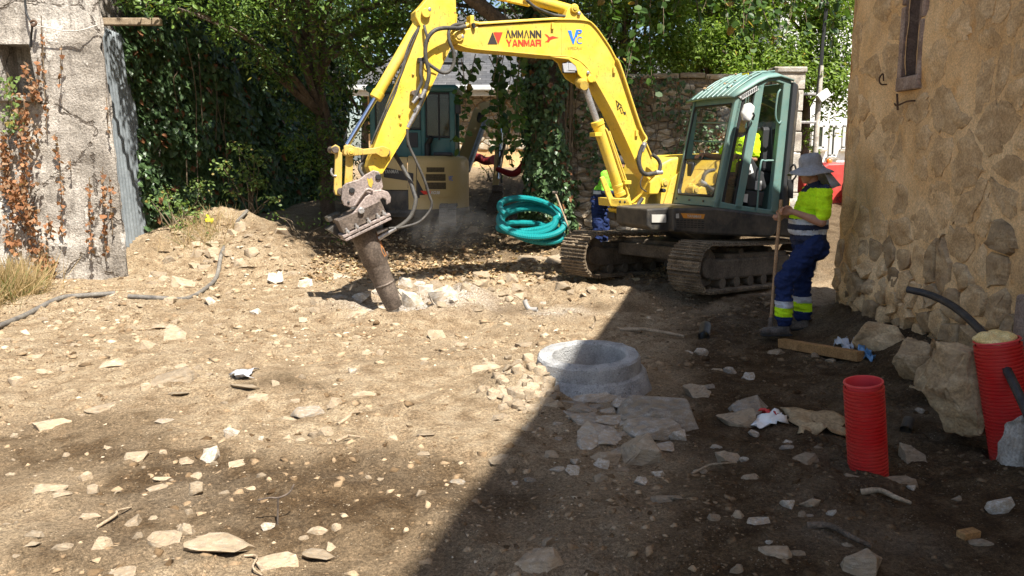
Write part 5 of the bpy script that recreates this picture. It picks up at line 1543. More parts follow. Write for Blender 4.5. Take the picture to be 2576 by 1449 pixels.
# clamp flange with bolts
fa, fb_ = z6(180, 770), z6(480, 625)
FX = (fb_ - fa).normalized(); FN = FX.cross(LX).normalized()
if FN.z < 0: FN = -FN
fc = (fa + fb_) / 2
b = MB(); b.box(fc - LX * .07, ((fb_ - fa).length + .06, .46, .035), FX, LX, FN); b.build("mounting_flange", M['steel_pink'], EX, .006)
b = MB(); b.box(fc - LX * .07 - FN * .045, ((fb_ - fa).length + .04, .46, .03), FX, LX, FN); b.build("mounting_flange", M['steel_pink'], EX, .006)
b = MB(); b.box(fc - LX * .07 + FN * .11, ((fb_ - fa).length, .40, .16), FX, LX, FN); b.build("bracket_box", M['steel_rust'], EX, .006)
for k in (-.42, -.2, .08, .3, .44):
    b = MB(); p = fc + FX * ((fb_ - fa).length * k) + LX * .14; b.cyl(p - FN * .03, p + FN * .075, .014, seg=8); b.cyl(p + FN * .018, p + FN * .045, .026, seg=6); b.build("bolt", M['steel'], EX)
# dark far shell of the breaker mount
plate("breaker_shell", [(70, 735), (185, 648), (260, 600), (300, 660), (270, 760), (190, 812)], -.12, .22, M['black'], EX, .010, z6)
b = MB(); b.box(z6(110, 640, -.25), (.16, .2, .06), FX, LX, FN); b.build("breaker_shell", M['black'], EX, .008)
# breaker body
ax0, ax1 = z6(325, 745, -.09), z6(548, 1290, -.09)
axd = (ax1 - ax0).normalized(); axl = (ax1 - ax0).length
b = MB(); b.lathe(ax0, axd, [(0, -.02), (.148, -.02), (.152, .05), (.150, axl * .40), (.140, axl * .42)], 28); bb = b.build("breaker_housing", M['steel_rust'], EX)
b = MB(); b.lathe(ax0, axd, [(.142, axl * .405), (.136, axl * .44), (.118, axl * .75), (.100, axl * .97), (.085, axl * 1.0), (0, axl * 1.0)], 28); b.build("breaker_barrel", M['steel_rust'], EX)
b = MB(); b.lathe(ax0, axd, [(.122, axl * .66), (.129, axl * .665), (.129, axl * .68), (.121, axl * .685)], 28); b.build("barrel_band", M['steel_rust'], EX)
b = MB(); b.cyl(ax1 - axd * .02, ax1 + axd * .20, .055, .04); b.build("chisel", M['steel'], EX)
side = (-UX - axd * (-UX).dot(axd)).normalized()
def brl(a, h, r_=.1535):                              # point on the breaker skin: angle from camera side, height along axis
    w = LX * math.cos(a) + side * math.sin(a); return ax0 + axd * h + w * r_
b = MB(); hs = [0.05, .12, .2, .28, .36]; vs = []
for i, h in enumerate(hs):
    for a in (0.95 - .2 * i / 4 - (.15 if i % 2 else 0), 1.2, 1.55): vs.append(brl(a, h * axl))
b.add(vs, [(i * 3 + j, i * 3 + j + 1, i * 3 + j + 4, i * 3 + j + 3) for i in range(4) for j in range(2)], smooth=True); b.build("rust_patch", M['rust_orange'], EX)
b = MB(); b.sphere(brl(1.5, axl * .36, .16), .03, sc=(.6, .6, 1.3)); b.build("lifting_lug", M['steel_rust'], EX)
# breaker hoses
HZ = lambda x, y, o=0.0: bp(894.4 + x * .17638, 383.3 + y * .17638, o)
b = MB(); b.tube(smooth_path([z2(640, 920, .06), z2(650, 1030, .06), z2(700, 1140, .08), z2(765, 1290, .08), z2(800, 1400, .08), z6(815, 540, .08), z6(800, 600, .08), z6(720, 680, .08), z6(600, 715, .06), z6(500, 725, .04), z6(430, 755, 0)], 8), .016, 8); b.build("hose", M['hose'], EX)
b = MB(); b.tube(smooth_path([z2(545, 1090, -.25), z2(600, 1180, -.2), z2(660, 1290, -.1), z2(690, 1380, .0), z6(700, 530, .04), z6(670, 630, .05), z6(600, 700, .05), z6(500, 755, .02), z6(440, 795, 0)], 8), .026, 9); b.build("hose", M['hose'], EX)
for (p, q, r_) in ((z6(560, 722, .05), z6(435, 796, 0), .030), (z6(500, 724, .04), z6(425, 757, 0), .022)):
    b = MB(); b.cyl(p, q, r_ * .8, r_, 10); b.build("hose_fitting", M['steel'], EX)
# hoses at the top of the arm
b = MB(); b.tube(smooth_path([z2(1055, 188, .02), z2(1000, 200, .06), z2(900, 200, .10), z2(830, 222, .12), z2(780, 290, .12), z2(770, 400, .10), z2(795, 520, .10), z2(775, 620, .08), z2(735, 740, .07), z2(690, 800, .07)], 8), .024, 9); b.build("hose", M['hose'], EX)
b = MB(); b.tube(smooth_path([z2(1040, 172, -.06), z2(980, 178, .02), z2(940, 215, .08), z2(940, 290, .10), z2(970, 370, .11), z2(975, 440, .11), z2(945, 505, .11), z2(890, 518, .11), z2(810, 470, .10), z2(770, 440, .07), z2(745, 440, .02)], 8), .020, 9); b.build("hose", M['hose'], EX)
b = MB(); b.tube(smooth_path([z2(760, 180, .0), z2(775, 240, .03), z2(790, 300, .03)], 8), .016, 8); b.build("hose", M['hose'], EX)
b = MB(); b.tube(smooth_path([z2(740, 440, .05), z2(735, 520, .06), z2(740, 590, .06), z2(710, 660, .06), z2(685, 720, .06)], 8), .020, 9); b.build("hose", M['hose'], EX)
for (p, q) in ((z2(1050, 190, .02), z2(1000, 201, .05)), (z2(770, 640, .08), z2(740, 700, .08)), (z2(725, 755, .07), z2(645, 910, .06)), (z2(715, 690, .06), z2(680, 735, .06))):
    b = MB(); b.cyl(p, q, .027, .022, 10); b.build("hose_fitting", M['steel'], EX)
b = MB(); b.box(z2(742, 432, .02), (.09, .08, .06), UX, LX, ZX); b.build("hose_block", M['rubber'], EX, .008)

# boom cylinder and foot -----------------------------------------------
b = MB(); b.cyl(z2(1995, 870, -.02), z2(2165, 1390, -.02), .078, seg=22); b.cyl(z2(1992, 862, -.02), z2(2003, 895, -.02), .086, seg=22); b.cyl(z2(2140, 1310, -.02), z2(2146, 1330, -.02), .083, seg=22); b.cyl(z2(2156, 1362, -.02), z2(2166, 1392, -.02), .082, seg=22)
bc = b.build("boom_cylinder", M['yellow'], EX, .006)
b = MB(); b.cyl(z2(1998, 880, -.02), z2(1895, 585, -.04), .042, seg=18); b.build("piston_rod", M['steel'], bc)
b = MB(); b.cyl(z2(1905, 610, .05), z2(1905, 610, -.2), .055); b.sphere(z2(1880, 585, -.06), .085); b.build("rod_eye", M['yellow_dirty'], bc)
b = MB(); b.tube(smooth_path([z2(2055, 915, .05), z2(2085, 985, .06), z2(2205, 1350, .06), z2(2218, 1395, .06)], 4), .014, 8); b.build("pipe", M['yellow'], bc)
b = MB(); b.tube(smooth_path([z2(2080, 935, .04), z2(2105, 1005, .05), z2(2222, 1345, .05)], 4), .012, 8); b.build("pipe", M['yellow'], bc)
for (x, y) in ((1985, 960), (2195, 1300)): b = MB(); b.box(z2(x, y, .02), (.10, .15, .05), UX, LX, ZX); b.build("pipe_clamp", M['yellow'], bc, .005)
# guard channel round the cylinder foot (close-up coordinates)
for off in (.10, -.22):
    plate("cylinder_guard", [(205, 480), (255, 462), (375, 740), (545, 740), (580, 690), (612, 850), (590, 868), (340, 845), (325, 810)], off, .03, M['yellow'], EX, .008, z1)
plate("cylinder_guard", [(330, 742), (545, 745), (608, 850), (590, 866), (340, 845)], .10, .33, M['yellow'], EX, .008, z1)
for (x, y) in ((405, 782), (465, 785)): pin("bolt_hole", z1(x, y), .104, .018, 0, M['rubber'], EX, 10)
plate("swing_post", [(600, 860), (660, 830), (730, 800), (800, 690), (830, 560), (860, 490), (905, 462), (960, 470), (992, 520), (975, 590), (960, 640), (900, 690), (850, 700), (815, 740), (790, 850), (770, 920), (800, 1010), (770, 1065), (480, 1040), (470, 960), (430, 880), (520, 870)], .05, .30, M['yellow'], EX, .012, z1)
plate("swing_post", [(840, 540), (905, 462), (960, 468), (992, 520), (978, 600), (940, 690), (830, 690)], .14, .08, M['yellow'], EX, .012, z1)
pin("pin_boss", z1(945, 545), .16, .06, .05, M['yellow'], EX); pin("pin", z1(945, 545), .175, .035, 0, M['yellow_dirty'], EX); pin("grease_bolt", z1(938, 640), .155, .028, .05, M['rubber'], EX, 10)
plate("swing_post", [(380, 920), (470, 960), (490, 1040), (430, 1035), (385, 1000)], -.05, .2, M['black'], EX, .012, z1)
pin("swing_pin", z1(755, 1025), .09, .07, .1, M['yellow_dirty'], EX)
for pts, r_ in (([(745, 70), (705, 180), (695, 300), (730, 400), (790, 440), (870, 430), (980, 415)], .030), ([(1245, 285), (1150, 290), (1070, 350), (1035, 450), (1030, 600)], .028), ([(1250, 320), (1180, 325), (1105, 390), (1075, 480), (1065, 620)], .028),
                ([(865, 190), (930, 240), (965, 310), (955, 400)], .026), ([(745, 450), (715, 540), (725, 610), (790, 660)], .008), ([(740, 740), (700, 800), (650, 860), (590, 880)], .026)):
    b = MB(); b.tube(smooth_path([z1(x, y, .12 if pts[0][0] < 900 else -.05) for x, y in pts], 8), r_, 9); b.build("hose", M['hose'], EX)
b = MB(); b.cyl(z1(768, 40, .11), z1(728, 150, .12), .034, .030, 10); b.build("hose_fitting", M['steel'], EX)
b = MB(); b.cyl(z1(985, 415, .12), z1(905, 418, .12), .034, .034, 10); b.build("hose_fitting", M['steel'], EX)

# upper body: side plane traced where it stands ------------------------
PN = at(1807, 518, 10.05)
pit = R(4.5)
def sp_(px, py, off=0.0): return onplane(px, py, PN + LX * off, LX)
def splate(name, pts, off, thick, mat, parent=EX, bevel=0.010):
    b = MB(); b.prism([sp_(x, y, off) for x, y in pts], -LX * thick); return b.build(name, mat, parent, bevel)
body = splate("body_panel", [(1694, 524), (1800, 522), (1958, 541), (1964, 560), (1950, 592), (1938, 598), (1760, 590), (1694, 583)], .03, 1.02, M['black'], EX, .03)
splate("body_panel", [(1628, 526), (1698, 521), (1698, 585), (1640, 580), (1628, 570)], -.10, .75, M['black'], EX, .02)
splate("label_plate", [(1640, 540), (1676, 540), (1676, 560), (1640, 560)], -.085, .012, M['grey_txt'], EX, .002)
splate("rear_panel", [(1955, 541), (2010, 545), (2030, 580), (2010, 600), (1950, 594)], -.10, .95, M['black'], EX, .03)
# yellow engine cover and hood beyond the cab
b = MB(); b.prism([sp_(x, y, -1.02) for x, y in ((1655, 520), (1652, 440), (1662, 412), (1690, 398), (1730, 390), (1900, 384), (1990, 386), (1990, 540))], -LX * .95); b.build("engine_cover", M['yellow'], EX, .04, 3)
b = MB(); b.prism([sp_(x, y, -.98) for x, y in ((1668, 520), (1690, 450), (1712, 430), (1740, 425), (1740, 520))], -LX * .03); b.build("engine_cover", M['yellow'], EX, .01)
# badge
splate("badge", [(1713, 536), (1774, 539), (1770, 551), (1720, 549)], .036, .01, M['orange_txt'], EX, .002)
text_part("YANMAR", M['grey_txt'], sp_(1728, 547, .037), (sp_(1768, 549) - sp_(1728, 547)).normalized(), ZX, .036, (sp_(1764, 549) - sp_(1728, 547)).length, EX, "lettering", .1, .02, .002)
splate("badge", [(1701, 538), (1708, 537), (1709, 549), (1701, 549)], .034, .01, M['grey_txt'], EX, .002)
for r_ in range(4):
    for k in range(8):
        x0 = 1702 + k * 9.0; y0 = 553 + r_ * 5.4 + k * .3
        splate("grille_slot", [(x0, y0), (x0 + 6.5, y0), (x0 + 6.5, y0 + 2.6), (x0, y0 + 2.6)], .0335, .006, M['rubber'], EX, 0)

# cab ---------------------------------------------------------------------
CW = .95
cabf = splate("cab_frame", [(1797, 520), (1813, 521), (1869, 240), (1853, 239)], .0, .06, M['green'])
splate("door_post", [(1849, 527), (1866, 529), (1905, 330), (1923, 215), (1905, 211)], .0, .07, M['green'], cabf)
splate("rear_post", [(1938, 538), (1957, 541), (1993, 206), (1973, 208)], .0, .08, M['green'], cabf)
splate("roof_beam", [(1903, 213), (1912, 203), (1930, 195), (1960, 192), (1985, 198), (1993, 206), (1975, 212), (1950, 204), (1932, 206), (1921, 216)], .0, .08, M['green'], cabf)
splate("sill", [(1797, 505), (1808, 506), (1856, 516), (1956, 530), (1956, 542), (1797, 522)], .0, .07, M['green'], cabf)
splate("vent_trim", [(1853, 240), (1903, 212), (1910, 226), (1868, 252)], .012, .05, M['silver'], cabf)
for k in range(9):
    u = k / 8; splate("vent_slot", [(1866 + 38 * u, 240 - 22 * u), (1869 + 38 * u, 239 - 22 * u), (1868 + 38 * u, 248 - 23 * u), (1865 + 38 * u, 249 - 23 * u)], .014, .006, M['charcoal'], cabf, 0)
splate("quarter_glass", [(1813, 512), (1850, 520), (1904, 228), (1868, 250)], -.03, .008, M['glass_clear'], cabf, 0)
splate("window_seal", [(1814, 512), (1821, 513), (1874, 250), (1868, 250)], -.012, .012, M['rubber'], cabf, 0)
splate("window_seal", [(1843, 518), (1850, 520), (1904, 228), (1897, 232)], -.012, .012, M['rubber'], cabf, 0)
# windscreen frame
FBn, FTn = sp_(1803, 518), sp_(1860, 240)
fd = (FTn - FBn); fl_ = fd.length; fd.normalize(); fn_ = LX.cross(fd).normalized()
if fn_.dot(UX) < 0: fn_ = -fn_
def fp(a, h, o=0.0): return FBn - LX * (a * CW) + fd * (h * fl_) + fn_ * o      # a: 0 near .. 1 far, h: 0..1
def fbar(name, pts, o, t, mat, bevel=.010):
    b = MB(); b.prism([fp(a, h, o) for a, h in pts], -fn_ * t); return b.build(name, mat, cabf, bevel)
fbar("windscreen_frame", [(.0, -.01), (1.0, -.01), (1.0, .13), (.93, .13), (.90, .085), (.12, .085), (.09, .13), (0, .13)], .0, .05, M['green'])
fbar("windscreen_frame", [(.0, 1.01), (1.0, 1.01), (1.0, .88), (.93, .88), (.90, .925), (.12, .925), (.09, .88), (0, .88)], .0, .05, M['green'])
fbar("windscreen_frame", [(0, .12), (.09, .12), (.09, .89), (0, .89)], .002, .05, M['green'])
fbar("windscreen_frame", [(1, .12), (.93, .12), (.93, .89), (1, .89)], .002, .05, M['green'])
SEAL = [(.09, .13), (.12, .085), (.90, .085), (.93, .13), (.93, .88), (.90, .925), (.12, .925), (.09, .88)]
for i in range(8):
    (a0, h0), (a1, h1) = SEAL[i], SEAL[(i + 1) % 8]
    b = MB(); b.tube([fp(a0, h0, .004), fp(a1, h1, .004)], .016, 6); b.build("window_seal", M['rubber'], cabf)
b = MB(); b.add([fp(a, h, -.012) for a, h in ((.10, .10), (.92, .10), (.92, .42), (.10, .42))], [(0, 1, 2, 3)]); b.build("windscreen", M['glass_dirty'], cabf)
b = MB(); b.tube([fp(.10, .425, -.01), fp(.92, .425, -.01)], .010, 6); b.build("glass_rail", M['rubber'], cabf)
for (a, h) in ((.06, .04), (.30, .035), (.62, .035), (.94, .04), (.04, .42), (.04, .23)):
    b = MB(); b.cyl(fp(a, h, .015), fp(a, h, -.01), .014, seg=8); b.build("bolt", M['black'], cabf)
for h in (.62, .80):
    b = MB(); b.tube([fp(.97, h, -.10), fp(.45, h - .015, -.12), fp(.05, h - .03, -.10)], .011, 6); b.build("hand_rail", M['green'], cabf)
# far side wall of the cab with its window
def far(px, py, off=0.0): return onplane(px, py, PN - LX * (CW - .04) + LX * off, LX)
for pts in (((1699, 516), (1860, 530), (1858, 398), (1718, 386)), ((1745, 250), (1756, 243), (1738, 390), (1718, 388)), ((1852, 243), (1905, 205), (1925, 400), (1856, 400), (1868, 250)), ((1750, 255), (1870, 225), (1870, 244), (1748, 268))):
    b = MB(); b.prism([far(x, y) for x, y in pts], LX * .03); b.build("side_panel", M['green'], cabf, .006)
b = MB(); b.add([far(x, y, .01) for x, y in ((1738, 395), (1860, 400), (1868, 240), (1752, 260))], [(0, 1, 2, 3)]); b.build("side_glass", M['glass_clear'], cabf)
# rear wall posts and glass
def rp(a, h, o=0.0): return sp_(1955, 535).lerp(sp_(1990, 206), h) - LX * (a * CW) - UX * o
for pts in (((.0, 0), (1, 0), (1, .32), (0, .32)), ((.93, .3), (1, .3), (1, 1), (.93, 1)), ((0, .93), (1, .93), (1, 1), (0, 1)), ((.0, .3), (.05, .3), (.05, 1), (0, 1))):
    b = MB(); b.prism([rp(a, h, .04) for a, h in pts], -UX * .04); b.build("rear_panel", M['green'], cabf, .006)
b = MB(); b.add([rp(a, h, .05) for a, h in ((.05, .32), (.93, .32), (.93, .93), (.05, .93))], [(0, 1, 2, 3)]); b.build("rear_glass", M['glass'], cabf)
# roof: crowned sheet with ribs
RO = [(1843, 245), (1870, 228), (1904, 208), (1930, 196), (1962, 192), (1995, 203)]
b = MB(); rows = [(.03, 0), (-.06, .035), (-.30, .075), (-.65, .08), (-.92, .04), (-.99, 0)]
vs = []
for (o_, up) in rows:
    for i, (x, y) in enumerate(RO):
        k = (0.25, .7, 1, 1.1, 1.05, .8)[i]
        vs.append(onplane(x, y, PN, LX) + LX * o_ + ZX * (up * k + .012))
n = len(RO)
b.add(vs, [(r_ * n + i, r_ * n + i + 1, (r_ + 1) * n + i + 1, (r_ + 1) * n + i) for r_ in range(len(rows) - 1) for i in range(n - 1)], smooth=True)
ro = b.build("roof", M['green'], cabf); ro.modifiers.new("solid", 'SOLIDIFY').thickness = .03
for k in range(8):
    o_ = -.10 - k * .105
    up = .05 + .03 * math.sin((k + 1) / 9 * math.pi)
    b = MB(); b.tube([onplane(x, y, PN, LX) + LX * o_ + ZX * (up * kk + .012) for (x, y), kk in zip(RO[:5], (.25, .7, 1, 1.1, 1.05))], .010, 6); b.build("roof_rib", M['green'], cabf)
b = MB(); b.box(sp_(1853, 238, -.48) + ZX * .05 + fn_ * .02, (.06, .96, .05), UX, LX, ZX); b.build("rain_visor", M['green'], cabf, .012)
# work lamp and debris on the roof
lp = sp_(1880, 216, -.35) + ZX * .11
b = MB(); b.box(lp, (.08, .16, .12), UX, LX, ZX); b.build("work_lamp", M['charcoal'], cabf, .012)
b = MB(); b.box(lp + UX * .042, (.01, .13, .09), UX, LX, ZX); b.build("lamp_lens", M['yellow_plastic'], cabf, .003)
b = MB(); b.cyl(lp - ZX * .14, lp - ZX * .05, .018, seg=8); b.build("lamp_stem", M['charcoal'], cabf)
b = MB(); b.box(sp_(1950, 190, -.25) + ZX * .05, (.06, .05, .10), UX, LX, ZX); b.build("roof_bracket", M['black'], cabf, .006)
nn = 60
rr_ = np.random.default_rng(9)
P = np.array([sp_(1862 + 110 * u, 232 - 38 * min(1, u * 1.6)) + LX * float(-.1 - .75 * w) + ZX * (.085) for u, w in zip(rr_.random(nn), rr_.random(nn))])
o = link("fallen_leaves", leaves("fallen_leaves", P, np.tile([0, 0, 1.0], (nn, 1)), rr_.uniform(.03, .06, nn), M['litter'], 'oval', 77), cabf); tag(o, kind="stuff")
# mirror on the door post
b = MB(); vs = []; mo = [(1876, 262), (1890, 258), (1901, 268), (1897, 290), (1888, 306), (1872, 303), (1868, 285)]
b.prism([sp_(x, y, .20) for x, y in mo], -LX * .05); b.build("mirror", M['silver'], cabf, .018, 3)
b = MB(); b.tube(smooth_path([sp_(1893, 284, .20), sp_(1897, 290, .18), sp_(1893, 300, .10), sp_(1895, 300, .02)], 4), .012, 6); b.build("mirror_arm", M['rubber'], cabf)
# door swung open against the rear
for pts, mt in ((((1964, 545), (1972, 546), (2008, 212), (1997, 206)), 'charcoal'), (((1972, 546), (1980, 540), (2012, 240), (2008, 212)), 'black')):
    splate("open_door", pts, .05, .10, M[mt], cabf)
splate("open_door", [(1973, 540), (1985, 520), (2002, 330), (1994, 330)], .0, .02, M['glass_dark'], cabf, 0)
b = MB(); b.tube(smooth_path([sp_(1990, 420, .06), sp_(1999, 415, .11), sp_(2003, 440, .11), sp_(1993, 455, .06)], 5), .012, 7); b.build("door_handle", M['rubber'], cabf)
splate("door_stop", [(1982, 450), (1998, 452), (1996, 500), (1984, 496)], .06, .08, M['rubber'], cabf)
for pts in ([(1963, 225), (1956, 240), (1951, 290), (1958, 310), (1965, 305)], [(1904, 530), (1913, 415), (1925, 405), (1945, 404)]):
    b = MB(); b.tube(smooth_path([sp_(x, y, .01) for x, y in pts], 5), .013, 7); b.build("grab_rail", M['green'], cabf)
# inside: seat, consoles, levers
cf = thing_none = None
splate("seat", [(1880, 425), (1945, 432), (1944, 462), (1885, 460)], -.20, .48, M['charcoal'], cabf, .04)
splate("seat_back", [(1918, 320), (1945, 318), (1950, 440), (1920, 430)], -.18, .48, M['charcoal'], cabf, .04)
splate("console", [(1866, 408), (1893, 395), (1907, 420), (1920, 432), (1930, 470), (1922, 480), (1880, 478), (1862, 440)], -.05, .12, M['charcoal'], cabf, .02)
splate("console", [(1876, 478), (1925, 482), (1918, 520), (1884, 520)], -.06, .5, M['charcoal'], cabf, .02)
splate("sticker", [(1878, 418), (1890, 412), (1896, 434), (1884, 440)], -.046, .004, M['white_paint'], cabf, 0)
text_part("96", M['black_txt'], sp_(1883, 437, -.044), (sp_(1896, 431) - sp_(1883, 437)).normalized(), (sp_(1880, 424) - sp_(1883, 437)).normalized(), .055, .05, cabf, "lettering", 0, .02, .002)
splate("sticker", [(1901, 455), (1917, 455), (1915, 479), (1899, 477)], -.046, .004, M['silver'], cabf, 0)
splate("sticker", [(1872, 488), (1882, 488), (1880, 510), (1870, 508)], -.05, .004, M['silver'], cabf, 0)
for (x, y, o_) in ((1768, 392, -.70), (1858, 396, -.18)):
    b = MB(); b.tube([sp_(x + 6, y + 70, o_), sp_(x, y, o_)], .012, 7); b.sphere(sp_(x, y - 3, o_), .028); b.build("control_lever", M['rubber'], cabf)
b = MB(); b.box(sp_(1748, 440, -.72), (.18, .14, .34), UX, LX, ZX); b.build("console", M['charcoal'], cabf, .03)
b = MB(); b.sphere(sp_(1840, 262, -.25), .07, sc=(1.3, 1, .7)); b.build("radio_pod", M['charcoal'], cabf)
splate("floor_mat", [(1800, 518), (1956, 534), (1956, 538), (1800, 522)], -.08, .8, M['charcoal'], cabf, 0)

# undercarriage -----------------------------------------------------------
AL = R(42)
ua = V((-math.cos(AL), -math.sin(AL), 0)); up_ = V((math.sin(AL), -math.cos(AL), 0))
tp_ = R(2.6)
un = (ZX * math.cos(tp_) - ua * math.sin(tp_)).normalized(); ua = (ua * math.cos(tp_) + ZX * math.sin(tp_)).normalized()
OU = V((2.50, 11.22, 0.06))
def tc(a, s, h): return OU + ua * a + up_ * s + un * h
def shoe_mesh():
    b = MB(); b.box((0, 0, 0), (.132, .46, .022))
    for x in (-.050, 0.0, .050): b.box((x, 0, .022), (.016, .456, .026))
    b.box((0.058, .06, -.02), (.03, .05, .03)); b.box((0.058, -.06, -.02), (.03, .05, .03))
    rg = random.Random(3)
    for k in range(5):
        b.sphere((rg.uniform(-.05, .05), rg.uniform(-.2, .2), .014), rg.uniform(.018, .035), 6, 4, sc=(1, 1.6, .55))
    return b.mesh("track_shoe", M['track'])
SHOE = shoe_mesh()
TRr, THL = .285, 1.14
per = 4 * THL + 2 * math.pi * TRr
for sgn in (1, -1):
    b = MB()
    b.box(tc(0, .92 * sgn, .30), (2.2, .30, .26), ua, up_, un); b.box(tc(0, .92 * sgn, .44), (1.5, .24, .10), ua, up_, un)
    fr = b.build("track_frame", M['frame_mud'], EX, .03)
    ns = int(per / .140)
    for k in range(ns):
        d = k / ns * per
        if d < 2 * THL: a, h, t = THL - d, .05 + 2 * TRr, math.pi
        elif d < 2 * THL + math.pi * TRr:
            q = (d - 2 * THL) / TRr; a, h, t = -THL - math.sin(q) * TRr, .05 + TRr + math.cos(q) * TRr, math.pi + q
        elif d < 4 * THL + math.pi * TRr: a, h, t = -THL + (d - 2 * THL - math.pi * TRr), .05, 0
        else:
            q = (d - 4 * THL - math.pi * TRr) / TRr; a, h, t = THL + math.sin(q) * TRr, .05 + TRr - math.cos(q) * TRr, q
        if h > .05 + 2 * TRr - .001: h -= .018 * (1 - (a / THL) ** 2)
        # tangent (direction of travel along path) and outward normal
        T_ = ua * math.cos(t) + un * math.sin(t); N_ = -(un * math.cos(t) - ua * math.sin(t))
        o = bpy.data.objects.new("track_shoe", SHOE); COL.objects.link(o); o.parent = fr; o.matrix_parent_inverse = Matrix.Identity(4)
        Bv = N_.cross(T_)
        Mx = Matrix((T_, Bv, N_)).transposed().to_4x4(); Mx.translation = tc(a, .92 * sgn, h)
        o.matrix_basis = Mx
    for a, r_ in ((THL, .235), (-THL, .25)):
        b = MB(); b.cyl(tc(a, .92 * sgn - .11, .05 + TRr), tc(a, .92 * sgn + .11, .05 + TRr), r_, seg=26); b.cyl(tc(a, .92 * sgn - .16, .05 + TRr), tc(a, .92 * sgn + .16, .05 + TRr), r_ * .55, seg=20)
        b.build("idler_wheel" if a > 0 else "sprocket", M['frame_mud'], fr, .01)
    for k in range(6):
        a = -.80 + k * .32; b = MB(); b.cyl(tc(a, .92 * sgn - .15, .125), tc(a, .92 * sgn + .15, .125), .072, seg=16); b.build("roller", M['frame_mud'], fr, .008)
    for k in (-.35, .35):
        b = MB(); b.cyl(tc(k, .92 * sgn - .10, .50), tc(k, .92 * sgn + .10, .50), .055, seg=14); b.build("roller", M['frame_mud'], fr, .008)
b = MB(); b.box(tc(0, 0, .46), (1.1, 1.5, .22), ua, up_, un); b.box(tc(.55, 0, .42), (.25, 1.55, .18), ua, up_, un); b.box(tc(-.55, 0, .42), (.25, 1.55, .18), ua, up_, un); b.build("car_body", M['frame_mud'], EX, .03)
b = MB(); b.cyl(tc(0, 0, .5), OU + ZX * .95 + V((.3, .1, 0)), .52, seg=30); b.build("slew_ring", M['black'], EX, .01)
# ------------------------------------------------------------------ second, beige excavator in the shade
SX, SY, SR = -1.78, 15.02, 0.98
sz0 = gz(SX, SY)
E2 = thing("beige_excavator", (SX, SY, sz0), "dusty beige compact excavator with teal cab parked in the shade", "excavator")
def cylpt(px, py, r_=SR):
    d = ray(px, py)
    a = d.x ** 2 + d.y ** 2; b_ = -2 * (d.x * SX + d.y * SY); c_ = SX ** 2 + SY ** 2 - r_ * r_
    disc = max(0.0, b_ * b_ - 4 * a * c_)
    t = (-b_ - math.sqrt(disc)) / (2 * a)
    return _C + d * t
def sect(name, h0, h1, r_, a0, a1, mat, top_in=0.0, n=20, parent=E2, cap=True):
    """rounded tail panel: part of a drum between two headings"""
    b = MB(); vs, fs = [], []
    for (h, k) in ((h0, 0.0), (h0 + .03, .0), ((h0 + h1) / 2, 0.0), (h1 - .10, .0), (h1 - .03, top_in * .4), (h1, top_in)):
        for i in range(n + 1):
            a = a0 + (a1 - a0) * i / n
            rr = r_ - k
            vs.append((SX + rr * math.sin(a), SY - rr * math.cos(a), h))
    for j in range(5):
        for i in range(n): fs.append((j * (n + 1) + i, j * (n + 1) + i + 1, (j + 1) * (n + 1) + i + 1, (j + 1) * (n + 1) + i))
    b.add(vs, fs, smooth=True)
    if cap:
        m = len(vs) - (n + 1)
        b.add([vs[m + i] for i in range(n + 1)] + [(SX, SY, h1)], [tuple(range(n + 2))])
        b.add([vs[i] for i in range(n + 1)] + [(SX, SY, h0)], [tuple(range(n + 1, -1, -1))])
    return b.build(name, mat, parent)
zb, zt = at(1045, 527, 14.05).z, at(1045, 392, 14.05).z
sect("engine_hood", zb, zt, SR, -.02, 1.62, M['beige'], .10)
sect("tail_panel", zb + .34, zt - .02, SR - .004, -1.6, -.03, M['beige'], .06)
sect("tail_panel", zb - .02, zb + .335, SR + .004, -1.6, -.03, M['black'], .03)
sect("bumper", zb - .13, zb - .004, SR + .02, -1.65, 1.66, M['black'], .02)
def patch(name, pts, mat, lift=.006, parent=E2, sub=6):
    """flat print or trim bent onto the drum: quad given by four pixels"""
    b = MB(); (ax, ay), (bx_, by), (cx, cy), (dx, dy) = pts
    vs = []
    for j in (0, 1):
        for i in range(sub + 1):
            u = i / sub
            x = (ax + (bx_ - ax) * u) if j == 0 else (dx + (cx - dx) * u); y = (ay + (by - ay) * u) if j == 0 else (dy + (cy - dy) * u)
            vs.append(cylpt(x, y, SR + lift))
    b.add(vs, [(i, i + 1, sub + 2 + i, sub + 1 + i) for i in range(sub)], smooth=True)
    return b.build(name, mat, parent)
M['mesh_grille'] = mottled("dark_mesh_grille", (0.045, 0.035, 0.02), (0.12, 0.09, 0.045), 40, 0.7, 0.8, 300)
for (x0, y0, x1, y1) in ((1073, 421, 1118, 433), (1071, 438, 1121, 455), (1070, 459, 1122, 476)):
    patch("vent_grille", ((x0, y0), (x1, y0), (x1, y1), (x0, y1)), M['mesh_grille'])
    patch("vent_lip", ((x0 - 2, y0 - 2.5), (x1 + 2, y0 - 2.5), (x1 + 2, y0), (x0 - 2, y0)), M['beige'], .014)
    patch("vent_lip", ((x0 - 2, y1), (x1 + 2, y1), (x1 + 2, y1 + 2), (x0 - 2, y1 + 2)), M['beige'], .014)
patch("panel_gap", ((1047, 398), (1048.5, 398), (1048.5, 520), (1047, 520)), M['rubber'], .002)
patch("stripe_decal", ((1049, 452), (1050, 452), (1066, 482), (1049, 496)), M['black_txt'])
patch("stripe_decal", ((1049, 496), (1066, 482), (1070, 492), (1049, 500)), M['black_txt'])
patch("badge", ((1057, 480), (1083, 480), (1083, 489), (1066, 489)), M['red_txt'], .008)
patch("badge", ((965, 420), (1040, 436), (1040, 457), (965, 446)), M['black_txt'], .004)
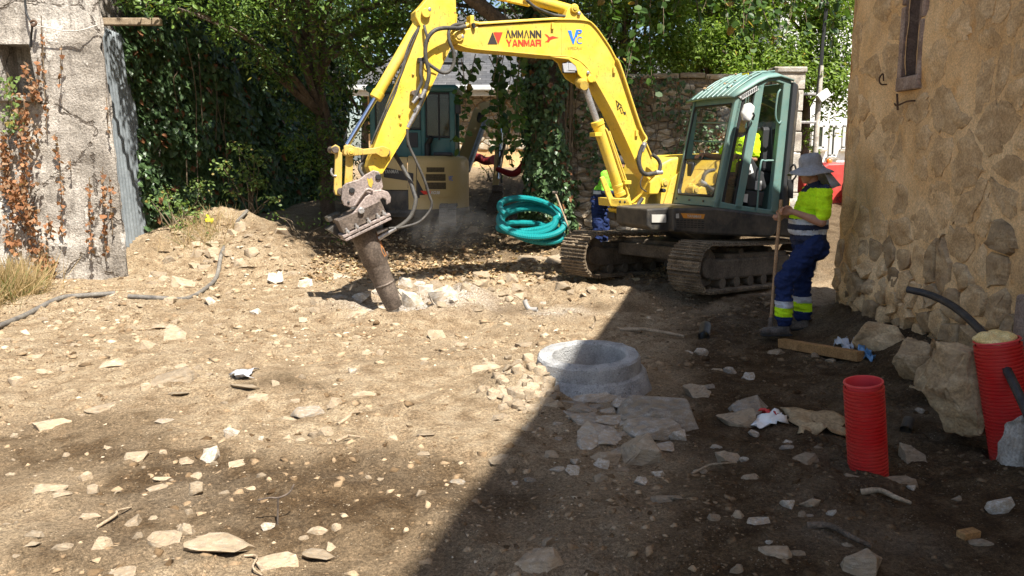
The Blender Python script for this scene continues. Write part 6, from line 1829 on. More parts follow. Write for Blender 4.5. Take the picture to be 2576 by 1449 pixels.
patch("bumper_trim", ((1056, 491), (1145, 489), (1145, 494), (1056, 497)), M['beige'], .03)
def ctext(s, x0, y0, x1, h, mat, lift=.010, shear=0.0, bold=0.01):
    p, q = cylpt(x0, y0, SR + lift), cylpt(x1, y0, SR + lift)
    text_part(s, mat, p, (q - p).normalized(), ZX, h, (q - p).length, E2, "lettering", shear, bold, .012)
ctext("YANMAR", 968, 436, 1004, .062, M['grey_txt'])
ctext("ViO38", 1083, 488.5, 1106, .055, M['white_paint'], .012, .25)
ctext("VPC", 1127, 455, 1138, .085, M['blue_txt'])
# cab
cx0, cx1, cy0, cy1 = -2.48, -1.06, 14.62, 15.75
cz0, cz1 = zt - .02, at(1060, 232, 15.0).z
fr2 = None
def cb(name, c, s, mat, bevel=.02):
    b = MB(); b.box(c, s); return b.build(name, M[mat], E2, bevel)
for (x, y, w) in ((cx0, cy0, .10), (cx1, cy0, .10), (cx0, cy1, .10), (cx1, cy1, .10), (-1.58, cy0 - .005, .085)):
    cb("cab_post", (x, y, (cz0 + cz1) / 2), (w, .10, cz1 - cz0), 'teal_dark')
cb("cab_roof", ((cx0 + cx1) / 2, (cy0 + cy1) / 2, cz1 + .03), (cx1 - cx0 + .22, cy1 - cy0 + .22, .13), 'teal_dark', .06)
cb("cab_panel", ((cx0 - 1.58) / 2, cy0, cz0 + .24), (-1.58 - cx0 - .06, .07, .48), 'teal_dark')
cb("cab_panel", ((cx1 - 1.58) / 2, cy0 + .01, cz0 + .17), (cx1 + 1.58 - .06, .06, .34), 'teal_dark')
cb("cab_panel", (cx1, (cy0 + cy1) / 2, cz0 + .17), (.06, cy1 - cy0, .34), 'teal_dark')
cb("cab_panel", (cx0, (cy0 + cy1) / 2, cz0 + .17), (.06, cy1 - cy0, .34), 'teal_dark')
cb("cab_vent", (-1.78, cy0 - .042, cz0 + .30), (.20, .015, .26), 'charcoal', .01)
cb("window_bar", (-1.30, cy0 - .02, (cz0 + cz1) / 2 + .12), (.03, .04, cz1 - cz0 - .36), 'rubber', .006)
for (x0, x1, z0, z1, y) in ((cx0 + .05, -1.63, cz0 + .5, cz1 - .05, cy0), (-1.53, cx1 - .05, cz0 + .36, cz1 - .05, cy0), (cx0 + .05, cx1 - .05, cz0 + .36, cz1 - .05, cy1)):
    b = MB(); b.box(((x0 + x1) / 2, y, (z0 + z1) / 2), (x1 - x0, .012, z1 - z0)); b.build("window_glass", M['glass_dark'], E2)
    for (a, c_, w, h_) in (((x0 + x1) / 2, z0, x1 - x0, .03), ((x0 + x1) / 2, z1, x1 - x0, .03), (x0, (z0 + z1) / 2, .03, z1 - z0), (x1, (z0 + z1) / 2, .03, z1 - z0)):
        b = MB(); b.box((a, y - .02, c_), (w, .03, h_)); b.build("window_seal", M['rubber'], E2)
b = MB(); b.add([(cx1, cy0 + .05, cz0 + .36), (cx1, cy1 - .05, cz0 + .36), (cx1, cy1 - .05, cz1 - .05), (cx1, cy0 + .05, cz1 - .05)], [(0, 1, 2, 3)]); b.build("window_glass", M['glass_dark'], E2)
cb("mirror", (cx1 + .10, cy0 - .02, cz1 - .28), (.10, .06, .26), 'charcoal', .02)
cb("seat", (-1.95, 15.2, cz0 + .30), (.5, .2, .8), 'charcoal', .06)
b = MB(); b.cyl((-1.50, cy0 - .12, zt - .02), (-1.50, cy0 - .12, zt + .22), .055); b.cyl((-1.50, cy0 - .12, zt + .20), (-1.42, cy0 - .2, zt + .33), .05, .045); b.build("exhaust_pipe", M['rubber'], E2, .005)
cb("hood_bag", (-1.22, cy0 - .16, zt + .03), (.34, .2, .07), 'charcoal', .03)
# undercarriage: rubber tracks, blade hidden in front
LUG = None
def lug_mesh():
    b = MB(); b.box((0, 0, 0), (.10, .30, .02)); b.box((.0, .075, .02), (.055, .14, .03)); b.box((-.045, -.075, .02), (.055, .14, .03)); return b.mesh("track_lug", M['track_rubber'])
LUG = lug_mesh()
for sx in (-.62, .66):
    xc = SX + sx; zc = gz(xc, 14.9) - .03
    b = MB(); b.box((xc, 15.0, zc + .27), (.2, 1.7, .2)); tf = b.build("track_frame", M['frame_mud'], E2, .03)
    r_, hl = .21, .80; per2 = 4 * hl + 2 * math.pi * r_; ns = 44
    for k in range(ns):
        d = k / ns * per2
        if d < 2 * hl: y, h, t = -hl + d, 0, 0
        elif d < 2 * hl + math.pi * r_: q = (d - 2 * hl) / r_; y, h, t = hl + math.sin(q) * r_, r_ - math.cos(q) * r_, q
        elif d < 4 * hl + math.pi * r_: y, h, t = hl - (d - 2 * hl - math.pi * r_), 2 * r_, math.pi
        else: q = (d - 4 * hl - math.pi * r_) / r_; y, h, t = -hl - math.sin(q) * r_, r_ + math.cos(q) * r_, math.pi + q
        T_ = V((0, math.cos(t), math.sin(t))); N_ = V((0, math.sin(t), -math.cos(t))); Bv = N_.cross(T_)
        Mx = Matrix((T_, Bv, N_)).transposed().to_4x4(); Mx.translation = V((xc, 14.98 + y, zc + .05 + h))
        o = bpy.data.objects.new("track_lug", LUG); COL.objects.link(o); o.parent = tf; o.matrix_parent_inverse = Matrix.Identity(4); o.matrix_basis = Mx
    for yy in (-hl, hl):
        b = MB(); b.cyl((xc - .1, 14.98 + yy, zc + .05 + r_), (xc + .1, 14.98 + yy, zc + .05 + r_), r_ * .85, seg=20); b.build("idler_wheel", M['frame_mud'], tf, .01)
b = MB(); b.box((SX, 15.0, zb - .22), (1.1, 1.0, .22)); b.cyl((SX, 15.0, zb - .25), (SX, 15.0, zb), .42); b.build("car_body", M['frame_mud'], E2, .02)
# boom reaching away to the right, arm hanging down
A1, A2, A3 = at(1160, 430, 16.2), at(1208, 275, 17.0), at(1262, 262, 17.2)
b = MB()
for (p, q, w0, w1) in ((A1, A2, .30, .26), (A2, A3, .26, .2)):
    d = (q - p).normalized(); n = V((0, 1, 0)).cross(d).normalized()
    b.prism([p - n * w0 / 2, q - n * w1 / 2, q + n * w1 / 2, p + n * w0 / 2], V((0, .2, 0)))
b.build("boom", M['beige'], E2, .02)
b = MB(); p, q = at(1268, 270, 17.0), at(1246, 470, 16.8); d = (q - p).normalized(); n = V((0, 1, 0)).cross(d).normalized()
b.prism([p - n * .15, p.lerp(q, .25) - n * .15, q - n * .06, q + n * .06, p + n * .13], V((0, .16, 0))); b.build("arm", M['beige'], E2, .02)
b = MB(); b.cyl(at(1176, 430, 16.0), at(1222, 300, 16.8), .055, seg=14); b.build("boom_cylinder", M['steel'], E2)
b = MB(); b.cyl(at(1212, 285, 16.9), at(1198, 330, 16.9), .07, seg=14); b.build("boom_cylinder", M['black'], E2)
b = MB(); b.cyl(at(1262, 320, 16.9), at(1254, 450, 16.8), .04, seg=12); b.build("bucket_cylinder", M['chrome'], E2)
b = MB(); b.tube(smooth_path([at(1285, 290, 16.9), at(1278, 340, 16.8), at(1258, 400, 16.8), at(1262, 460, 16.8)], 5), .022, 7); b.build("hose", M['hose'], E2)
b = MB(); b.box(at(1252, 474, 16.8), (.22, .2, .14)); b.build("bucket_link", M['steel_rust'], E2, .02)
b = MB(); p = at(1240, 478, 16.8); b.prism([p, p + V((.22, 0, -.05)), p + V((.12, 0, -.42)), p + V((-.16, 0, -.50)), p + V((-.10, 0, -.2))], V((0, .4, 0))); b.build("bucket", M['steel_rust'], E2, .01)

# ------------------------------------------------------------------ red site dumper beyond the gateway
DY = 17.4
D0 = at(2060, 560, DY)
RD = thing("red_dumper", (D0.x, DY, gz(D0.x, DY)), "red site dumper with orange beacon behind the pillar", "dumper")
gzd = gz(D0.x, DY)
def dpx(x, y, o=0.0): return at(x, y, DY + o)
b = MB(); b.prism([dpx(x, y) for x, y in ((2012, 418), (2035, 412), (2052, 445), (2066, 480), (2080, 520), (2050, 545), (2034, 520), (2022, 470))], V((0, 1.2, 0))); b.build("skip", M['red_machine'], RD, .03)
b = MB(); b.prism([dpx(x, y, -.02) for x, y in ((2034, 452), (2040, 452), (2076, 510), (2070, 514))], V((0, .03, 0))); b.build("skip_rib", M['grey_txt'], RD, .01)
b = MB(); b.prism([dpx(x, y, .3) for x, y in ((2066, 420), (2085, 410), (2135, 408), (2150, 425), (2150, 540), (2075, 540))], V((0, 1.0, 0))); b.build("engine_cover", M['red_machine'], RD, .05)
b = MB(); b.cyl(dpx(2086, 425, .5), dpx(2086, 410, .5), .02, seg=8); b.build("beacon_stem", M['steel'], RD)
b = MB(); q = dpx(2086, 405, .5); b.lathe(q - ZX * .06, ZX, [(.0, 0), (.06, 0), (.062, .05), (.05, .10), (.0, .125)], 14); b.build("beacon", M['beacon'], RD)
for (x, o_) in ((2040, .5), (2165, -.1), (2040, 1.4), (2165, 1.2)):
    q = dpx(x, 540, o_); q.z = gz(q.x, q.y) + .36
    b = MB(); b.lathe(q, V((0, 1, 0)), [(.12, -.02), (.2, -.03), (.34, 0), (.37, .05), (.37, .2), (.34, .25), (.2, .27), (.0, .27)], 22); b.build("wheel", M['rubber'], RD)
b = MB(); b.box(dpx(2075, 545, .55), (1.5, .6, .16)); b.build("chassis", M['charcoal'], RD, .02)
# ------------------------------------------------------------------ people: bodies grown from joints, then fused into one skin
def fuse(name, parts, voxel, mat, parent=None, smooth=4, mats=None, rule=None, wr=0.0):
    """parts: ('c', p, q, r0, r1) tapered limb or ('e', centre, (rx,ry,rz), rotation matrix or None)"""
    bm = bmesh.new()
    def addpts(vs, fs):
        n = [bm.verts.new(v) for v in vs]
        for f in fs: bm.faces.new([n[i] for i in f])
    for q in parts:
        mb = MB()
        if q[0] == 'c':
            _, p0, p1, r0, r1 = q
            p0, p1 = V(p0), V(p1); d = p1 - p0; L = d.length; d.normalize() if L > 1e-6 else None
            prof = []
            for k in range(5): a = -math.pi / 2 + k / 4 * math.pi / 2; prof.append((max(1e-4, r0 * math.cos(a)), r0 * math.sin(a)))
            for k in range(5): a = k / 4 * math.pi / 2; prof.append((max(1e-4, r1 * math.cos(a)), L + r1 * math.sin(a)))
            mb.lathe(p0, d, prof, 14)
        else:
            _, c, rad, rot = q
            mb.sphere((0, 0, 0), 1.0, 18, 12, sc=rad)
            rot = rot or Matrix.Identity(3)
            mb.v = [tuple(V(c) + rot @ V(v)) for v in mb.v]
        addpts(mb.v, [f for f in mb.f])
    bmesh.ops.remove_doubles(bm, verts=bm.verts, dist=1e-5)
    bmesh.ops.recalc_face_normals(bm, faces=bm.faces)
    me = bpy.data.meshes.new("tmp"); bm.to_mesh(me); bm.free()
    tmp = bpy.data.objects.new("tmp", me); COL.objects.link(tmp)
    r = tmp.modifiers.new("r", 'REMESH'); r.mode = 'VOXEL'; r.voxel_size = voxel; r.use_smooth_shade = True
    if smooth:
        s = tmp.modifiers.new("s", 'SMOOTH'); s.iterations = smooth; s.factor = 0.5
    dg = bpy.context.evaluated_depsgraph_get()
    out = bpy.data.meshes.new_from_object(tmp.evaluated_get(dg))
    bpy.data.objects.remove(tmp); bpy.data.meshes.remove(me)
    if wr:
        n_ = len(out.vertices); c_ = np.zeros(n_ * 3, np.float32); nr_ = np.zeros(n_ * 3, np.float32)
        out.vertices.foreach_get("co", c_); out.vertex_normals.foreach_get("vector", nr_)
        c_ = c_.reshape(-1, 3); nr_ = nr_.reshape(-1, 3)
        k_ = 1 - np.abs(fbm(c_[:, 0] * 9 + c_[:, 2] * 5, c_[:, 1] * 9 - c_[:, 2] * 4, c_[:, 2] * 16, oct=2, seed=12))
        out.vertices.foreach_set("co", (c_ + nr_ * ((k_ - .6) * wr)[:, None]).astype(np.float32).ravel()); out.update()
    out.name = name; out.materials.clear()
    for m in (mats or [mat]): out.materials.append(m)
    if rule:
        for p in out.polygons: p.material_index = rule(p.center)
    for p in out.polygons: p.use_smooth = True
    return link(name, out, parent)

class Body:
    """local frame: f forward, w to the person's left, h up"""
    def __init__(s, base, fwd):
        s.o = V(base); s.F = V(fwd).normalized(); s.W = V((-s.F.y, s.F.x, 0))
        s.rot = Matrix((s.F, s.W, V((0, 0, 1)))).transposed()
    def p(s, f, w, h): return s.o + s.F * f + s.W * w + V((0, 0, h))
    def loc(s, q):
        d = q - s.o; return d.dot(s.F), d.dot(s.W), d.z
    def hand(s, wrist, dirn, grip, side, curl=1.0, size=1.0):
        """palm and five bent fingers closing round a grip axis"""
        wr, d, g = V(wrist), V(dirn).normalized(), V(grip).normalized()
        n = d.cross(g).normalized() * side                   # palm normal, towards the held thing
        P = [('c', wr, wr + d * .035 * size, .026 * size, .030 * size)]
        palm = wr + d * .075 * size
        for k in range(4):
            o = g * ((k - 1.5) * .021 * size)
            k0 = wr + d * .04 * size + o * .7; k1 = palm + o + d * (.012, .018, .015, .004)[k]
            P.append(('c', k0, k1, .014 * size, .0115 * size))
            L = (.036, .042, .038, .030)[k] * size
            a1 = .75 * curl; j1 = k1 + (d * math.cos(a1) + n * math.sin(a1)) * L
            a2 = 1.75 * curl; j2 = j1 + (d * math.cos(a2) + n * math.sin(a2)) * L * .75
            a3 = 2.5 * curl; j3 = j2 + (d * math.cos(a3) + n * math.sin(a3)) * L * .55
            P += [('c', k1, j1, .0110 * size, .0098 * size), ('c', j1, j2, .0098 * size, .0090 * size), ('c', j2, j3, .0090 * size, .0080 * size)]
        t0 = wr + d * .028 * size + g * .030 * size; t1 = t0 + (d * .5 + g * .5 + n * .6).normalized() * .036 * size; t2 = t1 + (d * .75 + n * .7 - g * .1).normalized() * .032 * size
        P += [('c', t0, t1, .0145 * size, .012 * size), ('c', t1, t2, .0115 * size, .0095 * size)]
        return P
    def head(s, c, look, tilt=0.0, r=1.0):
        """skull, jaw, nose, brows, lips, ears; look = heading"""
        F = V(look).normalized(); W = V((-F.y, F.x, 0)).normalized(); U_ = F.cross(W)
        c = V(c)
        q = lambda f, w, h: c + F * f * r + W * w * r + U_ * h * r
        rot = Matrix((F, W, U_)).transposed()
        P = [('e', q(-.012, 0, .035), (.098 * r, .076 * r, .092 * r), rot), ('e', q(.030, 0, -.035), (.068 * r, .060 * r, .080 * r), rot), ('e', q(.058, 0, -.088), (.032 * r, .032 * r, .028 * r), rot),
             ('c', q(.082, 0, .012), q(.108, 0, -.026), .010 * r, .015 * r), ('c', q(.100, -.012, -.032), q(.100, .012, -.032), .010 * r, .010 * r),
             ('c', q(.078, -.034, .022), q(.078, .034, .022), .014 * r, .014 * r), ('c', q(.086, -.018, -.060), q(.086, .018, -.060), .009 * r, .009 * r), ('c', q(.082, -.016, -.072), q(.082, .016, -.072), .010 * r, .010 * r),
             ('e', q(-.012, .076, -.008), (.020 * r, .008 * r, .032 * r), rot), ('e', q(-.012, -.076, -.008), (.020 * r, .008 * r, .032 * r), rot),
             ('e', q(.045, .040, -.020), (.030 * r, .026 * r, .030 * r), rot), ('e', q(.045, -.040, -.020), (.030 * r, .026 * r, .030 * r), rot)]
        return P, q, rot
def eyes(q, parent, r=1.0):
    for w in (.030, -.030):
        b = MB(); b.sphere(q(.077, w, .004), .010 * r, 10, 6); b.build("eye", M['black_txt'], parent)

# ------------------------------------------------------------------ the standing worker leaning on a tool
wx = at(2042, 600, 7.88).x
B = Body((wx, 7.88, gz(wx, 7.88) + .0), V((-1, -.03, 0)))
W1 = thing("person", B.o, "worker in grey sun hat and yellow shirt standing with a long tool", "person")
p = B.p
hipL, hipR = p(.02, .095, .90), p(.0, -.095, .90)
kneL, ankL = p(.30, .13, .545), p(.29, .15, .115)
kneR, ankR = p(.03, -.11, .475), p(-.01, -.12, .11)
shL, shR = p(-.02, .185, 1.395), p(-.03, -.185, 1.395)
elL, wrL = p(.02, .26, 1.115), p(.245, .145, 1.205)
elR, wrR = p(.05, -.25, 1.13), p(.262, -.06, 1.165)
grip_top, grip_bot = p(.345, .06, 1.30), p(.405, .10, .01)
gd = (grip_bot - grip_top).normalized()
hd, hq, hrot = B.head(p(.055, 0, 1.595), V((-.98, -.12, -.16)))
skinp = hd + [('c', p(.0, 0, 1.40), p(.035, 0, 1.53), .062, .056), ('c', shL, elL, .050, .044), ('c', elL, wrL, .043, .029), ('c', shR, elR, .050, .044), ('c', elR, wrR, .043, .029),
              ('c', elL, elL.lerp(wrL, .4), .044, .042), ('c', p(.01, 0, 1.30), p(.01, 0, 1.0), .10, .10), ('c', hipL, kneL, .07, .05), ('c', hipR, kneR, .07, .05), ('c', kneL, ankL, .05, .04), ('c', kneR, ankR, .05, .04),
              ('c', p(.0, -.06, .95), p(.0, .06, .95), .08, .08), ('c', shL, shR, .05, .05)]
skinp += B.hand(wrL, (grip_top + gd * .085 + B.W * .02) - wrL, -gd, -1, 1.0, 1.02) + B.hand(wrR, (grip_top + gd * .15 - B.W * .015) - wrR, -gd, 1, 1.0, 1.02)
body = fuse("body", skinp, .0075, M['skin'], W1, 2)
eyes(hq, W1)
# shirt
def shirt_rule(q):
    f, w, h = B.loc(q)
    if h > 1.395 and abs(w) < .075 and f > -.02 + (h - 1.395): return 2
    if h > 1.435: return 2
    if 1.085 < h + .02 * f < 1.135 or (.985 < h + .02 * f < 1.035): return 1
    if h < 1.135: return 2
    return 0
shirt = fuse("shirt", [('e', p(.0, 0, 1.29), (.160, .200, .17), B.rot), ('e', p(.045, 0, 1.08), (.190, .190, .20), B.rot), ('e', p(.03, 0, .93), (.175, .185, .12), B.rot), ('c', shL, shR, .074, .074), ('c', p(-.01, 0, 1.36), p(.012, 0, 1.45), .085, .067),
                       ('c', shL, shL.lerp(elL, .74), .075, .073), ('c', shR, shR.lerp(elR, .74), .075, .073)], .011, None, W1, 5, [M['hivis'], M['reflect'], M['navy_top']], shirt_rule, .022)
# trousers
def tr_rule(q):
    f, w, h = B.loc(q)
    if .285 < h < .345: return 1
    if .19 < h <= .285: return 2
    return 0
trs = fuse("trousers", [('e', p(.03, 0, .90), (.16, .18, .115), B.rot), ('e', p(-.04, .0, .84), (.13, .165, .12), B.rot), ('c', hipL, kneL, .115, .090), ('c', kneL, p(.29, .15, .16), .086, .080), ('c', hipR, kneR, .115, .092), ('c', kneR, p(-.005, -.12, .15), .088, .082),
                        ('c', p(.22, .12, .66), p(.31, .13, .53), .082, .080)], .011, None, W1, 5, [M['navy'], M['reflect'], M['hivis']], tr_rule, .028)
for (a, s_) in ((ankL, .15), (ankR, -.12)):
    f_, w_, _ = B.loc(a)
    fuse("boot", [('c', a + V((0, 0, .03)), p(f_ - .01, w_, .06), .052, .055), ('e', p(f_ + .09, w_ + .012, .042), (.135, .050, .046), B.rot), ('e', p(f_ + .17, w_ + .015, .045), (.058, .050, .042), B.rot), ('e', p(f_ - .02, w_, .035), (.06, .046, .04), B.rot)], .009, M['boot'], W1, 2)
    b = MB(); b.box(p(f_ + .075, w_ + .01, .008), (.30, .095, .022), B.F, B.W, ZX); b.build("boot_sole", M['rubber'], W1, .01)
# hat with wide brim and neck flap
hb = MB()
hs = 28; vs = []
def hatpt(a, k, z_): return hq(-.010 + math.cos(a) * k * 1.0, math.sin(a) * k * .88, z_)
rings = [(.035, .162), (.080, .155), (.101, .125), (.106, .085), (.106, .045)]
for (k, z_) in rings:
    for i in range(hs): vs.append(hatpt(2 * math.pi * i / hs, k, z_ + .004 * math.sin(5 * i)))
for (k, z_) in ((.140, .036), (.185, .026), (.210, .014)):
    for i in range(hs):
        a = 2 * math.pi * i / hs
        dr = -.040 * abs(math.sin(a)) * (k / .215) ** 2 - .014 * max(0, math.cos(a)) * (k / .215) ** 2 - (.05 * max(0, -math.cos(a)) * (k / .215)) + .008 * math.sin(3 * a + 1) * (k / .215)
        kk = k * (1.0 + .10 * max(0, math.cos(a)))
        vs.append(hatpt(a, kk, z_ + dr))
nr = len(rings) + 3
hb.add(vs, [(j * hs + i, j * hs + (i + 1) % hs, (j + 1) * hs + (i + 1) % hs, (j + 1) * hs + i) for j in range(nr - 1) for i in range(hs)], smooth=True)
hb.add([vs[i] for i in range(hs)] + [hq(-.01, 0, .166)], [(i, (i + 1) % hs, hs) for i in range(hs)], smooth=True)
hat = hb.build("sun_hat", M['grey_hat'], W1); hat.modifiers.new("solid", 'SOLIDIFY').thickness = .006
fb2 = MB(); vs = []
for j in range(6):
    for i in range(9):
        a = math.pi + (i - 4) / 4 * 1.15; k = .112 + j * .012
        vs.append(hq(-.012 + math.cos(a) * (k + .02 * j), math.sin(a) * k, .03 - j * .043 + .006 * math.sin(i * 2 + j)))
fb2.add(vs, [(j * 9 + i, j * 9 + i + 1, (j + 1) * 9 + i + 1, (j + 1) * 9 + i) for j in range(5) for i in range(8)], smooth=True)
nf = fb2.build("neck_flap", M['grey_hat'], W1); nf.modifiers.new("solid", 'SOLIDIFY').thickness = .005
# logo print across the shoulders
q0 = p(-.155, .07, 1.33); text_part("VPC", M['navy_top'], p(-.128, .165, 1.30), (-B.W * .75 - B.F * .66).normalized(), ZX, .05, .13, W1, "shirt_print", 0, .01, .012)
# the tool he leans on
tool = thing("long_handled_tool", grip_bot, "long wooden tool handle held upright by the standing worker", "tool")
b = MB(); b.tube(smooth_path([grip_top - gd * .02, grip_top.lerp(grip_bot, .35) + B.F * .004, grip_top.lerp(grip_bot, .7), grip_bot - gd * .06], 5), .0165, 10); b.build("handle", M['handle'], tool)
b = MB(); b.cyl(grip_bot - gd * .16, grip_bot - gd * .02, .024, .028, 10); b.box(grip_bot + B.F * .02 - gd * .01, (.12, .16, .025), B.F, B.W, ZX); b.build("blade", M['steel_rust'], tool, .006)

# ------------------------------------------------------------------ the operator in the cab
OB = Body(sp_(1863, 462, -.44), UX)
OB.o.z -= .42
W2 = thing("person", OB.o, "operator in yellow shirt and cap seated at the cab levers", "person")
p = OB.p
shL, shR = p(-.03, .185, 1.00), p(-.03, -.185, 1.00)
elL, elR = p(.02, .27, .74), p(.16, -.24, .76)
wrL, wrR = p(.24, .16, .78), p(.42, -.26, .80)
hipL, hipR = p(.0, .10, .48), p(.0, -.10, .48)
kneL, kneR = p(.42, .13, .50), p(.42, -.15, .50)
ankL, ankR = p(.42, .12, .10), p(.48, -.14, .10)
hd, hq, hrot = OB.head(p(.06, 0, 1.205), V((UX.x, UX.y, -.18)))
op = hd + [('c', p(-.01, 0, 1.02), p(.035, 0, 1.14), .060, .055), ('c', shL, elL, .050, .044), ('c', elL, wrL, .043, .029), ('c', shR, elR, .050, .044), ('c', elR, wrR, .043, .029), ('c', shL, shR, .05, .05),
           ('c', p(-.01, 0, .95), p(.0, 0, .55), .10, .10), ('c', p(0, -.1, .5), p(0, .1, .5), .09, .09), ('c', hipL, kneL, .07, .05), ('c', hipR, kneR, .07, .05), ('c', kneL, ankL, .05, .04), ('c', kneR, ankR, .05, .04)]
op += OB.hand(wrL, OB.F * .8 - ZX * .25 - OB.W * .15, OB.W, -1, .9) + OB.hand(wrR, OB.F * .9 - ZX * .1, OB.W, -1, .9)
fuse("body", op, .009, M['skin'], W2, 2); eyes(hq, W2)
def o_rule(q):
    f, w, h = OB.loc(q)
    return 1 if (h > 1.02 and abs(w) < .085) else 0
fuse("shirt", [('e', p(-.01, 0, .90), (.130, .190, .17), OB.rot), ('e', p(.035, 0, .68), (.150, .180, .19), OB.rot), ('e', p(.02, 0, .54), (.14, .175, .10), OB.rot), ('c', shL, shR, .078, .078), ('c', p(-.02, 0, .98), p(.012, 0, 1.06), .085, .066),
               ('c', shL, shL.lerp(elL, .72), .080, .080), ('c', shR, shR.lerp(elR, .72), .080, .080)], .012, None, W2, 4, [M['hivis'], M['navy_top']], o_rule, .02)
def ot_rule(q):
    f, w, h = OB.loc(q)
    return 1 if .30 < h < .40 and f > .3 else 0
fuse("trousers", [('e', p(.0, 0, .47), (.15, .175, .10), OB.rot), ('c', hipL, kneL, .095, .078), ('c', hipR, kneR, .095, .078), ('c', kneL, ankL, .076, .070), ('c', kneR, ankR, .076, .070)], .013, None, W2, 4, [M['navy'], M['hivis']], ot_rule)
for a in (ankL, ankR):
    f_, w_, _ = OB.loc(a); fuse("boot", [('c', a, p(f_, w_, .06), .05, .05), ('e', p(f_ + .09, w_, .05), (.13, .048, .045), OB.rot)], .011, M['boot'], W2, 2)
b = MB(); vs = []
for (k, z_) in ((.03, .142), (.07, .132), (.092, .10), (.098, .06), (.100, .040)):
    for i in range(20): a = 2 * math.pi * i / 20; vs.append(hq(-.012 + math.cos(a) * k * 1.10, math.sin(a) * k, z_))
b.add(vs, [(j * 20 + i, j * 20 + (i + 1) % 20, (j + 1) * 20 + (i + 1) % 20, (j + 1) * 20 + i) for j in range(4) for i in range(20)], smooth=True); b.add([vs[i] for i in range(20)] + [hq(-.012, 0, .145)], [(i, (i + 1) % 20, 20) for i in range(20)], smooth=True)
b.prism([hq(.07, -.07, .045), hq(.15, -.055, .035), hq(.172, 0, .035), hq(.15, .055, .035), hq(.07, .07, .045)], (hq(0, 0, .008) - hq(0, 0, 0)))
b.build("cap", M['cap'], W2)
b = MB(); b.lathe(wrL - (wrL - elL).normalized() * .03, (wrL - elL).normalized(), [(.033, -.012), (.036, -.012), (.036, .012), (.033, .012)], 14, closed_prof=True); b.build("wrist_watch", M['rubber'], W2)
text_part("VPC", M['navy_top'], p(.125, .15, .90), -(OB.W * .9 - OB.F * .3).normalized(), ZX, .045, .09, W2, "shirt_print", 0, .01, .018)

# ------------------------------------------------------------------ the worker half hidden behind the boom
hx, hy_ = at(1508, 575, 12.7).x, 12.7
HB = Body((hx, hy_, gz(hx, hy_)), V((.72, -.35, 0)))
W3 = thing("person", HB.o, "worker in navy trousers and green sleeve bending behind the boom foot", "person")
p = HB.p
shL, shR = p(.16, .17, 1.28), p(.14, -.18, 1.29)
elL, elR = p(.20, .26, 1.02), p(.18, -.28, 1.04)
wrL, wrR = p(.42, .20, 1.02), p(.40, -.18, 1.02)
hipL, hipR = p(.0, .10, .88), p(.0, -.10, .88)
kneL, kneR = p(.03, .13, .48), p(.02, -.13, .48)
ankL, ankR = p(-.01, .14, .10), p(-.01, -.14, .10)
hd, hq, hrot = HB.head(p(.30, 0, 1.44), V((.72, -.35, -.45)))
op = hd + [('c', p(.17, 0, 1.30), p(.25, 0, 1.39), .060, .055), ('c', shL, elL, .050, .044), ('c', elL, wrL, .043, .029), ('c', shR, elR, .050, .044), ('c', elR, wrR, .043, .029), ('c', shL, shR, .05, .05),
           ('c', p(.13, 0, 1.22), p(.0, 0, .92), .10, .10), ('c', p(0, -.1, .9), p(0, .1, .9), .09, .09), ('c', hipL, kneL, .07, .05), ('c', hipR, kneR, .07, .05), ('c', kneL, ankL, .05, .04), ('c', kneR, ankR, .05, .04)]
op += HB.hand(wrL, HB.F, HB.W, -1, .8) + HB.hand(wrR, HB.F, HB.W, -1, .8)
fuse("body", op, .009, M['skin'], W3, 2); eyes(hq, W3)
def h_rule(q):
    f, w, h = HB.loc(q)
    if h < 1.07 and abs(w) > .2: return 1
    if abs(w) < .14 and h > 1.2: return 1
    if h < 1.06: return 2 if 1.0 < h < 1.05 else 1
    return 0
fuse("jacket", [('e', p(.12, 0, 1.18), (.140, .190, .18), HB.rot), ('e', p(.04, 0, 1.0), (.145, .18, .17), HB.rot), ('c', shL, shR, .08, .08), ('c', p(.14, 0, 1.28), p(.19, 0, 1.34), .085, .068), ('c', shL, elL, .078, .066), ('c', shR, elR, .078, .066), ('c', elL, elL.lerp(wrL, .8), .064, .050), ('c', elR, elR.lerp(wrR, .8), .064, .050)],
     .013, None, W3, 4, [M['hivis_green'], M['navy_top'], M['reflect']], h_rule)
def ht_rule(q):
    f, w, h = HB.loc(q)
    if .16 < h < .25: return 1
    if h <= .16: return 2
    return 0
fuse("trousers", [('e', p(.0, 0, .88), (.145, .175, .13), HB.rot), ('c', hipL, kneL, .105, .085), ('c', hipR, kneR, .105, .085), ('c', kneL, ankL, .085, .080), ('c', kneR, ankR, .085, .080)], .013, None, W3, 4, [M['navy'], M['reflect'], M['hivis_green']], ht_rule, .028)
for a in (ankL, ankR):
    f_, w_, _ = HB.loc(a); fuse("boot", [('c', a, p(f_, w_, .06), .05, .05), ('e', p(f_ + .09, w_, .05), (.13, .048, .045), HB.rot)], .011, M['boot'], W3, 2)
b = MB(); b.sphere(hq(-.014, 0, .06), .1, 16, 10, sc=(1.05, .85, .95)); b.build("hair", M['hair'], W3)
